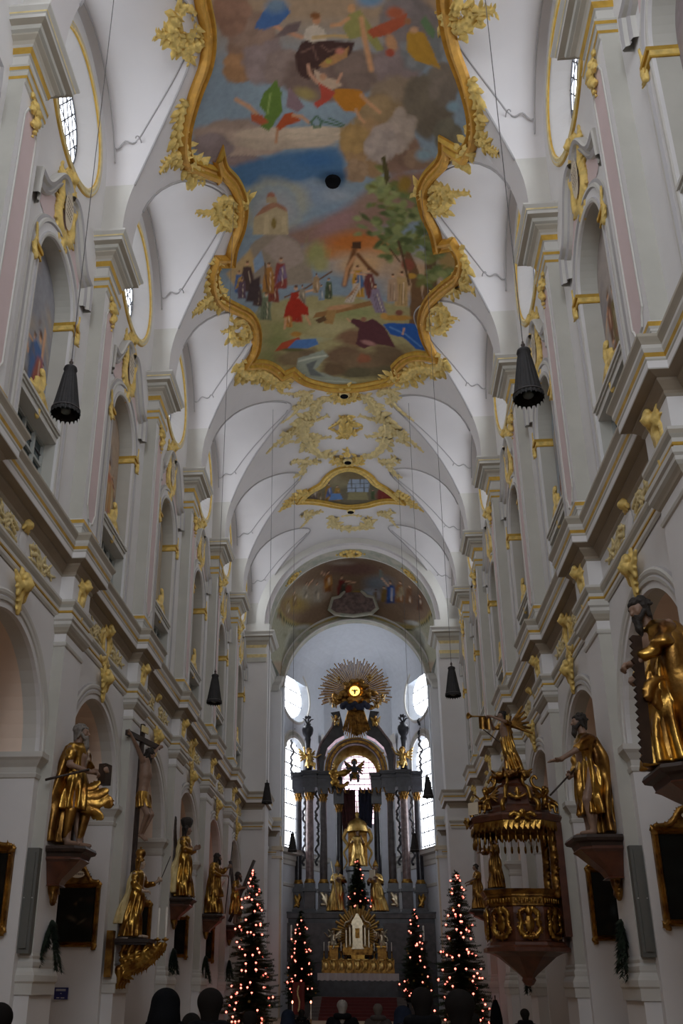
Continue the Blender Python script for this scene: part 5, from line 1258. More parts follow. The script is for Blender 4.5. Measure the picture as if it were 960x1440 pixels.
for sgn, nm in ((-1, 'left'), (1, 'right')):
    g = GM[sgn] = {}
    back = lambda X, Y, Z: -Z-.0       # keep only what stands proud of the wall
    g['cartouche'] = blob('scroll_frame', cart_parts(), .034, 'gold_stucco', .03, post=wallmap(sgn, WX+.02), cut=back)
    w = MB(sgn); n = 20
    w.add([(WX-.10-.03*math.cos(0), .30*math.cos(2*PI*i/n), 20.15+.62*math.sin(2*PI*i/n)) for i in range(n)], [tuple(range(n))], 'cream'); g['plate'] = w.mesh('plate')
    w = MB(sgn); r = random.Random(4)
    for j in range(5):
        z = 20.4-.13*j; u = -.18
        while u < .17:
            l = r.uniform(.02, .06); w.quad((WX-.133, u, z), (WX-.133, u+l, z), (WX-.133, u+l, z+.05), (WX-.133, u, z+.05), 'ink'); u += l+.025
    g['lettering'] = w.mesh('lettering')
    P = cherub((0, 9.62), 1.5, .16)+leafy([(0, 9.5), (0, 9.25), (.05, 8.98)], .13, .05, 31, 1)+leafy([(0, 9.8), (.1, 9.92)], .1, .06, 33, 1)
    g['keystone'] = blob('keystone', P, .028, 'gold_stucco', .03, post=wallmap(sgn, WX-.06), cut=back)
    P = leafy([(.05, 11.02), (-.14, 10.88), (.10, 10.70), (-.10, 10.5), (.04, 10.25), (0, 10.05)], .11, .07, 41, 1)+leafy([(.16, 11.0), (.22, 10.75), (.14, 10.5)], .06, .04, 42, 1)+leafy([(-.2, 10.75), (-.22, 10.5), (-.1, 10.3)], .05, .04, 43, 1)+cherub((.02, 10.98), 1.1, .16)
    g['pier_leaf'] = blob('pier_leaf', P, .028, 'gold_stucco', .03, post=wallmap(sgn, 6.19), cut=back)
    g['frieze_gilt'] = blob('frieze_crest', frieze_gilt(), .028, 'gold_stucco', .03, post=wallmap(sgn, WX-.02), cut=back)
    g['frieze_leaves'] = blob('frieze_foliage', frieze_leaves(.42), .022, 'gold_pale', .02, post=wallmap(sgn, WX-.025), cut=back)
    P = [('e', (0, 10.62, 0), (.26, .33, .04))]
    g['frieze_oval'] = blob('oval', P, .03, 'plaster', .02, post=wallmap(sgn, WX-.02), cut=back)
    P = leafy([(0, 11.1), (.05, 10.95)], .13, .06, 51, 1)+[('e', (0, 11.05, .12), (.1, .1, .1))]
    g['frieze_knob'] = blob('knob', P, .025, 'gold_stucco', .03, post=wallmap(sgn, WX-.02), cut=back)
    P = []
    for (u, z, q) in ((-.22, 19.92, .07), (-.05, 19.78, .12), (.1, 19.7, .13), (.16, 19.5, .12), (.08, 19.38, .10), (.0, 19.3, .07), (.14, 19.2, .06), (-.12, 19.6, .09), (.06, 19.0, .035)):
        P.append(('e', (u, z, .06), (q, q*.9, q)))
        for j in range(5): a = j*1.26+u*9; P.append(('c', (u, z, .06), (u+q*1.5*math.cos(a), z+q*1.5*math.sin(a), .08), q*.4, q*.15))
    g['festoon'] = blob('rose_festoon', P, .026, 'gold_stucco', .02, post=wallmap(sgn, PX), cut=back)
    P = leafy([(-.62, 14.32), (-.3, 14.46), (0, 14.62), (.12, 14.9), (0, 15.15)], .10, .08, 61, 1)+leafy([(.6, 14.30), (.3, 14.40), (0, 14.5)], .08, .13, 62, 1)+leafy([(-.3, 14.5), (-.2, 14.8), (-.05, 14.7)], .08, .06, 64, 1)+leafy([(0, 14.35), (0, 14.05), (.04, 13.9)], .12, .05, 63, 1)
    g['sill_leaf'] = blob('sill_leaf', P, .03, 'gold_stucco', .03, post=wallmap(sgn, WX+.08), cut=back)
    g['impost_leaf'] = {}
    for sd in (-1, 1):
        P = leafy([(sd*(NW+.32), NZ-.35), (sd*(NW+.42), NZ-.1), (sd*(NW+.34), NZ+.15), (sd*(NW+.42), NZ+.55)], .085, .03, 71+sd, .8)
        g['impost_leaf'][sd] = blob('impost_leaf', P, .028, 'gold_stucco', .02, post=wallmap(sgn, WX-.06), cut=back)
def seen(p, m=25):
    x, y = pix(p); return -m < x < 960+m and -m < y < 1440+m
for sgn, nm in ((-1, 'left'), (1, 'right')):
    g = GM[sgn]; cnt = {}
    def place(kind, p, fn):
        if not seen(p): return
        cnt[kind] = cnt.get(kind, -1)+1; fn(WORD[cnt[kind]])
    for b in range(0, 7):
        y = YB(b); X = sgn*6.4
        place('c', (X, y, 20.2), lambda o: inst('wall_cartouche', [('scroll_frame', g['cartouche']), ('plate', g['plate']), ('lettering', g['lettering'])], (0, y, 0),
             'gilded scroll cartouche under a round window, %s in view on the %s wall' % (o, nm), 'cartouche', 'gilded cartouches under the round windows'))
        place('k', (X, y, 9.5), lambda o: link(g['keystone'], 'keystone_ornament', loc=(0, y, 0), label='gilded cherub keystone on an arcade arch, %s in view on the %s wall' % (o, nm), cat='keystone', group='gilded cherub keystones of the arcade'))
        if b % 2 == 0:
            place('f', (X, y, 10.6), lambda o: inst('frieze_ornament', [('crest', g['frieze_gilt']), ('oval', g['frieze_oval']), ('foliage', g['frieze_leaves'])], (0, y, 0), 'gilded oval with pale foliage, %s cornice frieze bay in view on the %s' % (o, nm), 'frieze ornament', 'stucco ornaments in the cornice frieze'))
        else:
            place('f', (X, y, 10.6), lambda o: inst('frieze_ornament', [('knob', g['frieze_knob']), ('oval', g['frieze_oval']), ('foliage', g['frieze_leaves'])], (0, y, 0), 'plain white oval with gold knob, %s cornice frieze bay in view on the %s' % (o, nm), 'frieze ornament', 'stucco ornaments in the cornice frieze'))
        place('s', (X, y, 14.4), lambda o: link(g['sill_leaf'], 'sill_ornament', loc=(0, y, 0), label='gilded leaf cluster on a niche sill, %s in view on the %s wall' % (o, nm), cat='stucco ornament', group='gilded leaf clusters on the niche sills'))
        for e_, en in ((-1, 'near'), (1, 'far')):
            place('i%d' % e_, (X, y+e_*1.7, NZ), lambda o: link(g['impost_leaf'][e_], 'impost_ornament', loc=(0, y, 0), label='gilded leaf at the %s shoulder of a niche, %s in view on the %s wall' % (en, o, nm), cat='stucco ornament', group='gilded leaves at the niche shoulders'))
    for k in range(1, 8):
        place('p', (X, YK(k), 10.7), lambda o: link(g['pier_leaf'], 'pier_ornament', loc=(0, YK(k), 0), label='gilded upright frieze leaf above a lower pilaster, %s in view on the %s wall' % (o, nm), cat='stucco ornament', group='gilded upright leaves above the lower pilasters'))
        if k < 7:
            place('r', (X, YK(k), 19.5), lambda o: link(g['festoon'], 'pilaster_festoon', loc=(0, YK(k), 0), label='gilded rose festoon below an upper capital, %s in view on the %s wall' % (o, nm), cat='festoon', group='gilded festoons below the upper capitals'))
# ================================================================== figures
def robe_field(tab, A=.028, nf=9, ph=0.0, lean=.8, arms=(), k=.05, zc=None, swirl=1.6):
    """tab rows: z, cx, cy, rx, ry. Draped body with folds that deepen towards the hem"""
    T = np.array(tab, float); zlo, zhi = T[0, 0], T[-1, 0]; af = caps(arms, .03) if arms else None
    def fn(X, Y, Z):
        cx = np.interp(Z, T[:, 0], T[:, 1]); cy = np.interp(Z, T[:, 0], T[:, 2]); rx = np.interp(Z, T[:, 0], T[:, 3]); ry = np.interp(Z, T[:, 0], T[:, 4])
        x = X-cx; y = Y-cy; th = np.arctan2(y, x)
        g = np.clip((zhi-Z)/(zhi-zlo), 0, 1)**.7
        f = np.abs(np.sin(nf*.5*th+swirl*Z+ph+.8*np.sin(2.1*Z+ph)))-.5
        f2 = np.sin(nf*1.1*th-3.1*Z+ph*2+1.3*np.sin(4*Z))*.35
        wr = np.sin(9*(Z+lean*x)+ph*3)*.30*np.exp(-((Z-zlo-(zhi-zlo)*.62)/(.22*(zhi-zlo)))**2)
        r = np.sqrt((x/rx)**2+(y/ry)**2)
        d = (r-1)*np.minimum(rx, ry)-A*(g*(f+f2)*1.5+wr)
        d = np.maximum(d, np.maximum(zlo-Z, Z-zhi))
        if af is not None:
            q = af(X, Y, Z)-A*.3*np.sin(38*Z+22*X)
            h = np.clip(.5+.5*(d-q)/k, 0, 1); d = d*(1-h)+q*h-k*h*(1-h)
        return d
    return fn
def hand_parts(w, d, up, s=1.0, curl=.5, side=1):
    """palm with four fingers and a thumb. w wrist, d pointing direction, up = back of the hand normal"""
    w = np.array(w, float); d = np.array(d, float); d /= np.linalg.norm(d); up = np.array(up, float); up -= d*(up@d); up /= np.linalg.norm(up)+1e-9
    c = np.cross(d, up)*side
    P = [('c', w-d*.03*s, w+d*.03*s, .027*s, .030*s)]
    for i, l in enumerate((.075, .085, .08, .062)):
        b0 = w+d*.035*s+c*(i-1.5)*.009*s; b1 = w+d*.085*s+c*(i-1.5)*.020*s
        P.append(('c', b0, b1, .017*s, .013*s))
        k1 = b1+(d*math.cos(curl*.7)-up*math.sin(curl*.7))*l*.5*s; k2 = k1+(d*math.cos(curl*1.7)-up*math.sin(curl*1.7))*l*.5*s
        P += [('c', b1, k1, .0115*s, .0105*s), ('c', k1, k2, .0105*s, .008*s)]
    t0 = w+d*.02*s-c*.026*s; t1 = t0-c*.030*s+d*.03*s-up*.008*s; t2 = t1-c*.006*s+d*.032*s-up*.012*s
    P += [('c', t0, t1, .015*s, .013*s), ('c', t1, t2, .012*s, .009*s)]
    return P
def head_parts(c, f, tilt=0.0, s=1.0):
    """head centred at c, facing unit vector f (horizontal)"""
    c = np.array(c, float); f = np.array(f, float); f /= np.linalg.norm(f); r = np.array([-f[1], f[0], 0]); u = np.array([0, 0, 1.0])
    if tilt: u = u*math.cos(tilt)+f*math.sin(tilt); f = f*math.cos(tilt)-np.array([0, 0, 1.0])*math.sin(tilt)
    q = lambda a, b, z: c+f*a*s+r*b*s+u*z*s
    P = [('c', q(-.015, 0, .035), q(.0, 0, .03), .088*s, .086*s), ('c', q(.03, 0, -.01), q(.045, 0, -.06), .062*s, .045*s), ('c', q(.052, 0, -.085), q(.06, 0, -.09), .028*s, .024*s),
         ('c', q(.088, 0, .025), q(.112, 0, -.018), .012*s, .017*s), ('c', q(.075, -.03, .042), q(.075, .03, .042), .018*s, .018*s),
         ('c', q(.085, -.016, -.048), q(.085, .016, -.048), .012*s, .012*s), ('c', q(.06, -.042, -.01), q(.06, -.045, -.02), .024*s, .02*s), ('c', q(.06, .042, -.01), q(.06, .045, -.02), .024*s, .02*s)]
    for sd in (-1, 1): P.append(('c', q(-.005, sd*.086, .02), q(-.008, sd*.088, -.02), .016*s, .011*s))
    P.append(('c', q(-.03, 0, -.06), q(-.045, 0, -.17), .055*s, .062*s))
    return P, q
def hair_parts(q, s=1.0, length=.1, beard=0.0, curly=True, seed=0):
    P = [('e', q(-.035, 0, .055), (.098*s,)*3), ('c', q(-.06, 0, .02), q(-.075, 0, -length), .075*s, .05*s)]
    r = random.Random(seed)
    if curly:
        for i in range(34):
            a = r.uniform(-2.6, 2.6); e = r.uniform(-.1, 1.3)
            P.append(('c', q(-.03-.095*math.cos(a)*math.cos(e)*-1 if False else -.03+.098*math.cos(a+PI)*math.cos(e), .098*math.sin(a)*math.cos(e), .05+.1*math.sin(e)), q(-.035+.108*math.cos(a+PI)*math.cos(e), .108*math.sin(a+.2)*math.cos(e), .04+.1*math.sin(e)), .022*s, .016*s))
        for sd in (-1, 1):
            P.append(('c', q(.0, sd*.085, .04), q(-.03, sd*.088, -length*.8), .03*s, .022*s))
    P.append(('c', q(.055, -.03, .085), q(.055, .03, .085), .03*s, .03*s))
    if beard:
        P.append(('c', q(.065, 0, -.07), q(.085, 0, -.10-beard*.5), .042*s, .04*s)); P.append(('c', q(.085, 0, -.10-beard*.5), q(.08, 0, -.10-beard), .038*s, .015*s))
        for sd in (-1, 1):
            P.append(('c', q(.02, sd*.07, -.02), q(.06, sd*.04, -.08), .026*s, .03*s)); P.append(('c', q(.092, sd*.01, -.035), q(.085, sd*.038, -.052), .011*s, .009*s))
    return P
def staff(name, parent, a, b, r, mat, n=8): w = MB(); w.tube([a, b], r, mat, n); return w.build(name, parent, smooth=True)
def make_statue(label, loc, rz, scale, tab, face=(0, -1, 0), headc=(0, -.02, 1.66), tilt=0.0, robe='gold', mantle=None, mtab=None, arms=(), hands=(), hair='hair_dark', hlen=.12, beard=.0, A=.028, nf=9, ph=0.0,
                flesh='flesh', feet=((-.12, -.12), (.12, -.16)), sleeves=(), h=.016, cat='statue', name='gilded_statue', group=None, legs=(), extra_body=(), curly=True):
    e = empty(name, loc, rz, label, cat, group); e.scale = (scale,)*3
    # body in one piece: head, neck, torso core, arms, hands, feet
    P, q = head_parts(headc, face, tilt)
    nb = q(-.045, 0, -.17)
    P += [('c', nb, (nb[0]*.5, nb[1]*.5, 1.30), .065, .14), ('c', (nb[0]*.5, nb[1]*.5, 1.30), (0, 0, .98), .15, .13)]
    for a in arms:
        for i in range(len(a)-1): P.append(('c', a[i], a[i+1], .055-.012*i, .045-.012*i))
    for fx, fy in feet:
        P += [('c', (fx, fy+.08, .05), (fx, fy-.10, .03), .042, .03), ('c', (fx, fy+.08, .05), (fx*.8, .0, .5), .04, .06)]
    for l in legs:
        for i in range(len(l)-1): P.append(('c', l[i], l[i+1], l[2] if False else .085-.02*i, .065-.018*i))
    P += list(extra_body)
    for (wr, d, up, cu, sd) in hands: P += hand_parts(wr, d, up, 1.15, cu, sd)
    blob('x', [('e', (0, 0, 0), (.1, .1, .1))], .05, flesh) if False else None
    b = link(blob('body', P, min(h, .0125), flesh, .022), 'body', e)
    sl = []
    for a in sleeves:
        for i in range(len(a)-1): sl.append(('c', a[i], a[i+1], .085-.01*i, .078-.012*i))
    T = np.array(tab); lo = np.array([T[:, 1].min()-T[:, 3].max()-.12, T[:, 2].min()-T[:, 4].max()-.12, T[0, 0]-.05]); hi = np.array([T[:, 1].max()+T[:, 3].max()+.12, T[:, 2].max()+T[:, 4].max()+.12, T[-1, 0]+.05])
    if sl:
        l2, h2 = pbounds(sl, .06); lo = np.minimum(lo, l2); hi = np.maximum(hi, h2)
    link(sdf_mesh('robe', robe_field(tab, A, nf, ph, arms=sl), lo, hi, h, robe), 'robe', e)
    if mtab is not None:
        T = np.array(mtab); lo = np.array([(T[:, 1]-T[:, 3]).min()-.12, (T[:, 2]-T[:, 4]).min()-.12, T[0, 0]-.05]); hi = np.array([(T[:, 1]+T[:, 3]).max()+.12, (T[:, 2]+T[:, 4]).max()+.12, T[-1, 0]+.05])
        link(sdf_mesh('mantle', robe_field(mtab, A*1.3, nf*.6, ph+2, lean=-1.3), lo, hi, h, mantle or robe), 'mantle', e)
    if hair: link(blob('hair', hair_parts(q, 1.0, hlen, beard, curly, seed=int(abs(loc[1])*3)), .011, hair, .014), 'hair', e)
    return e, q
ROBE = [(.02, 0, 0, .30, .24), (.25, 0, 0, .27, .22), (.6, 0, 0, .225, .19), (.95, 0, 0, .205, .165), (1.10, 0, 0, .165, .135), (1.30, 0, 0, .205, .145), (1.42, 0, .0, .20, .13), (1.49, 0, 0, .12, .10), (1.52, 0, 0, .08, .08)]
def rtab(dx=0, dy=0, sx=1, sy=1, z0=None, hemx=0, hemy=0):
    out = []
    for z, cx, cy, rx, ry in ROBE:
        if z0 is not None and z < z0: continue
        t = max(0, (1.0-z)); out.append((z, cx+dx+hemx*t, cy+dy+hemy*t, rx*sx, ry*sy))
    if z0 is not None: out = [(z0, out[0][1], out[0][2], out[0][3]*1.05, out[0][4]*1.05)]+out
    return out
def console(name, loc, rz, wdt, dep, hgt, label, mat='red_wood', tip=.9):
    """bracket on the pier: shelf, tapering body, carved tail"""
    e = empty(name, loc, rz, label, 'bracket')
    w = MB(); n = 10
    def sec(z, hw, d, ch=.25): return [(-hw, .0, z), (-hw, -d*(1-ch), z), (-hw*(1-ch), -d, z), (hw*(1-ch), -d, z), (hw, -d*(1-ch), z), (hw, 0, z)]
    w.rows([sec(z, a, d) for z, a, d in ((0, wdt*.5, dep), (-.06, wdt*.52, dep*1.03), (-.12, wdt*.5, dep), (-.15, wdt*.44, dep*.9), (-.25, wdt*.42, dep*.86))], 'dark_wood', closed=True, cap=True); w.build('shelf', e)
    w = MB(); w.rows([sec(-z*hgt-.2, wdt*a, dep*d) for z, a, d in ((0, .42, .84), (.08, .44, .88), (.14, .38, .80), (.3, .33, .62), (.5, .26, .38), (.62, .22, .30), (.66, .26, .34))], mat, closed=True, cap=True); w.build('bracket_body', e)
    P = leafy([(0, -hgt*.78-.0), (-.04, -hgt*.95), (.03, -hgt*1.1), (0, -hgt*1.25)], .14, .05, 3, 1)
    P += leafy([(-.1, -hgt*.75), (.12, -hgt*.8)], .1, .1, 4, 1)
    link(blob('carved_tail', P, .025, 'gold_dark', .03, post=lambda V: np.stack([V[:, 0], -V[:, 2]-.06, V[:, 1]], 1)), 'carved_tail', e)
    return e
QL, QR = PI/2, -PI/2      # facing +X (from the left piers), facing -X (from the right piers)
KX = 6.21
# --- second pier left: bearded man in gilt tunic with a sword and book
x0, y0, z0 = -5.86, YK(2), 4.56
e, q = make_statue('gilded bearded man in short tunic holding sword and book, nearest statue on the left', (x0, y0, z0), QL-.25, 1.58, rtab(sx=.98, z0=.52), headc=(0, -.04, 1.66), face=(.25, -1, 0), robe='gold', arms=[((-.2, 0, 1.40), (-.27, -.05, 1.14), (-.10, -.27, 1.06)), ((.2, 0, 1.40), (.30, -.08, 1.16), (.22, -.30, 1.12))],
    sleeves=[((-.17, 0, 1.40), (-.24, -.02, 1.26)), ((.17, 0, 1.40), (.27, -.05, 1.22))], hands=[((-.08, -.29, 1.06), (.5, -1, -.1), (0, 0, 1), 1.2, 1), ((.2, -.33, 1.12), (-.4, -1, .1), (1, 0, .3), 1.1, -1)], hair='hair_grey', hlen=.08, beard=.20, A=.035,
    legs=[((-.11, 0, .95), (-.13, -.06, .52), (-.12, .0, .12)), ((.11, 0, .95), (.15, -.14, .55), (.13, -.08, .12))], mantle='gold_dark', mtab=[(.05, -.10, .22, .26, .14), (.5, -.08, .2, .26, .12), (1.0, -.05, .14, .24, .10), (1.3, 0, .10, .22, .10), (1.46, 0, .06, .18, .12), (1.5, 0, .04, .12, .1)])
link(blob('boot', [('c', (-.13, -.05, .50), (-.12, 0, .15), .085, .06), ('c', (.15, -.13, .52), (.13, -.07, .15), .085, .06)], .014, 'gold_dark', .02), 'boot', e)
staff('sword', e, (-.14, -.30, 1.08), (-.62, .10, .86), .018, 'dark_wood'); w = MB(); w.box(.12, .30, -.42, -.30, .92, 1.22, 'dark_wood'); w.box(.13, .31, -.41, -.31, .93, 1.21, 'gold_pale'); w.build('book', e)
link(blob('flying_drape', leafy([(.05, .72), (.25, .74), (.40, .82)], .085, .05, 4, 1, 1.6)+leafy([(.05, .64), (.28, .62), (.44, .70), (.48, .60)], .08, .04, 5, 1, 1.5)+leafy([(.1, .56), (.3, .50), (.38, .42)], .07, .03, 6, 1, 1.5)+leafy([(.05, .82), (.2, .86), (.3, .94)], .06, .03, 7, 1, 1.5), .014, 'gold', .02, post=lambda V: np.stack([V[:, 0]*.4, -V[:, 0]*.9-.08+V[:, 2], V[:, 1]], 1)), 'flying_drape', e)
link(blob('tree_stump', [('c', (.16, .0, .02), (.2, .04, .40), .12, .10), ('c', (.2, .04, .38), (.34, -.05, .52), .05, .03)], .018, 'dark_wood', .03), 'tree_stump', e)
console('statue_bracket', (-KX, y0, z0-.02), QL, 1.1, .85, .95, 'dark carved bracket under the nearest left statue')
# --- third pier: crucifix and crowned lady
cz = empty('crucifix', (-5.9, YK(3), 5.6), QL-.25, 'large dark crucifix with a carved crucified figure, hanging on the left wall', 'crucifix')
w = MB(); w.box(-.07, .07, .10, .20, -2.45, 3.6, 'dark_wood'); w.box(-1.02, 1.02, .08, .18, 3.02, 3.18, 'dark_wood'); w.build('cross_beams', cz)
w = MB(); w.box(-.2, .2, .05, .09, 3.32, 3.52, 'gold_pale'); w.build('title_board', cz)
P, q = head_parts((.05, -.12, 2.62), (.35, -1, 0), .45, 1.35)
P += [('c', (0, 0, 2.42), (.02, -.04, 2.0), .17, .20), ('c', (.02, -.04, 2.0), (.0, 0, 1.55), .19, .15), ('c', (0, 0, 1.55), (0, 0, 1.35), .16, .17), ('c', (-.08, 0, 1.3), (-.10, -.24, .80), .12, .085), ('c', (.08, 0, 1.3), (.12, -.26, .82), .12, .085),
      ('c', (-.10, -.24, .80), (-.02, .0, .22), .085, .05), ('c', (.12, -.26, .82), (.04, -.03, .22), .085, .05), ('c', (-.02, 0, .22), (-.02, -.18, .06), .05, .035), ('c', (.04, -.03, .22), (.04, -.22, .08), .05, .035),
      ('c', (-.16, 0, 2.42), (-.55, .02, 2.78), .085, .06), ('c', (-.55, .02, 2.78), (-.92, .05, 3.06), .06, .04), ('c', (.16, 0, 2.42), (.55, .02, 2.78), .085, .06), ('c', (.55, .02, 2.78), (.92, .05, 3.06), .06, .04)]
P += hand_parts((-.94, .05, 3.07), (-1, 0, .4), (0, -1, 0), 1.3, -.5, 1)+hand_parts((.94, .05, 3.07), (1, 0, .4), (0, -1, 0), 1.3, -.5, -1)
link(blob('body', P, .018, 'flesh', .03), 'body', cz); link(blob('hair', hair_parts(q, 1.35, .2, .10, seed=5), .016, 'hair_dark', .02), 'hair', cz)
link(sdf_mesh('loincloth', robe_field([(1.02, 0, -.06, .24, .20), (1.3, 0, 0, .22, .19), (1.5, 0, 0, .19, .17)], .03, 7, 1.0, lean=1.4), (-.4, -.4, .95), (.4, .3, 1.56), .018, 'gold'), 'loincloth', cz)
link(blob('cloth_end', leafy([(.2, 1.4), (.3, 1.2), (.26, .95), (.32, .8)], .08, .04, 6, .6, 1.4), .018, 'gold', .03, post=lambda V: np.stack([V[:, 0], -V[:, 2]-.05, V[:, 1]], 1)), 'cloth_end', cz)
e, q = make_statue('gilded crowned lady with a thin sceptre standing below the crucifix', (-5.78, YK(3)-.35, 2.93), QL-.2, 1.22, rtab(hemx=-.1, hemy=.1), headc=(.02, -.03, 1.66), face=(.2, -1, 0), robe='gold', arms=[((-.2, 0, 1.40), (-.28, -.04, 1.14), (-.16, -.22, 1.02)), ((.2, 0, 1.40), (.30, -.12, 1.20), (.26, -.36, 1.26))],
    sleeves=[((-.17, 0, 1.40), (-.27, -.03, 1.16), (-.2, -.15, 1.06)), ((.17, 0, 1.40), (.29, -.1, 1.2), (.27, -.26, 1.22))], hands=[((-.15, -.24, 1.02), (.5, -1, 0), (0, 0, 1), .8, 1), ((.26, -.38, 1.27), (0, -1, .5), (1, 0, 0), 1.3, -1)], hair='gold_dark', hlen=.2, A=.036, mantle='gold_pale', flesh='flesh_pale',
    mtab=[(.30, -.05, .30, .28, .13), (.6, -.04, .24, .27, .13), (1.0, 0, .16, .24, .11), (1.3, 0, .1, .22, .1), (1.46, 0, .06, .17, .1)])
w = MB(); w.lathe([(.085, 1.73), (.095, 1.77), (.075, 1.78), (.12, 1.86), (.13, 1.93), (.09, 1.99), (.02, 2.0)], (.02, -.01, 0), 'gold_dark', 14, rfun=lambda a, j: 1+.12*math.sin(7*a)); w.sphere((.02, -.01, 2.03), .025, 'gold', 8, 5); w.build('crown', e, smooth=True)
staff('sceptre', e, (.26, -.42, 1.20), (.40, -.62, 1.86), .012, 'dark_wood')
# gilded openwork bracket with candle arms
bk = empty('candle_bracket', (-KX, YK(3)-.35, 2.90), QL, 'gilded openwork bracket carrying the crowned lady', 'bracket')
w = MB(); w.box(-.45, .45, -.95, .02, -.10, 0, 'dark_wood'); w.box(-.40, .40, -.88, .02, -.16, -.10, 'dark_wood'); w.build('shelf', bk)
P = []
for i in range(4): P += leafy([(1.25-.05*i, -.12-.08*i), (.9-.05*i, -.34-.12*i), (.55-.08*i, -.40-.16*i), (.15, -.55-.16*i)], .06, .05, 80+i, 1, 2.4)
for i in range(5): P += leafy([(.25+.2*i, -.15), (.15+.2*i, -.4), (.32+.17*i, -.62+.04*i)], .05, .03, 95+i, 1, 2.4)
P += leafy([(.12, -.8), (.15, -1.05), (.08, -1.25)], .13, .05, 90, 1)
fm = blob('foliage', P, .024, 'gold', .02, post=lambda V: np.stack([V[:, 2], -V[:, 0], V[:, 1]], 1))
for q_ in (-.3, 0, .3): link(fm, 'foliage', bk, (q_, 0, -.01))
for j, (cx_, cy_, cz2) in enumerate(((.42, -1.0, .02), (-.15, -1.35, .0))):
    w = MB(); w.tube([(0, -.5, -.5), (cx_*.5, cy_*.7, -.45), (cx_*.9, cy_*.95, -.25), (cx_, cy_, cz2-.04)], [.035, .03, .025, .02], 'gold', 8); w.lathe([(.02, -.06), (.09, -.03), (.1, .01), (.03, .02), (.035, .06)], (cx_, cy_, cz2), 'gold', 12); w.build('candle_arm', bk, smooth=True)
for j, (cx_, cy_) in enumerate(((.42, -1.0), (-.15, -1.35))):
    w = MB(); w.lathe([(.036, 0), (.034, .78), (.012, .80), (0, .84)], (0, 0, 0), 'candle_wax', 12, cap=False); w.lathe([(.004, .82), (.004, .87)], (0, 0, 0), 'ink', 5)
    w.build('altar_candle', loc=(-KX-cy_*1.0, YK(3)-.35+cx_, 2.965 if j == 0 else 2.945), smooth=True, label='tall unlit white candle on the %s arm of the gilded bracket' % ('wall-side' if j == 0 else 'nave-side'), cat='candle')
# --- fourth pier: mitred figure
e, q = make_statue('slender gilded figure with tall crown, folded hands and dark wing behind', (-5.85, YK(4), 4.60), QL-.15, 1.42, rtab(), headc=(.0, -.03, 1.66), face=(.3, -1, 0), robe='gold', arms=[((-.2, 0, 1.40), (-.24, -.08, 1.14), (-.04, -.24, 1.16)), ((.2, 0, 1.40), (.25, -.1, 1.14), (.05, -.26, 1.18))],
    sleeves=[((-.17, 0, 1.40), (-.23, -.06, 1.16), (-.1, -.18, 1.15)), ((.17, 0, 1.40), (.24, -.08, 1.16), (.1, -.2, 1.16))], hands=[((-.03, -.25, 1.17), (.3, -1, .5), (-1, 0, 0), .3, 1), ((.04, -.27, 1.19), (-.3, -1, .5), (1, 0, 0), .3, -1)], hair='hair_dark', hlen=.16, A=.04, mantle='gold_pale',
    mtab=[(.1, -.12, .22, .26, .12), (.6, -.08, .2, .24, .11), (1.1, -.02, .14, .22, .10), (1.45, 0, .07, .17, .1)])
w = MB(); w.lathe([(.095, 1.72), (.11, 1.76), (.14, 1.84), (.155, 1.93), (.12, 1.98), (.02, 2.0)], (0, -.01, 0), 'hair_dark', 14, rfun=lambda a, j: 1+.14*math.sin(5*a)); w.build('crown', e, smooth=True)
link(blob('wing', leafy([(-.2, 1.2), (-.33, 1.6), (-.30, 1.95)], .10, .05, 6, .8, 1.6)+leafy([(-.2, 1.2), (-.3, .9), (-.32, .55)], .09, .03, 7, .8, 1.6), .018, 'dark_wood', .03, post=lambda V: np.stack([V[:, 0]*.8, V[:, 2]*.8+.2, V[:, 1]], 1)), 'wing', e)
console('statue_bracket', (-KX, YK(4), 4.58), QL, 1.05, .78, .8, 'dark carved bracket under the fourth-pier statue on the left')
# --- fifth pier: pilgrim with long staff
e, q = make_statue('gilded long-haired man leaning on a long dark staff, left wall', (-5.85, YK(5), 4.50), QL-.15, 1.40, rtab(sx=1.1, sy=1.1), headc=(.05, -.08, 1.64), face=(.3, -1, 0), tilt=.1, robe='gold', arms=[((-.2, 0, 1.40), (-.26, -.08, 1.14), (-.02, -.30, 1.12)), ((.2, 0, 1.40), (.30, -.16, 1.22), (.24, -.34, 1.36))],
    sleeves=[((-.17, 0, 1.40), (-.25, -.06, 1.16), (-.1, -.2, 1.12)), ((.17, 0, 1.40), (.29, -.14, 1.24), (.26, -.28, 1.32))], hands=[((0, -.31, 1.12), (.6, -1, 0), (0, 0, 1), .9, 1), ((.24, -.36, 1.38), (0, -1, .4), (1, 0, 0), 1.4, -1)], hair='hair_dark', hlen=.22, beard=.1, A=.04, mantle='gold_dark',
    mtab=[(.5, .02, -.04, .27, .22), (.7, .02, -.03, .26, .22), (1.0, 0, 0, .23, .19), (1.3, 0, .0, .225, .16), (1.46, 0, .0, .17, .12)])
staff('pilgrim_staff', e, (.12, -.34, .02), (.33, -.46, 2.15), .017, 'dark_wood')
console('statue_bracket', (-KX, YK(5), 4.48), QL, 1.1, .80, .75, 'dark carved bracket under the staff bearer on the left')
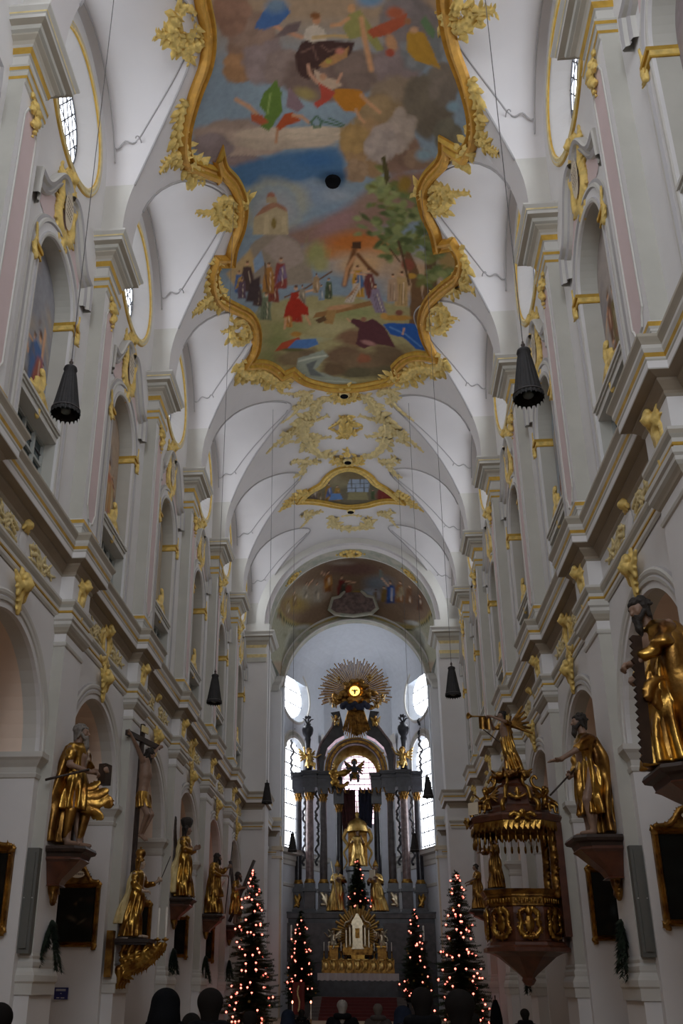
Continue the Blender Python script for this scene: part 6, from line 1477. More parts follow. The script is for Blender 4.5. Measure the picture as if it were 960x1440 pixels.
# --- sixth pier: figure with diagonal cross
e, q = make_statue('gilded man embracing a dark diagonal cross, farthest statue on the left', (-5.85, YK(6), 4.45), QL-.2, 1.38, rtab(z0=.35, sx=.95), headc=(.02, -.08, 1.66), face=(.3, -1, 0), robe='gold', arms=[((-.2, 0, 1.40), (-.28, -.1, 1.18), (-.1, -.28, 1.25)), ((.2, 0, 1.40), (.30, -.2, 1.25), (.3, -.38, 1.45))],
    sleeves=[((-.17, 0, 1.40), (-.23, -.04, 1.28)), ((.17, 0, 1.40), (.25, -.06, 1.3))], hands=[((-.08, -.3, 1.26), (.6, -1, .2), (0, 0, 1), .8, 1), ((.3, -.4, 1.47), (0, -1, .6), (1, 0, 0), 1.2, -1)], hair='hair_dark', hlen=.12, beard=.1, legs=[((-.11, 0, .95), (-.13, -.06, .50), (-.12, .0, .08)), ((.11, 0, .95), (.15, -.14, .5), (.13, -.08, .08))], A=.035)
staff('cross_beam', e, (-.28, .12, .1), (.42, -.52, 2.25), .065, 'dark_wood', 4); staff('cross_beam', e, (.42, .10, .1), (-.42, .10, 2.15), .065, 'dark_wood', 4)
console('statue_bracket', (-KX, YK(6), 4.43), QL, 1.1, .80, .7, 'dark carved bracket under the cross bearer on the left')
# --- right side, first pier: old man with a long saw
e, q = make_statue('large dark-bearded man in gilt robe with a long toothed saw, nearest statue on the right', (5.62, YK(1), 4.78), QR+.30, 1.57, rtab(sx=1.12, sy=1.2), headc=(0, -.17, 1.62), face=(.15, -1, 0), tilt=.28, robe='gold', arms=[((-.2, 0, 1.42), (-.36, .02, 1.20), (-.2, -.14, 1.00)), ((.2, 0, 1.42), (.28, -.14, 1.2), (.08, -.34, 1.02))],
    sleeves=[((-.17, 0, 1.40), (-.35, .02, 1.22), (-.24, -.10, 1.04)), ((.17, 0, 1.40), (.27, -.12, 1.22), (.14, -.28, 1.08))], hands=[((-.19, -.16, .99), (.4, -1, -.5), (0, 0, 1), .9, 1), ((.07, -.36, 1.02), (-.3, -1, -.2), (0, 0, 1), 1.2, -1)], hair='hair_dark', hlen=.10, beard=.17, A=.045, mantle='gold_dark',
    mtab=[(.05, .1, .10, .36, .28), (.5, .1, .10, .32, .25), (1.0, .08, .08, .29, .22), (1.3, .05, .06, .27, .18), (1.46, .03, .04, .2, .14), (1.5, .02, .03, .1, .1)], flesh='flesh')
w = MB(); N = 34; P0, P1 = np.array([.10, -.42, .02]), np.array([.12, -.36, 1.30]); rows = []
for i in range(N+1):
    t = i/N; p = P0+(P1-P0)*t; wd = .09; tooth = .035*(1 if i % 2 else 0)
    rows.append([p+np.array([0, -.01-tooth, 0]), p+np.array([0, wd, 0])])
w.rows([[r[0]+np.array([.01, 0, 0]), r[1]+np.array([.01, 0, 0]), r[1]-np.array([.01, 0, 0]), r[0]-np.array([.01, 0, 0])] for r in rows], 'dark_wood', closed=True, cap=True); w.build('saw', e)
link(blob('flying_drape', leafy([(.1, .86), (.24, .78), (.28, .66)], .06, .05, 4, .6, 1.3)+leafy([(.1, .78), (.2, .66), (.14, .56)], .06, .04, 5, .6, 1.3), .014, 'gold_dark', .02, post=lambda V: np.stack([V[:, 2]+.1, -V[:, 0]-.02, V[:, 1]], 1)), 'flying_drape', e)
console('statue_bracket', (KX, YK(1), 4.76), QR, 1.3, .98, .7, 'dark carved bracket under the saw bearer on the right')
# --- right side, second pier: man with outstretched hand
e, q = make_statue('gilded bearded man reaching one open hand outward over the pulpit canopy', (5.78, YK(2), 4.74), QR+.25, 1.50, rtab(z0=.30, sx=.98), headc=(0, -.06, 1.68), face=(-.1, -1, 0), robe='gold', arms=[((-.2, 0, 1.40), (-.26, -.05, 1.12), (-.16, -.14, .95)), ((.18, -.02, 1.40), (.22, -.24, 1.22), (.16, -.48, 1.08))],
    sleeves=[((-.17, 0, 1.40), (-.26, -.04, 1.14), (-.2, -.1, 1.0)), ((.17, 0, 1.40), (.21, -.2, 1.26))], hands=[((-.15, -.16, .93), (.1, -1, -.4), (-1, 0, 0), 1.2, 1), ((.155, -.50, 1.07), (0, -1, -.15), (0, -.2, -1), -.15, -1)], hair='hair_dark', hlen=.07, beard=.12, A=.04, mantle='gold_dark',
    legs=[((-.11, 0, .95), (-.13, -.06, .50), (-.12, .0, .08)), ((.11, 0, .95), (.15, -.14, .5), (.13, -.08, .08))], mtab=[(.05, -.05, .24, .28, .15), (.5, -.05, .22, .27, .14), (.9, -.04, .2, .26, .13), (1.2, 0, .14, .22, .11), (1.45, 0, .08, .17, .1)])
staff('lance', e, (-.14, -.02, 1.12), (-.02, -.62, .58), .014, 'dark_wood'); w = MB(); w.tube([(-.25, .26, 1.42), (-.25, .26, .06)], .02, 'dark_wood', 6); w.tube([(-.25, .26, 1.42), (-.25, .14, 1.42)], .015, 'dark_wood', 6); w.build('iron_hook', e)
console('statue_bracket', (KX, YK(2), 4.72), QR, 1.2, .98, 1.0, 'dark carved bracket under the man with the outstretched hand')
# --- right side, further piers
e, q = make_statue('gilded cloaked figure with rounded arms standing behind the pulpit basket', (5.15, YK(4)-.6, 4.85), QR+.3, 1.0, rtab(sx=1.1, sy=1.1), headc=(0, -.10, 1.62), face=(.2, -1, 0), robe='gold_dark', arms=[((-.2, 0, 1.40), (-.30, -.2, 1.22), (-.1, -.42, 1.2)), ((.2, 0, 1.40), (.3, -.2, 1.22), (.1, -.42, 1.3))],
    sleeves=[((-.17, 0, 1.40), (-.29, -.18, 1.22), (-.15, -.34, 1.2)), ((.17, 0, 1.40), (.29, -.18, 1.22), (.15, -.34, 1.26))], hands=[((-.1, -.44, 1.2), (.3, -1, .2), (0, 0, 1), .8, 1), ((.1, -.44, 1.3), (-.3, -1, .2), (0, 0, 1), .8, -1)], hair='hair_dark', A=.04, h=.02)
console('statue_bracket', (KX-.0, YK(4)-.6, 4.83), QR, 1.0, 1.5, .7, 'dark bracket behind the pulpit basket carrying the cloaked figure')
e, q = make_statue('gilded figure pointing down beside the top of the right Christmas tree', (5.25, YK(5), 4.72), QR+.3, 1.0, rtab(sx=1.15, sy=1.1), headc=(0, -.06, 1.66), face=(0, -1, 0), robe='gold_dark', arms=[((-.2, 0, 1.40), (-.28, -.06, 1.14), (-.18, -.3, 1.0)), ((.2, 0, 1.40), (.26, -.2, 1.2), (.2, -.46, 1.06))],
    sleeves=[((-.17, 0, 1.40), (-.27, -.05, 1.16), (-.2, -.2, 1.05)), ((.17, 0, 1.40), (.25, -.16, 1.22))], hands=[((-.17, -.32, .99), (.2, -1, -.2), (0, 0, 1), .8, 1), ((.2, -.48, 1.05), (0, -1, -.3), (0, 0, 1), .4, -1)], hair='hair_dark', hlen=.06, A=.04, h=.02)
console('statue_bracket', (KX, YK(5), 4.70), QR, 1.0, 1.35, .7, 'dark bracket of the pointing figure on the right wall')
# ================================================================== pulpit
def octo(r, z, n=8, a0=PI/8, cx=0, cy=0, sy=1): return [(cx+r*math.cos(a0+2*PI*i/n), cy+r*sy*math.sin(a0+2*PI*i/n), z) for i in range(n)]
pu = empty('pulpit', (5.08, YK(3), 0), 0, 'red-brown and gold pulpit with tasselled canopy and trumpet angel, third pier right', 'pulpit')
w = MB()
w.rows([octo(r, z) for r, z in ((.0, 1.75), (.12, 1.80), (.2, 1.92), (.17, 1.98), (.24, 2.05), (.55, 2.3), (.8, 2.5), (1.02, 2.6), (1.2, 2.62), (1.2, 2.72), (1.1, 2.78), (1.08, 2.85), (1.0, 2.9), (1.04, 3.2), (1.05, 3.6), (1.02, 3.75))], 'red_wood', closed=True); w.build('basket', pu)
w = MB(); w.rows([octo(r, z) for r, z in ((1.02, 3.75), (1.06, 3.78), (1.06, 3.82), (1.04, 3.83), (1.05, 4.0), (1.1, 4.02), (1.1, 4.07), (1.12, 4.08), (1.16, 4.15), (1.2, 4.2), (1.0, 4.2), (1.0, 3.0))], ['gold_dark']*8, closed=True); w.build('rim', pu)
P = []
for i in range(8):
    a = 2*PI*i/8
    for j in (-3, -2, -1, 0, 1, 2, 3): P.append(('c', (j*.10, 3.92-.05, 0), (j*.10, 3.95, 0), .035, .035))
    break
fl = blob('fluting', P, .02, 'gold', .01, post=lambda V: np.stack([V[:, 2]+.97, V[:, 0], V[:, 1]], 1))
P = []
for sd in (-1, 1): P += leafy([(sd*.08, 3.68), (sd*.24, 3.6), (sd*.22, 3.35), (sd*.27, 3.15), (sd*.12, 3.0)], .055, .05, 31+sd, 1)
P += [('e', (0, 3.32, .02), (.13, .24, .05))]+leafy([(0, 3.6), (0, 3.72)], .09, .05, 33, 1)+leafy([(-.15, 2.98), (.15, 2.98)], .06, .06, 34, 1)
rl = blob('panel_relief', P, .02, 'gold', .02, post=lambda V: np.stack([V[:, 2]+.98, V[:, 0], V[:, 1]], 1))
for i in range(1, 8):
    a = PI/4*i
    o = link(fl, 'fluting', pu); o.rotation_euler = (0, 0, a); o = link(rl, 'panel_relief', pu); o.rotation_euler = (0, 0, a)
# canopy
w = MB(); cp = ((1.30, 5.98), (1.38, 6.02), (1.42, 6.14), (1.40, 6.2), (1.2, 6.24), (1.02, 6.3), (.92, 6.45), (.82, 6.52), (.74, 6.85), (.62, 7.05), (.48, 7.15), (.35, 7.2), (.3, 7.35), (.0, 7.4))
w.rows([octo(r, z) for r, z in cp], 'red_wood', closed=True); w.rows([octo(1.3, 5.98), octo(.05, 6.1)], 'gold_dark', closed=True); w.build('canopy', pu)
w = MB(); R8 = octo(1.34, 0)
for i in range(8):
    a, b = np.array(R8[i]), np.array(R8[(i+1) % 8]); n = 7
    for j in range(n):
        p, q = a+(b-a)*j/n, a+(b-a)*(j+1)/n; m = (p+q)/2; zt = 6.0; zb = 5.74
        w.add([(p[0], p[1], zt), (q[0], q[1], zt), (q[0], q[1], zb+.1), (m[0]*1.02, m[1]*1.02, zb), (p[0], p[1], zb+.1)], [(0, 1, 2, 3, 4)], 'gold')
        w.add([(p[0]*.97, p[1]*.97, zt), (q[0]*.97, q[1]*.97, zt), (q[0]*.97, q[1]*.97, zb+.1), (m[0]*.99, m[1]*.99, zb), (p[0]*.97, p[1]*.97, zb+.1)], [(4, 3, 2, 1, 0)], 'gold_dark')
w.build('valance', pu)
tas = MB(); tas.tube([(0, 0, 5.74), (0, 0, 5.6)], .012, 'gold_dark', 5); tas.lathe([(.0, 5.62), (.03, 5.58), (.038, 5.5), (.03, 5.42), (.0, 5.38)], (0, 0, 0), 'gold', 8); tm = tas.mesh('tassel', True)
for i in range(8):
    a, b = np.array(R8[i]), np.array(R8[(i+1) % 8])
    for j in range(5): p = a+(b-a)*(j+.5)/5; link(tm, 'tassel', pu, (p[0]*.96, p[1]*.96, 0))
P = []
for sd in (-1, 1): P += leafy([(sd*.34, 6.10), (sd*.2, 6.17), (sd*.08, 6.08), (sd*.2, 5.99)], .045, .035, 41+sd, 1)
cl = blob('canopy_crest', P+cherub((0, 6.14), .7, .06), .022, 'gold', .02, post=lambda V: np.stack([V[:, 2]+1.34, V[:, 0], V[:, 1]], 1))
P = leafy([(-.24, 6.78), (0, 6.68), (.24, 6.78)], .045, .04, 45, 1)+leafy([(0, 6.75), (0, 6.95)], .055, .035, 46, 1)
cl2 = blob('canopy_leaf', P, .022, 'gold', .02, post=lambda V: np.stack([V[:, 2]+.82, V[:, 0], V[:, 1]], 1))
for i in (4, 6):
    o = link(cl, 'canopy_crest', pu); o.rotation_euler = (0, 0, PI/4*i)
for i in (6,): o = link(cl2, 'canopy_leaf', pu); o.rotation_euler = (0, 0, PI/4*i)
vol = MB()
pts = [(1.22, 0, 6.28), (1.28, 0, 6.45), (1.12, 0, 6.6), (.95, 0, 6.62), (.88, 0, 6.8), (.8, 0, 7.0), (.62, 0, 7.1), (.55, 0, 7.3), (.66, 0, 7.4), (.72, 0, 7.3)]
vol.tube(spline(pts, 5), [.07-.03*i/45 for i in range(46)], 'gold', 8); vm = vol.mesh('scroll', True)
for i in (3, 4, 5, 6, 7): o = link(vm, 'scroll', pu); o.rotation_euler = (0, 0, PI/8+PI/4*i)
P = []
for i in range(14): r = random.Random(i); P += [('e', (.42*math.cos(i*1.1), .42*math.sin(i*1.1), 7.35+.22*r.random()), (.14, .14, .11))]
P += [('e', (0, 0, 7.5), (.32, .32, .2))]
for i in range(8): P += [('c', (.4*math.cos(i*.8), .4*math.sin(i*.8), 7.45), (.62*math.cos(i*.8+.2), .62*math.sin(i*.8+.2), 7.6), .06, .03)]
link(blob('cloud_crown', P, .03, 'gold_dark', .03), 'cloud_crown', pu)
# back panel with flanking figures joining basket and canopy
w = MB(); w.box(.95, 1.14, -.75, .75, 3.0, 6.0, 'red_wood'); w.build('back_panel', pu)
P = leafy([(0, 4.1), (.05, 4.6), (-.04, 5.1), (.04, 5.6), (0, 5.95)], .13, .12, 61, 1, 1.5)
pil = blob('carved_post', P, .025, 'gold_dark', .03, post=lambda V: np.stack([V[:, 2], V[:, 0], V[:, 1]], 1))
link(pil, 'carved_post', pu, (.85, -.62, 0)); link(pil, 'carved_post', pu, (.85, .62, 0))
def putto(label, loc, rz, s, robe='gold', arms=None, wings=True, parent=None, name='cherub_figure', mat='gold', lean=0.0, extra=None):
    """small winged child figure, seated or leaning; one body with drapery and wings as parts"""
    e = empty(name, loc, rz, label if parent is None else None, 'figure' if parent is None else None); e.scale = (s,)*3
    if parent is not None: e.parent = parent
    P, q = head_parts((.0, -.05+lean, .62), (0.2, -1, 0), .1, 1.05)
    P += [('c', (0, lean*.6, .44), (0, 0, .20), .10, .12), ('c', (-.06, 0, .16), (-.13, -.20, .14), .075, .06), ('c', (.06, 0, .16), (.14, -.22, .10), .075, .06), ('c', (-.13, -.20, .14), (-.14, -.22, -.06), .055, .035), ('c', (.14, -.22, .10), (.12, -.26, -.10), .055, .035),
          ('c', (-.14, -.22, -.06), (-.14, -.29, -.08), .035, .022), ('c', (.12, -.26, -.10), (.12, -.33, -.12), .035, .022)]
    arms = arms or [((-.1, 0, .46), (-.24, -.08, .40), (-.30, -.22, .52)), ((.1, 0, .46), (.22, -.1, .36), (.18, -.24, .28))]
    for a in arms:
        P += [('c', a[0], a[1], .045, .038), ('c', a[1], a[2], .038, .026)]; P += hand_parts(a[2], np.array(a[2])-np.array(a[1]), (0, 0, 1), .8, .5, 1)
    link(blob('body', P, .017, mat, .022), 'body', e); link(blob('hair', hair_parts(q, 1.05, .05, 0, True, 3), .016, 'gold_dark', .015), 'hair', e)
    link(sdf_mesh('drapery', robe_field([(.02, 0, -.03, .17, .15), (.15, 0, -.02, .16, .14), (.30, 0, 0, .12, .10)], .02, 7, 1), (-.3, -.3, -.02), (.3, .25, .36), .018, robe), 'drapery', e)
    if wings:
        for sd in (-1, 1):
            P = []
            for j in range(5): P.append(('c', (sd*.06, .10, .46), (sd*(.36-.02*j), .20, .74-.12*j), .05, .03))
            link(blob('wing', P, .018, robe, .03), 'wing', e)
    return e
for i, (a, z, r) in enumerate(((-2.5, 6.35, 1.05), (-.75, 6.35, 1.05), (-1.9, 6.35, 1.02))):
    if i < 2: putto(['gilded putto holding a tablet at the front left edge of the pulpit canopy', 'gilded putto with curly hair at the front right edge of the pulpit canopy'][i], (5.08+r*math.cos(a), YK(3)+r*math.sin(a), z), a+PI/2, .85, 'gold_dark')
w = MB(); w.box(-.16, .16, -.02, .02, 0, .34, 'cream'); w.build('inscribed_tablet', loc=(5.08-1.25, YK(3)-.75, 6.22), rz=-.7, label='small pale tablet leaning at the front left of the pulpit canopy', cat='tablet')
# trumpet angel
e, q = make_statue('gilded trumpet angel with raised wing on top of the pulpit canopy', (5.02, YK(3), 7.52), QR+.45, 1.05, rtab(hemx=.12, hemy=.12, sx=.85, sy=.9), headc=(0, -.10, 1.66), face=(0, -1, 0), robe='gold', name='trumpet_angel', cat='angel',
    arms=[((-.2, 0, 1.42), (-.32, -.2, 1.35), (-.12, -.42, 1.56)), ((.2, 0, 1.42), (.3, -.22, 1.42), (.05, -.48, 1.60))], sleeves=[((-.17, 0, 1.42), (-.26, -.1, 1.38)), ((.17, 0, 1.42), (.25, -.12, 1.42))], hands=[((-.1, -.44, 1.58), (.4, -1, .3), (0, 0, 1), 1.3, 1), ((.04, -.5, 1.6), (-.4, -1, .1), (0, 0, 1), 1.3, -1)], hair='hair_dark', A=.045, h=.018)
w = MB(); w.tube([(0, -.20, 1.64), (-.02, -.6, 1.60), (-.04, -1.05, 1.56)], [.014, .016, .024], 'gold_dark', 8); w.lathe([(.03, 0), (.05, .06), (.10, .13), (.085, .13), (.03, .05)], (0, 0, 0), 'gold', 14)
vv = np.array(w.v); k0 = len(w.v)-14*5
for i in range(k0, len(w.v)): x, y, z = w.v[i]; w.v[i] = (-.04+x, -1.05-z, 1.56+y)
w.build('trumpet', e, smooth=True)
w = MB(); w.rows([[(-.03+.02*math.sin(j*1.3), -.62-.04*j, 1.58-.36*t) for t in np.linspace(0, 1, 5)] for j in range(-3, 7)], 'gold_dark'); w.build('trumpet_banner', e)
P = []
for j in range(6): P.append(('c', (.06, .14, 1.40), (.18+.03*j, .50+.03*j, 1.95-.16*j), .06, .035))
for j in range(5): P.append(('c', (-.06, .14, 1.40), (-.22, .36, 1.75-.16*j), .05, .03))
link(blob('wing', P, .02, 'gold_dark', .03), 'wing', e)
w = MB(); w.tube([(-.3, -.55, 1.3), (-.2, -.2, 1.0), (.1, 0, .7)], .015, 'dark_wood', 6); w.build('sash', e)

# ================================================================== high altar (centre line slightly left of the nave axis)
AX, AY = -.13, 66.0
al = empty('high_altar', (AX, AY, 0), 0, 'towering dark marble and gold high altar with columns, arch and sunburst', 'altar')
def part(w, name, par=al, smooth=False): return w.build(name, par, smooth=smooth)
w = MB()
w.box(-4.95, 4.95, -.6, 1.6, 0, 6.0, 'marble_dark'); w.box(-5.1, 5.1, -.8, 1.6, 5.9, 6.2, 'marble_grey'); w.box(-5.15, 5.15, -.85, 1.6, 6.2, 6.3, 'marble_dark')
for s in (-1, 1):
    w.box(*sorted((s*1.6, s*4.9)), -.75, -.6, 3.2, 5.6, 'marble_grey')
part(w, 'lower_storey')
cols = [(-4.10, .35, .24, 14.35, 'marble_dark'), (-3.27, -.25, .27, 14.3, 'marble_red'), (-2.34, -.1, .25, 14.2, 'marble_grey'), (-1.27, .5, .23, 13.6, 'marble_dark'), (1.37, .5, .23, 13.6, 'marble_dark'), (2.32, -.1, .25, 14.2, 'marble_grey'), (3.25, -.25, .27, 14.3, 'marble_red'), (4.18, .35, .24, 14.35, 'marble_dark')]
capP = []
for i in range(8):
    a = 2*PI*i/8
    capP += [('c', (.85*math.cos(a), .85*math.sin(a), .0), (1.15*math.cos(a), 1.15*math.sin(a), .75), .22, .14), ('c', (1.15*math.cos(a), 1.15*math.sin(a), .75), (1.4*math.cos(a), 1.4*math.sin(a), .6), .14, .1), ('c', (1.0*math.cos(a+.4), 1.0*math.sin(a+.4), .7), (1.35*math.cos(a+.4), 1.35*math.sin(a+.4), 1.35), .2, .14), ('e', (1.4*math.cos(a+.4), 1.4*math.sin(a+.4), 1.3), (.25, .25, .2))]
capP += [('c', (0, 0, -.1), (0, 0, 1.5), .85, 1.0)]
capm = blob('capital', capP, .09, 'gold_dark', .08)
for cx_, dy, r, zt, mt in cols:
    ped = MB()
    ped.box(cx_-.42, cx_+.42, dy-.45, dy+.5, 6.3, 6.5, 'marble_dark'); ped.box(cx_-.36, cx_+.36, dy-.38, dy+.5, 6.5, 7.6, 'marble_grey'); ped.box(cx_-.45, cx_+.45, dy-.48, dy+.5, 7.6, 7.78, 'marble_dark'); ped.box(cx_-.36, cx_+.36, dy-.38, dy+.4, 7.78, 8.15, 'marble_dark')
    part(ped, 'pedestal')
    c = MB(); c.lathe([(r*1.35, 8.15), (r*1.4, 8.2), (r*1.35, 8.28), (r*1.15, 8.32), (r*1.2, 8.38), (r*1.03, 8.42)], (cx_, dy, 0), 'gold', 20); part(c, 'column_base', smooth=True)
    c = MB(); c.lathe([(r*1.03, 8.42), (r*1.02, 10.5), (r*.98, 12.4), (r*.88, zt-.55)], (cx_, dy, 0), mt, 24); part(c, 'column', smooth=True)
    o = link(capm, 'capital', al, (cx_, dy, zt-.62)); o.scale = (r*.85, r*.85, .38)
    b = MB(); b.box(cx_-.36, cx_+.36, dy-.36, dy+.36, zt-.05, 14.7, 'marble_dark'); part(b, 'impost_block')
for s in (-1, 1):
    e = MB()
    for (x0_, x1_, dy) in ((1.0, 1.75, .35), (1.75, 2.75, -.35), (2.75, 3.75, -.6), (3.75, 4.55, .0)):
        xa, xb = sorted((s*x0_, s*x1_))
        for (g, za, zb) in ((0, 14.6, 15.25), (.06, 15.25, 15.35), (-.02, 15.35, 15.5), (.14, 15.5, 15.62), (.22, 15.62, 15.72)):
            e.box(xa-g*.5, xb+g*.5, dy-g, 1.4, za, zb, 'marble_dark')
    part(e, 'entablature')
    # reliefs on the pedestals
    for k_, (cx_, mt) in enumerate(((4.14, 'gold'), (3.26, 'gold_lit'), (2.33, 'silver'))):
        P = []
        for j in range(10): r = random.Random(j+k_*10); P.append(('c', (r.uniform(-.2, .2), r.uniform(6.7, 7.3), 0), (r.uniform(-.22, .22), r.uniform(6.6, 7.5), .05), .11, .07))
        link(blob('pedestal_relief', P, .03, mt, .03, post=lambda V: np.stack([V[:, 0], -V[:, 2], V[:, 1]], 1)), 'pedestal_relief', al, (s*cx_+.03, (-.65, -.5, .0)[(1 if k_ == 1 else (0 if k_ == 0 else 1))] if k_ else -.05, 0))
    # openwork hangings between the columns
    for cx_ in (3.72, 2.82, 4.58):
        P = []; z = 9.4 if cx_ < 4.5 else 15.8; zt = 14.1 if cx_ < 4.5 else 19.3; j = 0
        while z < zt:
            r = random.Random(int(z*10)); P += leafy([(0, z), (r.choice([-.12, .12]), z+.2), (0, z+.42)], .07, .055, int(z*7), 1, 1.8); z += .42
        link(blob('hanging_foliage', P, .04, 'marble_dark', .03, post=lambda V: np.stack([V[:, 0], V[:, 2], V[:, 1]], 1)), 'hanging_foliage', al, (s*cx_+.03, .1, 0))
# arch over the centre: ring, gilded half dome
w = MB(); n = 30
arcp = [(2.15*math.cos(PI*i/n), 15.7+2.35*math.sin(PI*i/n)) for i in range(n+1)]
w.mould(arcp, [(-.05, 0), (-.05, .5), (.05, .55), (.12, .5), (.2, .55), (.34, .55), (.40, .45), (.42, 0)], lambda x, z, h: (x, -.0-h, z), ['gold_dark', 'gold', 'marble_red', 'gold', 'gold_dark', 'marble_grey', 'marble_grey'], side=-1); part(w, 'arch_ring')
w = MB(); rows = []
for j in range(11):
    t = j/10; rows.append([(x*(1-.33*t), .0+.9*math.sin(t*1.5), 15.7+(z-15.7)*(1-.40*t**1.2)) for x, z in arcp])
w.rows(rows, 'gold_lit'); part(w, 'gilded_half_dome', smooth=True)
w = MB()
for s in (-1, 1): w.box(*sorted((s*1.42, s*2.1)), .8, .9, 15.7, 17.0, 'gold_dark')
part(w, 'gilded_side_panel')
w = MB()
for s in (-1, 1):
    for zi in range(7): w.box(*sorted((s*1.55, s*2.0)), -.1, .0, 15.8+.2*zi, 15.9+.2*zi, 'gold')
part(w, 'gilded_slats')
# curved gable
for s in (-1, 1):
    w = MB()
    C = [(2.62, 15.75), (2.7, 16.8), (2.45, 17.7), (2.0, 18.3), (1.6, 18.9), (1.5, 19.6), (1.75, 20.0), (1.1, 20.1), (.9, 19.2), (.8, 18.3), (1.4, 18.0), (2.0, 17.4), (2.25, 16.6), (2.3, 15.75)]
    C = [(s*a, b) for a, b in C]
    for i in range(len(C)):
        a, b = C[i], C[(i+1) % len(C)]; w.quad((a[0], -.3, a[1]), (b[0], -.3, b[1]), (b[0], .6, b[1]), (a[0], .6, a[1]), 'marble_dark')
    h = len(C)//2
    for i in range(h-1):
        a, b, c, d = C[i], C[i+1], C[-2-i], C[-1-i]; w.quad((a[0], -.3, a[1]), (b[0], -.3, b[1]), (c[0], -.3, c[1]), (d[0], -.3, d[1]), 'marble_dark'); w.quad((a[0], .6, a[1]), (b[0], .6, b[1]), (c[0], .6, c[1]), (d[0], .6, d[1]), 'marble_dark')
    w.mould([(s*a, b) for a, b in [(2.66, 15.75), (2.74, 16.8), (2.49, 17.7), (2.04, 18.35), (1.64, 18.95), (1.5, 19.6)]], [(-.08, 0), (-.06, .1), (.06, .12), (.1, 0)], lambda x, z, h: (x, -.3-h, z), 'marble_red', side=1)
    part(w, 'curved_gable')
    w = MB(); w.lathe([(.3, 16.6), (.34, 16.75), (.2, 16.85), (.16, 17.3), (.2, 17.9), (.24, 18.1), (.2, 18.25), (.36, 18.5), (.42, 18.8), (.38, 19.0), (.2, 19.15), (.26, 19.25), (.1, 19.3)], (s*3.42, .0, 0), 'marble_dark', 14, rfun=lambda a, j: 1+.06*math.sin(7*a))
    for i in range(5):
        a = 2*PI*i/5; w.tube([(s*3.42, 0, 19.2), (s*3.42+.22*math.cos(a), .22*math.sin(a), 19.55), (s*3.42+.42*math.cos(a), .42*math.sin(a), 19.6)], [.05, .06, .03], 'marble_dark', 6); w.sphere((s*3.42+.15*math.cos(a), .15*math.sin(a), 19.75), .11, 'marble_dark', 7, 5)
    w.box(s*3.42-.3, s*3.42+.3, -.25, .3, 15.72, 16.6, 'marble_dark'); part(w, 'flame_vase', smooth=True)
# sunburst
gx, gz = .03, 21.45
sb = MB(); r = random.Random(2)
N = 132
for i in range(N):
    a = 2*PI*i/N; up = math.sin(a)
    R = 2.45+.25*(i % 2)-.12*(i % 3); R *= 1.0 if up > -.35 else .55
    if up < -.93: R = 3.1+.4*math.cos((a+PI/2)*6)
    d = np.array([math.cos(a), math.sin(a)]); e_ = np.array([-d[1], d[0]])
    y_ = -.25-.06*(i % 2)
    p0, p1 = np.array([gx, gz])+d*.6, np.array([gx, gz])+d*R
    v = []
    for p, hw in ((p0, .015), (p1, .036)):
        v += [(p[0]-e_[0]*hw, y_, p[1]-e_[1]*hw), (p[0]+e_[0]*hw, y_, p[1]+e_[1]*hw), (p[0]+e_[0]*hw, y_+.05, p[1]+e_[1]*hw), (p[0]-e_[0]*hw, y_+.05, p[1]-e_[1]*hw)]
    sb.add(v, [(0, 1, 2, 3), (4, 7, 6, 5), (0, 4, 5, 1), (1, 5, 6, 2), (2, 6, 7, 3), (3, 7, 4, 0)], 'gold_dark' if i % 3 else 'gold')
part(sb, 'sunburst_rays')
sb = MB()
for i in range(17):
    t = (i-8)/8; sb.rows([[(gx+t*.5, -.45, 20.2), (gx+t*.5+.05, -.5, 20.2), (gx+t*.5+.1, -.45, 20.2)], [(gx+t*.95, -.45, 18.2+.45*abs(t)-.15*(i % 2)), (gx+t*.95+.06, -.5, 18.2+.45*abs(t)), (gx+t*.95+.12, -.45, 18.2+.45*abs(t))]], 'gold_dark')
part(sb, 'lower_rays')
P = []
for i in range(46):
    r = random.Random(i*3+1); a = r.uniform(-.5, PI+.5) if i < 26 else r.uniform(PI, 2*PI); R = r.uniform(.6, 1.0) if i < 26 else r.uniform(.8, 1.7)
    P.append(('e', (gx+R*math.cos(a)*1.1, gz+R*math.sin(a)*.9, r.uniform(0, .25)), (r.uniform(.16, .3), r.uniform(.12, .22), .2)))
P.append(('e', (gx, gz, .05), (.85, .8, .12)))
link(blob('cloud_wreath', P, .05, 'gold_dark', .05, post=lambda V: np.stack([V[:, 0], -V[:, 2]-.4, V[:, 1]], 1)), 'cloud_wreath', al)
P = []
for i in range(9): P.append(('e', (gx-.9+.225*i, 20.35+.12*math.sin(i*2), .1), (.2, .26, .2)))
link(blob('dark_cloud', P, .05, 'curtain_blue', .05, post=lambda V: np.stack([V[:, 0], -V[:, 2]-.6, V[:, 1]], 1)), 'dark_cloud', al)
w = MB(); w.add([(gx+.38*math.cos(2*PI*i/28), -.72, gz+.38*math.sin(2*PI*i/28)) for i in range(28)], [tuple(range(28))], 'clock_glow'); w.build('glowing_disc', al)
w = MB(); w.tube([(gx+.42*math.cos(2*PI*i/28), -.74, gz+.42*math.sin(2*PI*i/28)) for i in range(29)], .06, 'gold_dark', 6)
for i in range(12): a = 2*PI*i/12; w.tube([(gx, -.735, gz), (gx+.38*math.cos(a), -.735, gz+.38*math.sin(a))], .008, 'gold_dark', 4)
w.build('disc_rim', al)
P = [('e', (gx, gz-.08, 0), (.07, .15, .05)), ('c', (gx, gz+.05, 0), (gx, gz+.1, 0), .045, .035)]
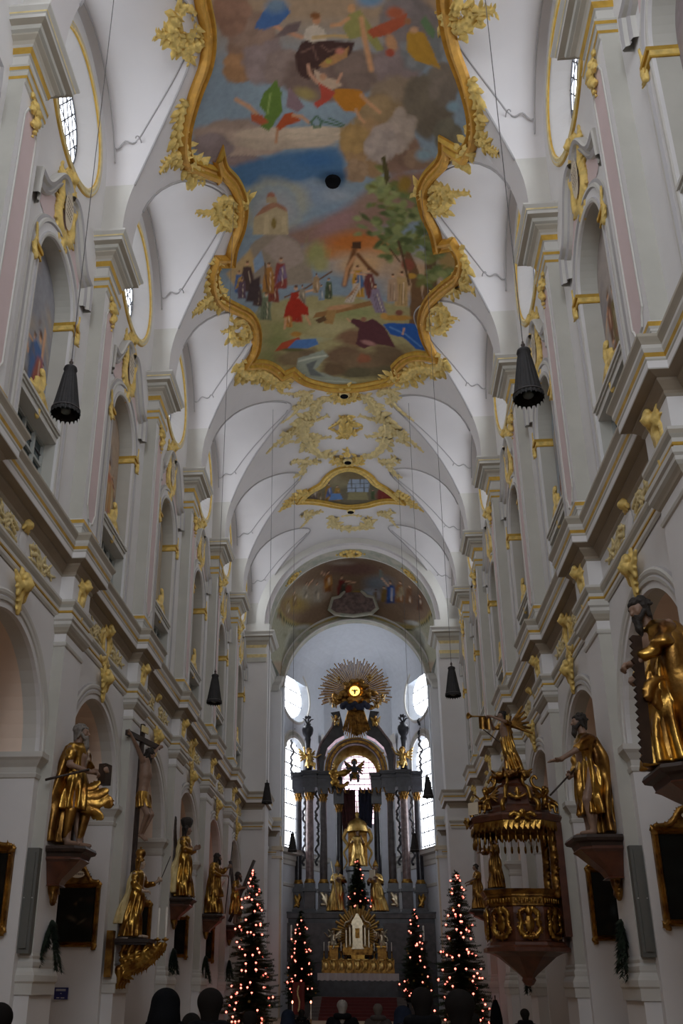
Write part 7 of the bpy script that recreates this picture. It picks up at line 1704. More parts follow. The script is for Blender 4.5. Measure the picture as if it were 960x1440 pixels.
for s in (-1, 1): P += [('c', (gx, gz, 0), (gx+s*.16, gz+.06, 0), .05, .04), ('c', (gx+s*.16, gz+.06, 0), (gx+s*.27, gz-.02, 0), .04, .015), ('c', (gx, gz-.18, 0), (gx+s*.06, gz-.26, 0), .03, .02)]
link(blob('dove', P, .016, 'marble_dark', .02, post=lambda V: np.stack([V[:, 0], -V[:, 2]-.76, V[:, 1]], 1)), 'dove', al)
for i, (x, z, a) in enumerate(((-1.5, 20.3, .3), (1.6, 20.2, -.3), (-1.35, 19.0, .2), (1.45, 18.9, -.2), (-1.1, 22.1, .2), (1.15, 22.2, -.2), (2.0, 20.7, 0))):
    putto(None, (x, -.55, z), a, .95 if i < 4 else .7, 'gold_lit' if i % 2 else 'silver', parent=al, name='cloud_putto', mat='gold_dark' if i < 2 else 'gold')
for s, lb in ((-1, 'large gilded angel seated on the left cornice of the high altar'), (1, 'large gilded angel seated on the right cornice of the high altar')):
    e_ = putto(lb, (AX+s*3.3, AY-.5, 16.0), -s*.5, 1.75, 'gold_lit', mat='gold_lit', name='seated_angel', arms=[((-.1, 0, .46), (-.24, -.12, .5), (-.30, -.22, .66)), ((.1, 0, .46), (.26, -.1, .40), (.34, -.26, .46))])
e_ = putto('dark gilded angel with spread wings hovering under the altar arch', (AX-.1, AY-.75, 15.0), 0, 1.9, 'gold_dark', name='hovering_angel', mat='marble_dark')
P = []
for i in range(9): r = random.Random(i); P.append(('e', (-1.3+r.uniform(-.5, .6), 15.2+r.uniform(-.4, .5), r.uniform(0, .2)), (.28, .2, .2)))
P += leafy([(-1.6, 14.9), (-1.0, 14.6), (-.6, 14.9)], .12, .1, 8, 1)
link(blob('gilded_cloud', P, .05, 'gold', .05, post=lambda V: np.stack([V[:, 0], -V[:, 2]-.5, V[:, 1]], 1)), 'gilded_cloud', al)
w = MB()
for i in range(9):
    x = -2.3+.55*i
    if abs(x) > .2: w.tube([(x-.2, -.4, 14.55), (x-.1, -.45, 14.2), (x+.05, -.4, 14.15), (x+.15, -.4, 14.5)], .06, 'gold_dark', 6)
part(w, 'scalloped_pelmet', smooth=True)
# curtains
for s, mt in ((-1, 'curtain_red'), (1, 'curtain_blue')):
    w = MB(); rows = []
    for j in range(15):
        t = j/14; z = 14.6-2.3*t**1.3; rows.append([(s*(.1+u*(1.15-.25*t))+.0, .6+.08*math.sin(u*22+j*.2), z-1.0*(u-.3)*t*(1 if s < 0 else .6)) for u in np.linspace(0, 1, 22)])
    w.rows(rows, mt); part(w, 'curtain', smooth=True)
# central throne with seated figure
w = MB()
w.lathe([(.0, 14.0), (.03, 13.6), (.05, 13.0), (.16, 12.8), (.1, 12.6), (.3, 12.45), (.55, 12.3), (.72, 11.9), (.8, 11.6)], (0, .2, 0), 'gold_lit', 16, rfun=lambda a, j: 1+.08*math.sin(8*a)); part(w, 'throne_canopy', smooth=True)
w = MB()
for s in (-1, 1):
    w.tube(spline([(s*.75, .3, 11.8), (s*.95, .2, 11.2), (s*.7, .2, 10.7), (s*.95, .1, 10.2), (s*.75, .1, 9.6), (s*1.0, .1, 9.1)], 5), [.14-.004*i for i in range(26)], 'gold_lit', 8)
w.box(-.65, .65, .2, .7, 9.0, 12.2, 'gold_dark'); w.box(-.75, .75, .1, .9, 6.3, 9.0, 'marble_dark'); w.box(-.85, .85, -.35, .95, 9.0, 9.25, 'marble_dark'); part(w, 'throne_back', smooth=False)
e_, q = make_statue('seated gilded crowned figure on the throne of the high altar', (AX, AY-.1, 9.26), 0, 1.35, rtab(sx=1.25, sy=1.3), headc=(0, -.08, 1.66), robe='gold_lit', arms=[((-.2, 0, 1.4), (-.3, -.15, 1.15), (-.25, -.35, 1.2)), ((.2, 0, 1.4), (.3, -.15, 1.15), (.2, -.4, 1.35))], sleeves=[((-.17, 0, 1.4), (-.29, -.13, 1.17)), ((.17, 0, 1.4), (.29, -.13, 1.17))],
                   hands=[((-.25, -.36, 1.2), (0, -1, 0), (0, 0, 1), .7, 1), ((.2, -.42, 1.36), (0, -1, .4), (1, 0, 0), .4, -1)], h=.026, hair='gold_dark', name='throned_figure')
w = MB(); w.lathe([(.1, 1.75), (.12, 1.86), (.06, 1.98), (.01, 2.06)], (0, -.05, 0), 'silver', 10); w.build('crown', e_)
for s, lb in ((-1, 'gilded church father leaning with a staff at the left of the throne'), (1, 'gilded church father holding up a pale book at the right of the throne')):
    e_, q = make_statue(lb, (AX+s*1.30-.1, AY-.55, 6.31), -s*.35, 1.62, rtab(hemx=s*.12, sx=1.15, sy=1.1), headc=(0, -.08, 1.66), robe='gold_lit', arms=[((-.2, 0, 1.4), (-.3, -.15, 1.15), (-.12, -.36, 1.25)), ((.2, 0, 1.4), (.3, -.15, 1.2), (.15, -.36, 1.32))],
        sleeves=[((-.17, 0, 1.4), (-.29, -.13, 1.17), (-.18, -.28, 1.2)), ((.17, 0, 1.4), (.29, -.13, 1.2), (.2, -.28, 1.28))], hands=[((-.1, -.38, 1.26), (.4, -1, .2), (0, 0, 1), 1, 1), ((.14, -.38, 1.33), (-.3, -1, .2), (0, 0, 1), 1, -1)], h=.024, hair='hair_grey', beard=.12, A=.045, name='church_father')
    w = MB(); w.lathe([(.1, 1.72), (.13, 1.82), (.02, 2.05)], (0, -.06, 0), 'gold', 4); w.build('mitre', e_)
    if s > 0: w = MB(); w.box(-.14, .10, -.44, -.38, 1.22, 1.62, 'cream'); w.build('book', e_)
    else: staff('crosier', e_, (-.1, -.42, .1), (-.35, -.3, 1.95), .022, 'silver')
# altar table, gilded gradine, tabernacle with rays
at = empty('altar_table', (AX-.1, AY-1.9, 0), 0, 'altar table with white lace cloth and gilded relief shelf', 'altar')
w = MB(); w.box(-2.45, 2.45, -.55, .6, 1.16, 2.45, 'marble_dark'); w.build('table_block', at)
w = MB(); rows = []
for z in (2.52, 2.5, 2.3, 2.12): rows.append([(x, -.62-.02*math.sin(x*18), z-(.05*abs(math.sin(x*9)) if z < 2.2 else 0)) for x in np.linspace(-2.55, 2.55, 120)])
w.rows([[(x, .55, 2.52) for x in np.linspace(-2.55, 2.55, 120)]]+rows, 'white_cloth'); w.build('lace_cloth', at)
w = MB(); w.box(-2.3, 2.3, .0, .5, 2.53, 3.35, 'gold_dark'); w.build('gradine', at)
P = []
for i in range(9):
    x = -2.05+.51*i; P += [('e', (x, 2.95, .02), (.17, .26, .08))]+leafy([(x-.24, 2.62), (x-.14, 2.95), (x-.24, 3.25)], .05, .04, i, 1)+leafy([(x-.15, 3.32), (x+.15, 3.32)], .05, .05, i+9, 1)
link(blob('gilded_relief', P, .035, 'gold_lit', .03, post=lambda V: np.stack([V[:, 0], -V[:, 2]-.0, V[:, 1]], 1)), 'gilded_relief', at)
tb = empty('tabernacle', (AX-.1, AY-1.75, 3.36), 0, 'silver tabernacle before a wheel of gilded rays on the altar', 'tabernacle')
w = MB()
w.box(-.42, .42, -.25, .25, .0, .25, 'gold'); w.box(-.95, .95, -.1, .3, .25, .9, 'gold_dark')
w.rows([[(-.32*s_, -.22, z), (.32*s_, -.22, z), (.36*s_, .2, z), (-.36*s_, .2, z)] for z, s_ in ((.6, 1.3), (.75, 1), (2.0, 1), (2.1, 1.25), (2.35, .95), (2.55, .5), (2.75, .2))], 'silver', closed=True, cap=True)
for s in (-1, 1):
    w.lathe([(.12, .75), (.09, .85), (.08, 1.9), (.13, 2.05)], (s*.48, -.18, 0), 'silver', 10); w.lathe([(.1, .7), (.08, .8), (.07, 1.75), (.12, 1.9)], (s*.72, -.1, 0), 'silver', 10)
    w.tube(spline([(s*.85, -.1, 1.95), (s*.75, -.1, 2.2), (s*.5, -.1, 2.3), (s*.3, -.1, 2.65)], 4), .06, 'silver', 7)
w.build('tabernacle_body', tb)
w = MB(); w.rows([[(x, -.235, 1.25+.0), (x, -.235, 1.85)] for x in (-.14, .14)], 'gold_dark'); w.build('door', tb)
w = MB()
for i in range(44):
    a = 2*PI*i/44; R = 1.55 if i % 2 else 1.35; d = np.array([math.cos(a), math.sin(a)]); e2 = np.array([-d[1], d[0]]); hw0, hw1 = .03, .085
    v = []
    for rr, hw in ((.3, hw0), (R, hw1)):
        p = np.array([0, 1.55])+d*rr*np.array([1, 1.15]); v += [(p[0]-e2[0]*hw, .30, p[1]-e2[1]*hw), (p[0], .24, p[1]), (p[0]+e2[0]*hw, .30, p[1]+e2[1]*hw)]
    w.add(v, [(0, 1, 4, 3), (1, 2, 5, 4), (0, 3, 5, 2), (3, 4, 5)], 'gold_lit')
w.build('gilded_rays', tb)
for s, lb in ((-1, 'silver kneeling angel left of the tabernacle'), (1, 'silver kneeling angel right of the tabernacle')):
    putto(lb, (AX-.1+s*1.55, AY-1.75, 4.15), s*.4, 1.35, 'silver', name='adoring_angel', mat='silver')
    w = MB(); w.box(-.3, .3, -.25, .25, -.8, .02, 'gold_dark'); w.box(-.35, .35, -.3, .3, -.08, .02, 'gold'); w.build('angel_pedestal', loc=(AX-.1+s*1.55, AY-1.75, 4.14), label='gilded pedestal under the silver angel %s of the tabernacle' % ('left' if s < 0 else 'right'), cat='pedestal')
cw = MB(); cw.lathe([(.11, 0), (.12, .04), (.04, .08), (.035, .2), (.06, .25), (.03, .3), (.035, .42), (.07, .45), (.07, .47), (.0, .47)], (0, 0, 0), 'gold', 10); cm1 = cw.mesh('candlestick', True)
cw = MB(); cw.lathe([(.03, .47), (.028, 1.0), (.0, 1.02)], (0, 0, 0), 'candle_wax', 8); cm2 = cw.mesh('candle', True)
for i, (x, hz) in enumerate(((-2.15, .25), (-1.85, .0), (-1.05, .0), (1.05, .0), (1.85, 0.0), (2.15, .25), (-1.2, 1.7), (1.2, 1.7))):
    if i < 6: inst('candlestick', [('stick', cm1), ('candle', cm2)], (AX-.1+x, AY-2.05+(.0 if i not in (2, 3) else -.12), 3.36), 'gilded candlestick with white candle on the altar shelf', 'candlestick', 'unlit candlesticks on the altar shelf')
# tall floor candlesticks beside the altar
for s, lb in ((-1, 'left'), (1, 'right')):
    t = empty('standing_candlestick', (AX-.1+s*4.15, AY-3.3, .0), 0, 'tall dark standing candlestick with white candle, %s of the altar' % lb, 'candlestick')
    w = MB(); w.lathe([(.3, 0), (.3, .15), (.12, .3), (.08, 1.2), (.16, 1.5), (.08, 1.8), (.07, 3.6), (.14, 3.8), (.08, 4.1), (.28, 4.35), (.28, 4.4), (0, 4.4)], (0, 0, 0), 'marble_grey', 14, rfun=lambda a, j: 1+.05*math.sin(6*a)); w.build('stem', t, smooth=True)
    w = MB(); w.lathe([(.055, 4.4), (.05, 5.3), (.0, 5.33)], (0, 0, 0), 'candle_wax', 10); w.build('candle', t, smooth=True)
# steps and carpet
w = MB()
for i in range(7):
    w.box(-2.75+AX, 2.75+AX, 56.6+.6*i, 65.1, .165*i, .165*(i+1), 'step_stone')
stp = empty('altar_steps', label='flight of dark stone steps with red carpet up to the high altar', cat='steps')
w.build('stair_block', stp)
w = MB()
for i in range(7):
    y0_, z0_ = 56.6+.6*i, .165*(i+1)
    w.quad((AX-2.2, y0_-.012, z0_-.165 if i else 0.0), (AX+2.2, y0_-.012, z0_-.165 if i else 0.0), (AX+2.2, y0_-.012, z0_+.012), (AX-2.2, y0_-.012, z0_+.012), 'carpet')
    w.quad((AX-2.2, y0_-.012, z0_+.012), (AX+2.2, y0_-.012, z0_+.012), (AX+2.2, y0_+.6, z0_+.012), (AX-2.2, y0_+.6, z0_+.012), 'carpet')
w.build('carpet', stp)
# ================================================================== trees, lamps, pictures, people
def fir(label, x, y, z0, H, R, seed, nl, lights_mat='tree_light', group=None, stand=True, dark=False):
    t = empty('christmas_tree', (x, y, z0), 0, label, 'Christmas tree'); rnd = random.Random(seed)
    w = MB(); w.tube([(0, 0, 0), (0, 0, H*.98)], [.07, .01], 'dark_wood', 7); w.build('trunk', t)
    V = []; F = []; rings = int(H/.13)
    def tri(p, d, n, L, wd):
        b = len(V); e = np.cross(d, n); e /= np.linalg.norm(e)+1e-9
        V.extend([p-e*wd, p+d*L, p+e*wd]); F.append((b, b+1, b+2))
    ends = []
    for i in range(rings):
        f = i/(rings-1); z = .25+(H-.3)*f; rr = R*(1-f)**.64*(1 if f > .06 else .8)+.05; nb = max(6, int(15*(1-f)+6))
        for k in range(nb):
            a = rnd.uniform(0, 2*PI); L = rr*rnd.uniform(.6, 1.08); d = np.array([math.cos(a), math.sin(a), 0]); droop = -.22-.1*(1-f)
            P0 = np.array([0, 0, z+rnd.uniform(-.12, .12)]); droop += rnd.uniform(-.22, .22); n = max(4, int(L/.075)); up = np.array([0, 0, 1.0]); sidev = np.cross(d, up)
            for j in range(n):
                s = (j+.6)/n; p = P0+d*L*s+up*(droop*L*s+.16*L*s*s)
                wl = .21*(1-.4*s)+.05
                for sd in (-1, 1):
                    for q in (0, 1): tri(p, (d*.55+sidev*sd*(.9-.3*q)+up*rnd.uniform(-.25, .35))/1.1, up+sidev*.2*sd, wl*rnd.uniform(.8, 1.2), .03)
                tri(p, up*.8+d*.6, sidev, wl*.6, .03)
            tip = P0+d*L+up*(droop*L+.16*L); tri(tip-d*.02, d, up, .12, .03); ends.append((tip, f))
    me = bpy.data.meshes.new('foliage'); me.from_pydata([tuple(v) for v in V], [], F); me.materials.append(M['needle_dark' if dark else 'needle']); link(me, 'foliage', t)
    lm = MB(); lm.sphere((0, 0, 0), .046, lights_mat, 8, 6); l1 = lm.mesh('light', True)
    cm = MB(); cm.lathe([(.013, -.12), (.013, -.03)], (0, 0, 0), 'candle_wax', 6); c1 = cm.mesh('candle_tube')
    rnd.shuffle(ends); n = 0
    front = [e for e in ends if e[0][1] < R*.35]
    for p, f in front[:nl]:
        q_ = rnd.uniform(.6, 1.0); p = p*np.array([q_, 1.0, 1.0])
        o = link(l1, 'light', t, tuple(p+np.array([0, -.05, .05]))); c = link(c1, 'candle_tube', o)
    rnd.shuffle(front)
    om = MB(); om.sphere((0, 0, 0), .06, 'ornament_straw', 8, 6); o1 = om.mesh('bauble', True)
    for p, f in front[:14]: link(o1, 'bauble', t, tuple(p*np.array([.8, .8, 1])+np.array([0, -.02, -.08])))
    return t
fir('large lit Christmas tree against the left nave piers', -4.85, 46.6, 0, 6.75, 1.42, 1, 88)
fir('large lit Christmas tree beyond the pulpit on the right', 4.8, 46.6, 0, 6.75, 1.42, 2, 84)
fir('smaller lit Christmas tree left of the altar table', -3.6, 60.6, .9, 5.1, 1.12, 3, 44)
fir('smaller lit Christmas tree right of the altar table', 3.3, 60.6, .9, 5.1, 1.12, 4, 40)
fir('small dark fir with red lights behind the tabernacle', AX-.05, 65.45, 6.3, 3.3, .82, 5, 17)
for x, lb in ((-3.6, 'left'), (3.3, 'right')):
    w = MB(); w.box(x-.55, x+.55, 60.1, 61.1, 0, .9, 'dark_wood'); w.box(x-.62, x+.62, 60.0, 61.2, .82, .9, 'dark_wood'); w.build('tree_plinth', label='dark wooden plinth under the %s altar tree' % lb, cat='plinth')
w = MB(); w.tube([(0, 0, 0), (0, 0, 1.95)], .03, 'dark_wood', 8); w.lathe([(.25, 0), (.22, .05), (.03, .1)], (0, 0, 0), 'dark_wood', 12); bp = empty('banner_stand', (-2.9, 50.0, 0), 0, 'red cloth banner on a stand before the left altar tree', 'banner')
w.build('pole', bp, smooth=True); w = MB(); w.rows([[(x_, -.06+.02*math.sin(x_*30), z) for x_ in np.linspace(-.3, .3, 16)] for z in (1.92, 1.2, .45)], 'red_cloth'); w.build('cloth', bp)
P = leafy([(0, .6), (.05, 1.0), (-.05, 1.4), (0, 1.75)], .035, .03, 3, 1, 2); link(blob('gold_embroidery', P, .02, 'gold_pale', .02, post=lambda V: np.stack([V[:, 0], -.075-V[:, 2]*.2, V[:, 1]], 1)), 'gold_embroidery', bp)
for i, px_ in enumerate((411, 437)):
    pt = onY(38.0, px_, 1410); t = empty('processional_candle', (float(pt[0]), 38.0, 0), 0, 'tall thin candle with a red flame, %s of the pair before the banner' % ('left' if i == 0 else 'right'), 'candle')
    w = MB(); w.lathe([(.14, 0), (.13, .03), (.02, .08), (.02, .55), (.04, .57), (.016, .6)], (0, 0, 0), 'gold_dark', 10); w.build('stick', t, smooth=True)
    w = MB(); w.lathe([(.018, .6), (.018, pt[2]-.05)], (0, 0, 0), 'candle_wax', 8); w.build('candle', t, smooth=True)
    w = MB(); w.sphere((0, 0, pt[2]+.02), (.03, .03, .055), 'flame', 8, 6); w.build('flame', t, smooth=True)
# pendant lamps
lm = {}
w = MB(); NP_ = 20
prof = [(.035, .80), (.09, .78), (.10, .74), (.085, .72), (.105, .6), (.135, .4), (.165, .2), (.19, .05), (.205, 0), (.20, -.02)]
w.lathe(prof, (0, 0, 0), 'shade_black', 80, rfun=lambda a, j: 1+(.045 if j > 3 else .0)*math.cos(NP_*a)); w.lathe([(.185, -.01), (.15, .2), (.08, .7)], (0, 0, 0), 'shade_black', 24); lm['shade'] = w.mesh('shade', True)
w = MB()
for i in range(NP_): a = 2*PI*i/NP_; w.add([(.205*math.cos(a-.12), .205*math.sin(a-.12), .01), (.205*math.cos(a+.12), .205*math.sin(a+.12), .01), (.215*math.cos(a), .215*math.sin(a), -.06)], [(0, 1, 2)], 'shade_black')
w.tube([(.2*math.cos(2*PI*i/40), .2*math.sin(2*PI*i/40), .05) for i in range(41)], .01, 'cord', 5); lm['scalloped_trim'] = w.mesh('scalloped_trim')
w = MB(); w.lathe([(.0, .94), (.014, .93), (.014, .9), (.03, .88), (.03, .86), (.012, .84), (.03, .82), (.04, .8)], (0, 0, 0), 'dark_wood', 10); lm['finial'] = w.mesh('finial', True)
w = MB(); w.sphere((0, 0, .04), (.08, .08, .05), 'glass_dark', 12, 7); lm['glass_bowl'] = w.mesh('glass_bowl', True)
for (px_, py_, Y_, lb) in ((92, 581, 11.217, 'nearest pleated black pendant lamp on the left'), (743, 559, 11.217, 'nearest pleated black pendant lamp on the right'), (301, 988, 24.56, 'second pleated black pendant lamp on the left'), (637, 978, 24.56, 'second pleated black pendant lamp on the right'),
                           (375, 1129, 37.9, 'dark pendant lamp before the left choir edge'), (602, 1121, 37.9, 'dark pendant lamp in front of the right apse window'), (411, 1197, 44.57, 'farthest dark pendant lamp left of the altar columns'), (583, 1197, 44.57, 'farthest dark pendant lamp right of the altar columns')):
    p = onY(Y_, px_, py_); sc_ = 1.02
    e = inst('pendant_lamp', list(lm.items()), tuple(float(v) for v in p), lb, 'lamp', 'pleated pendant lamps hanging on long cords'); e.scale = (sc_,)*3
    top = barrel_z(abs(p[0])); 
    top = max(top, lun_z(0, p[0], LC(int(round((Y_-YB(0))/S_BAY)))))
    w = MB(); w.tube([(0, 0, .93), (0, 0, (top-p[2])/sc_)], .007 if Y_ < 30 else .009, 'cord', 5); link(w.mesh('cord'), 'cord', e)
# framed pictures on the west faces of the piers
def framed(label, x0_, x1_, y, z0_, z1_, seed, crest=True, sc_=1.0, side=-1, fig=None):
    e = empty('framed_painting', ((x0_+x1_)/2, y, z0_), 0, label, 'painting'); W = (x1_-x0_)/2; H = z1_-z0_
    w = MB(); lp = [(-W, 0), (W, 0), (W, H), (-W, H)]
    w.mould(lp, [(-.10, .03), (-.10, .05), (-.07, .09), (-.04, .06), (.0, .11), (.03, .08), (.04, 0)], lambda x, z, h: (x, -h, z), ['gold_dark', 'gold', 'gold_dark', 'gold', 'gold_dark', 'gold_dark'], closed=True, side=1); w.build('frame', e)
    n, m = 26, 34; w = MB(); w.rows([[(x, -.03, z) for x in np.linspace(-W+.08, W-.08, n)] for z in np.linspace(.08, H-.08, m)], 'oil_painting'); me = w.mesh('canvas')
    X, Y = np.meshgrid(np.linspace(-1, 1, n), -np.linspace(0, 2, m)); p = Paint(X, Y, '14120e'); r = random.Random(seed)
    for i in range(14): p.el(r.uniform(-.9, .9), -r.uniform(0, 2), r.uniform(.2, .6), r.uniform(.1, .4), r.choice(['1c1812', '221c14', '181a16', '2a2118', '0e0d0b']), soft=.8)
    for f in (fig or []): p.el(*f[:4], f[4], rot=f[5], soft=.7, w=.3)
    set_paint(me, p.C); link(me, 'canvas', e)
    P = []
    for sx in (-1, 1):
        for zz in (0, H): link(blob('corner_carving', leafy([(sx*(W-.05), zz-.08), (sx*(W+.03), zz), (sx*(W-.08), zz+.06)], .05, .03, seed+int(zz*3), 1), .024, 'gold_dark', .02, post=lambda V: np.stack([V[:, 0], -V[:, 2]-.04, V[:, 1]], 1)), 'corner_carving', e)
    if crest:
        for sx in (-1, 1): P += leafy([(sx*W*.95, H+.06), (sx*W*.62, H+.10), (sx*W*.45, H+.26), (sx*W*.30, H+.42), (0, H+.5)], .05, .045, seed+sx, 1, 2)
        P += leafy([(0, H+.5), (0, H+.66)], .05, .02, seed, 1); w = MB(); w.add([(-.20+.0*k, 0, 0) for k in ()], [], 'cream') if False else None
        N = 18; w = MB(); w.add([(W*.33*math.cos(2*PI*i/N), -.085, H+.27+.10*math.sin(2*PI*i/N)) for i in range(N)], [tuple(range(N))], 'cream')
        w.build('title_medallion', e)
        w = MB(); rr = random.Random(seed); u = -W*.22
        while u < W*.2: l = rr.uniform(.02, .035); w.quad((u, -.087, H+.25), (u+l, -.087, H+.25), (u+l, -.087, H+.30), (u, -.087, H+.30), 'ink'); u += l+.015
        w.build('title_lettering', e)
        w = MB(); w.rows([[(-W*.8, -.04, H+.02), (W*.8, -.04, H+.02)], [(-W*.4, -.04, H+.38), (W*.4, -.04, H+.38)]], 'gold_dark'); w.build('crest_board', e)
    if P: link(blob('crest_carving', P, .024, 'gold_dark', .02, post=lambda V: np.stack([V[:, 0], -V[:, 2]-.04, V[:, 1]], 1)), 'crest_carving', e)
    return e
JW = lambda k: YK(k)-(HB-AR)-.02
framed('dark gilt-framed painting below the arch springing at the left picture edge', -8.6, -6.78, JW(2), 2.75, 4.42, 1)
framed('gilt-framed dark painting with a pale reclining figure, beside the nearest left statue', -8.02, -6.72, JW(3), 2.70, 4.32, 2, fig=[(-.1, -.85, .35, .10, '4c4436', 20), (.4, -.75, .25, .06, '544a3c', -25), (0, -1.4, .07, .09, '6a5438', 0), (.25, -1.55, .15, .1, '3c3628', 0)])
framed('gilt-framed dark painting behind the crowned lady', -7.8, -6.75, JW(4), 2.7, 4.3, 3)
framed('brown framed painting below the fourth-pier statue', -7.9, -6.72, JW(5), 2.8, 4.3, 4, crest=False)
framed('brown framed painting below the staff bearer', -7.9, -6.72, JW(6), 2.8, 4.3, 5, crest=False)
framed('tall gilt-framed painting with crested title medallion at the right picture edge', 6.72, 8.5, JW(2), 2.9, 4.75, 6, fig=[(-.35, -1.1, .2, .15, '2c3030', 0), (.2, -.9, .2, .2, '302820', 0)])
framed('gilt-framed dark painting behind the bracket of the outstretched-hand statue', 6.72, 8.0, JW(3), 2.92, 4.72, 7, fig=[(-.1, -.8, .2, .25, '2c3434', 0)])
# fir sprays hung on the pilasters
def spray(label, x, y, z, seed, s=1.0, side=-1):
    V = []; F = []; r = random.Random(seed)
    for b in range(16):
        a0 = r.uniform(-.5, .5); L = r.uniform(.5, 1.15)*s; p = np.array([0, 0, 0.0]); 
        for j in range(int(L/.03)):
            p = p+np.array([.010*math.sin(a0*6)*.6, .022*a0, -.028]); 
            for q in range(3):
                an = r.uniform(0, 2*PI); d = np.array([math.cos(an)*.8+side*-.3, math.sin(an), -.7]); e = np.array([-d[1], d[0], 0])*.022; bb = len(V)
                V.extend([p-e, p+d*.13, p+e]); F.append((bb, bb+1, bb+2))
    me = bpy.data.meshes.new('fir_spray'); me.from_pydata([tuple(v) for v in V], [], F); me.materials.append(M['needle_dark'])
    e = link(me, 'fir_spray', loc=(x, y, z), label=label, cat='fir spray', group='fir sprays on the pilasters')
for k, s, z, lb in ((2, -1, 3.05, 'dark fir spray on the nearest left pilaster, beside the painting'), (4, -1, 2.95, 'dark fir spray below the fourth-pier statue on the left'), (5, -1, 2.9, 'dark fir spray below the staff bearer on the left'), (6, -1, 2.9, 'dark fir spray next to the left Christmas tree'),
                   (2, 1, 3.1, 'large dark fir spray below the outstretched-hand statue on the right'), (4, 1, 2.6, 'dark fir spray seen under the pulpit basket')):
    spray(lb, s*6.12, YK(k)+.1, z, k*3+s, 1.15 if (k == 2) else 1.0, s)
# grey hymn-number boards on the pier sides, blue sign, wooden boxes
for s, k, lb in ((-1, 2, 'left'), (1, 2, 'right')):
    w = MB(s); w.box(6.24, 6.50, YK(k)-.86, YK(k)-.67, 2.3, 4.45, 'speaker_grey'); w.box(6.30, 6.44, YK(k)-.90, YK(k)-.86, 2.4, 4.35, 'speaker_grey'); w.box(6.27, 6.47, YK(k)-.88, YK(k)-.86, 3.4, 3.42, 'light_grey')
    w.build('loudspeaker_column', label='tall narrow grey loudspeaker column on the %s nearest pilaster' % lb, cat='loudspeaker')
w = MB(); w.box(-6.9, -6.45, JW(2)+.0, JW(2)+.02, 1.7, 1.98, 'blue_sign') if False else None
pt = onY(JW(3)-.03, 86, 1397); e = empty('information_sign', (float(pt[0]), JW(3)-.02, float(pt[2])), 0, 'small dark blue sign with white text lines low on the left pier', 'sign')
w = MB(); w.box(-.19, .19, -.02, .0, -.15, .15, 'blue_sign'); w.build('board', e)
w = MB()
for z, a, b in ((.10, -.15, .12), (.07, -.15, .12), (-.11, -.12, -.04), (-.11, .0, .10), (.0, -.02, .01)): w.box(a, b, -.024, -.02, z-.01, z+.01, 'white_text')
w.build('text', e)
w = MB(-1); w.box(6.23, 6.42, YK(3)-.95, YK(3)-.70, 1.9, 3.1, 'gold_dark'); w.build('carved_board', label='narrow carved brown board on the pier side behind the crowned lady', cat='board')
w = MB(-1); w.box(5.55, 5.75, YK(3)-.5, YK(3)-.35, 1.35, 1.95, 'dark_wood'); w.build('collection_box', label='small dark wooden box below the gilded openwork bracket', cat='box') if False else None
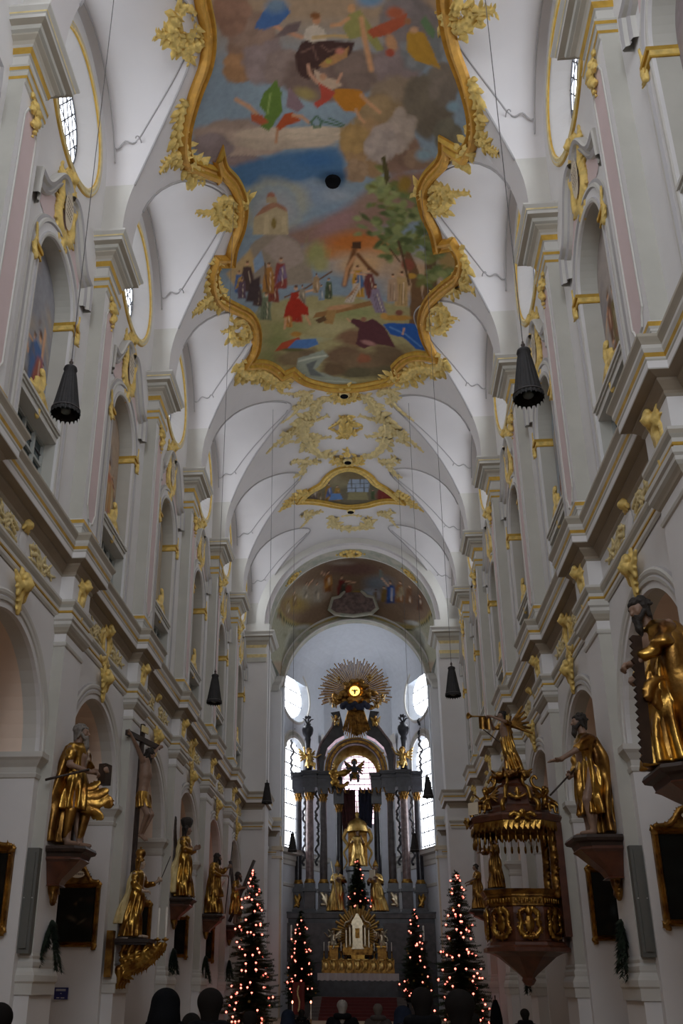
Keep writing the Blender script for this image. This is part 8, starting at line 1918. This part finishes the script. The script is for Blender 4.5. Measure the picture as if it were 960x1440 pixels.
# people seen from behind
def person(label, x, y, h, rz, coat='black_cloth', hair='hair_black', hood=False, wide=1.0, bun=False, dy=0, legc='black_cloth', scarf=None, turn=0.0):
    e = empty('person', (x, y, 0), rz, label, 'person'); s = h/1.74; e.scale = (s,)*3
    P, q = head_parts((0, .0, 1.62), (math.sin(turn), 1, 0), .05)
    P = [p for p in P]
    for sd in (-1, 1):
        P += hand_parts((sd*.29, .10, .86), (0, .3, -1), (sd, 0, 0), 1.0, .5, -sd)+[('c', (sd*.2, 0, 1.38), (sd*.28, -.02, 1.1), .055, .045), ('c', (sd*.28, -.02, 1.1), (sd*.29, .09, .88), .042, .03),
              ('c', (sd*.09, 0, .9), (sd*.10, .02, .48), .085, .06), ('c', (sd*.10, .02, .48), (sd*.10, -.02, .1), .055, .04), ('c', (sd*.1, -.03, .07), (sd*.11, .14, .04), .045, .035)]
    P += [('c', (0, 0, 1.42), (0, 0, .95), .13, .13)]
    link(blob('body', P, .016, 'skin', .02), 'body', e)
    T = [(.62, 0, 0, .21*wide, .16), (.9, 0, 0, .215*wide, .165), (1.1, 0, 0, .19*wide, .15), (1.32, 0, 0, .22*wide, .14), (1.42, 0, 0, .19*wide, .12), (1.48, 0, 0, .11, .09), (1.5, 0, 0, .08, .08)]
    arms = [('c', (sd*.2*wide, 0, 1.38), (sd*.30*wide, -.02, 1.1), .085, .075) for sd in (-1, 1)]+[('c', (sd*.30*wide, -.02, 1.1), (sd*.30*wide, .09, .90), .072, .06) for sd in (-1, 1)]
    link(sdf_mesh('coat', robe_field(T, .008, 5, 1.0, arms=arms), (-.5*wide, -.3, .58), (.5*wide, .3, 1.54), .018, coat), 'coat', e)
    link(blob('trousers', [('c', (sd*.1, 0, .85), (sd*.1, .02, .48), .105, .08) for sd in (-1, 1)]+[('c', (sd*.1, .02, .48), (sd*.1, -.02, .12), .078, .068) for sd in (-1, 1)], .018, legc, .02), 'trousers', e)
    link(blob('shoe', [('c', (sd*.1, -.04, .06), (sd*.11, .17, .045), .055, .045) for sd in (-1, 1)], .016, 'dark_wood', .01), 'shoes', e)
    H = hair_parts(q, 1.12, .26, 0, False)
    if bun: H += [('e', q(-.14, 0, .08), (.06, .06, .06))]
    if hood: H = [('c', q(-.02, 0, .05), q(-.05, 0, -.10), .13, .14), ('c', q(-.05, 0, -.10), q(-.04, 0, -.22), .14, .17)]
    link(blob('hood' if hood else 'hair', H, .014, coat if hood else hair, .03), 'hood' if hood else 'hair', e)
    w = MB(); w.tube([(.125*math.cos(2*PI*i/16), .115*math.sin(2*PI*i/16)-.01, 1.475) for i in range(17)], .062, coat, 8); w.build('collar', e, smooth=True)
    if scarf: w = MB(); w.tube([(.11*math.cos(2*PI*i/16), .09*math.sin(2*PI*i/16), 1.49) for i in range(17)], .05, scarf, 8); w.build('scarf', e, smooth=True)
    return e
def ppl(px_, py_top, dist, label, **k):
    p = onY(dist, px_, py_top); return person(label, float(p[0]), dist, float(p[2]), k.pop('rz', 0.0), **k)
ppl(234, 1399, 8.4, 'person in a dark hood and coat, leftmost large head in the front row', hood=True, wide=1.25)
ppl(296, 1397, 8.0, 'person with full dark hair in a black coat, second large head from the left', bun=False, rz=.15, wide=1.2)
ppl(270, 1430, 9.5, 'person mostly hidden between the two large dark heads', coat='dark_brown_cloth')
ppl(2, 1418, 7.0, 'person in a dark coat cut by the left picture edge')
ppl(481, 1409, 17.5, 'person with grey-white hair in a black coat below the altar', hair='hair_grey', wide=1.15)
ppl(424, 1421, 24.0, 'person with short dark hair standing between the two thin candles')
ppl(531, 1414, 19.0, 'person with brown-grey hair in a faded coat right of the grey-haired person', hair='hair_brown', coat='dark_brown_cloth', wide=1.1)
ppl(592, 1395, 9.6, 'tall person with long dark hair below the right altar tree', wide=1.1)
ppl(566, 1420, 12.5, 'person in a puffy dark hood left of the tall person', hood=True, coat='dark_blue_cloth')
ppl(645, 1400, 7.2, 'person with a broad dark head below the right Christmas tree', wide=1.05, coat='black_cloth')
ppl(664, 1428, 13.0, 'person in a dark coat with pale scarf behind the broad dark head', scarf='cream', coat='dark_blue_cloth')
ppl(737, 1421, 19.0, 'person with a small dark head standing alone under the pulpit')
ppl(405, 1424, 15.0, 'person in a blue-black jacket below the left Christmas tree', coat='dark_blue_cloth', hood=True)
ppl(352, 1426, 12.0, 'person in a black coat at the foot of the left Christmas tree')
pt = onY(30.0, 696, 1406); t = empty('rolled_banner', (float(pt[0]), 30.0, 0), 0, 'slim dark furled banner standing near the right piers', 'banner')
w = MB(); w.tube([(0, 0, 0), (0, 0, float(pt[2])+.12)], .02, 'dark_wood', 7); w.lathe([(.22, 0), (.2, .04), (.03, .08)], (0, 0, 0), 'dark_wood', 12); w.build('pole', t); w = MB(); w.lathe([(.19, .3), (.17, .9), (.12, 1.2), (.05, float(pt[2]))], (0, 0, 0), 'black_cloth', 16, rfun=lambda a, j: 1+.12*math.sin(5*a)); w.build('furled_cloth', t, smooth=True)
# ---- view
SC.view_settings.view_transform = 'Standard'
SC.view_settings.look = 'None'
SC.view_settings.exposure = EXPO
SC.view_settings.gamma = 1
SC.view_settings.use_curve_mapping = False
wd = bpy.data.worlds.new('world'); SC.world = wd; wd.use_nodes = True
wd.node_tree.nodes['Background'].inputs['Color'].default_value = (.8, .88, 1, 1)
wd.node_tree.nodes['Background'].inputs['Strength'].default_value = .5
SC.cycles.max_bounces = 8; SC.cycles.diffuse_bounces = 5; SC.cycles.glossy_bounces = 3
SC.cycles.use_denoising = True
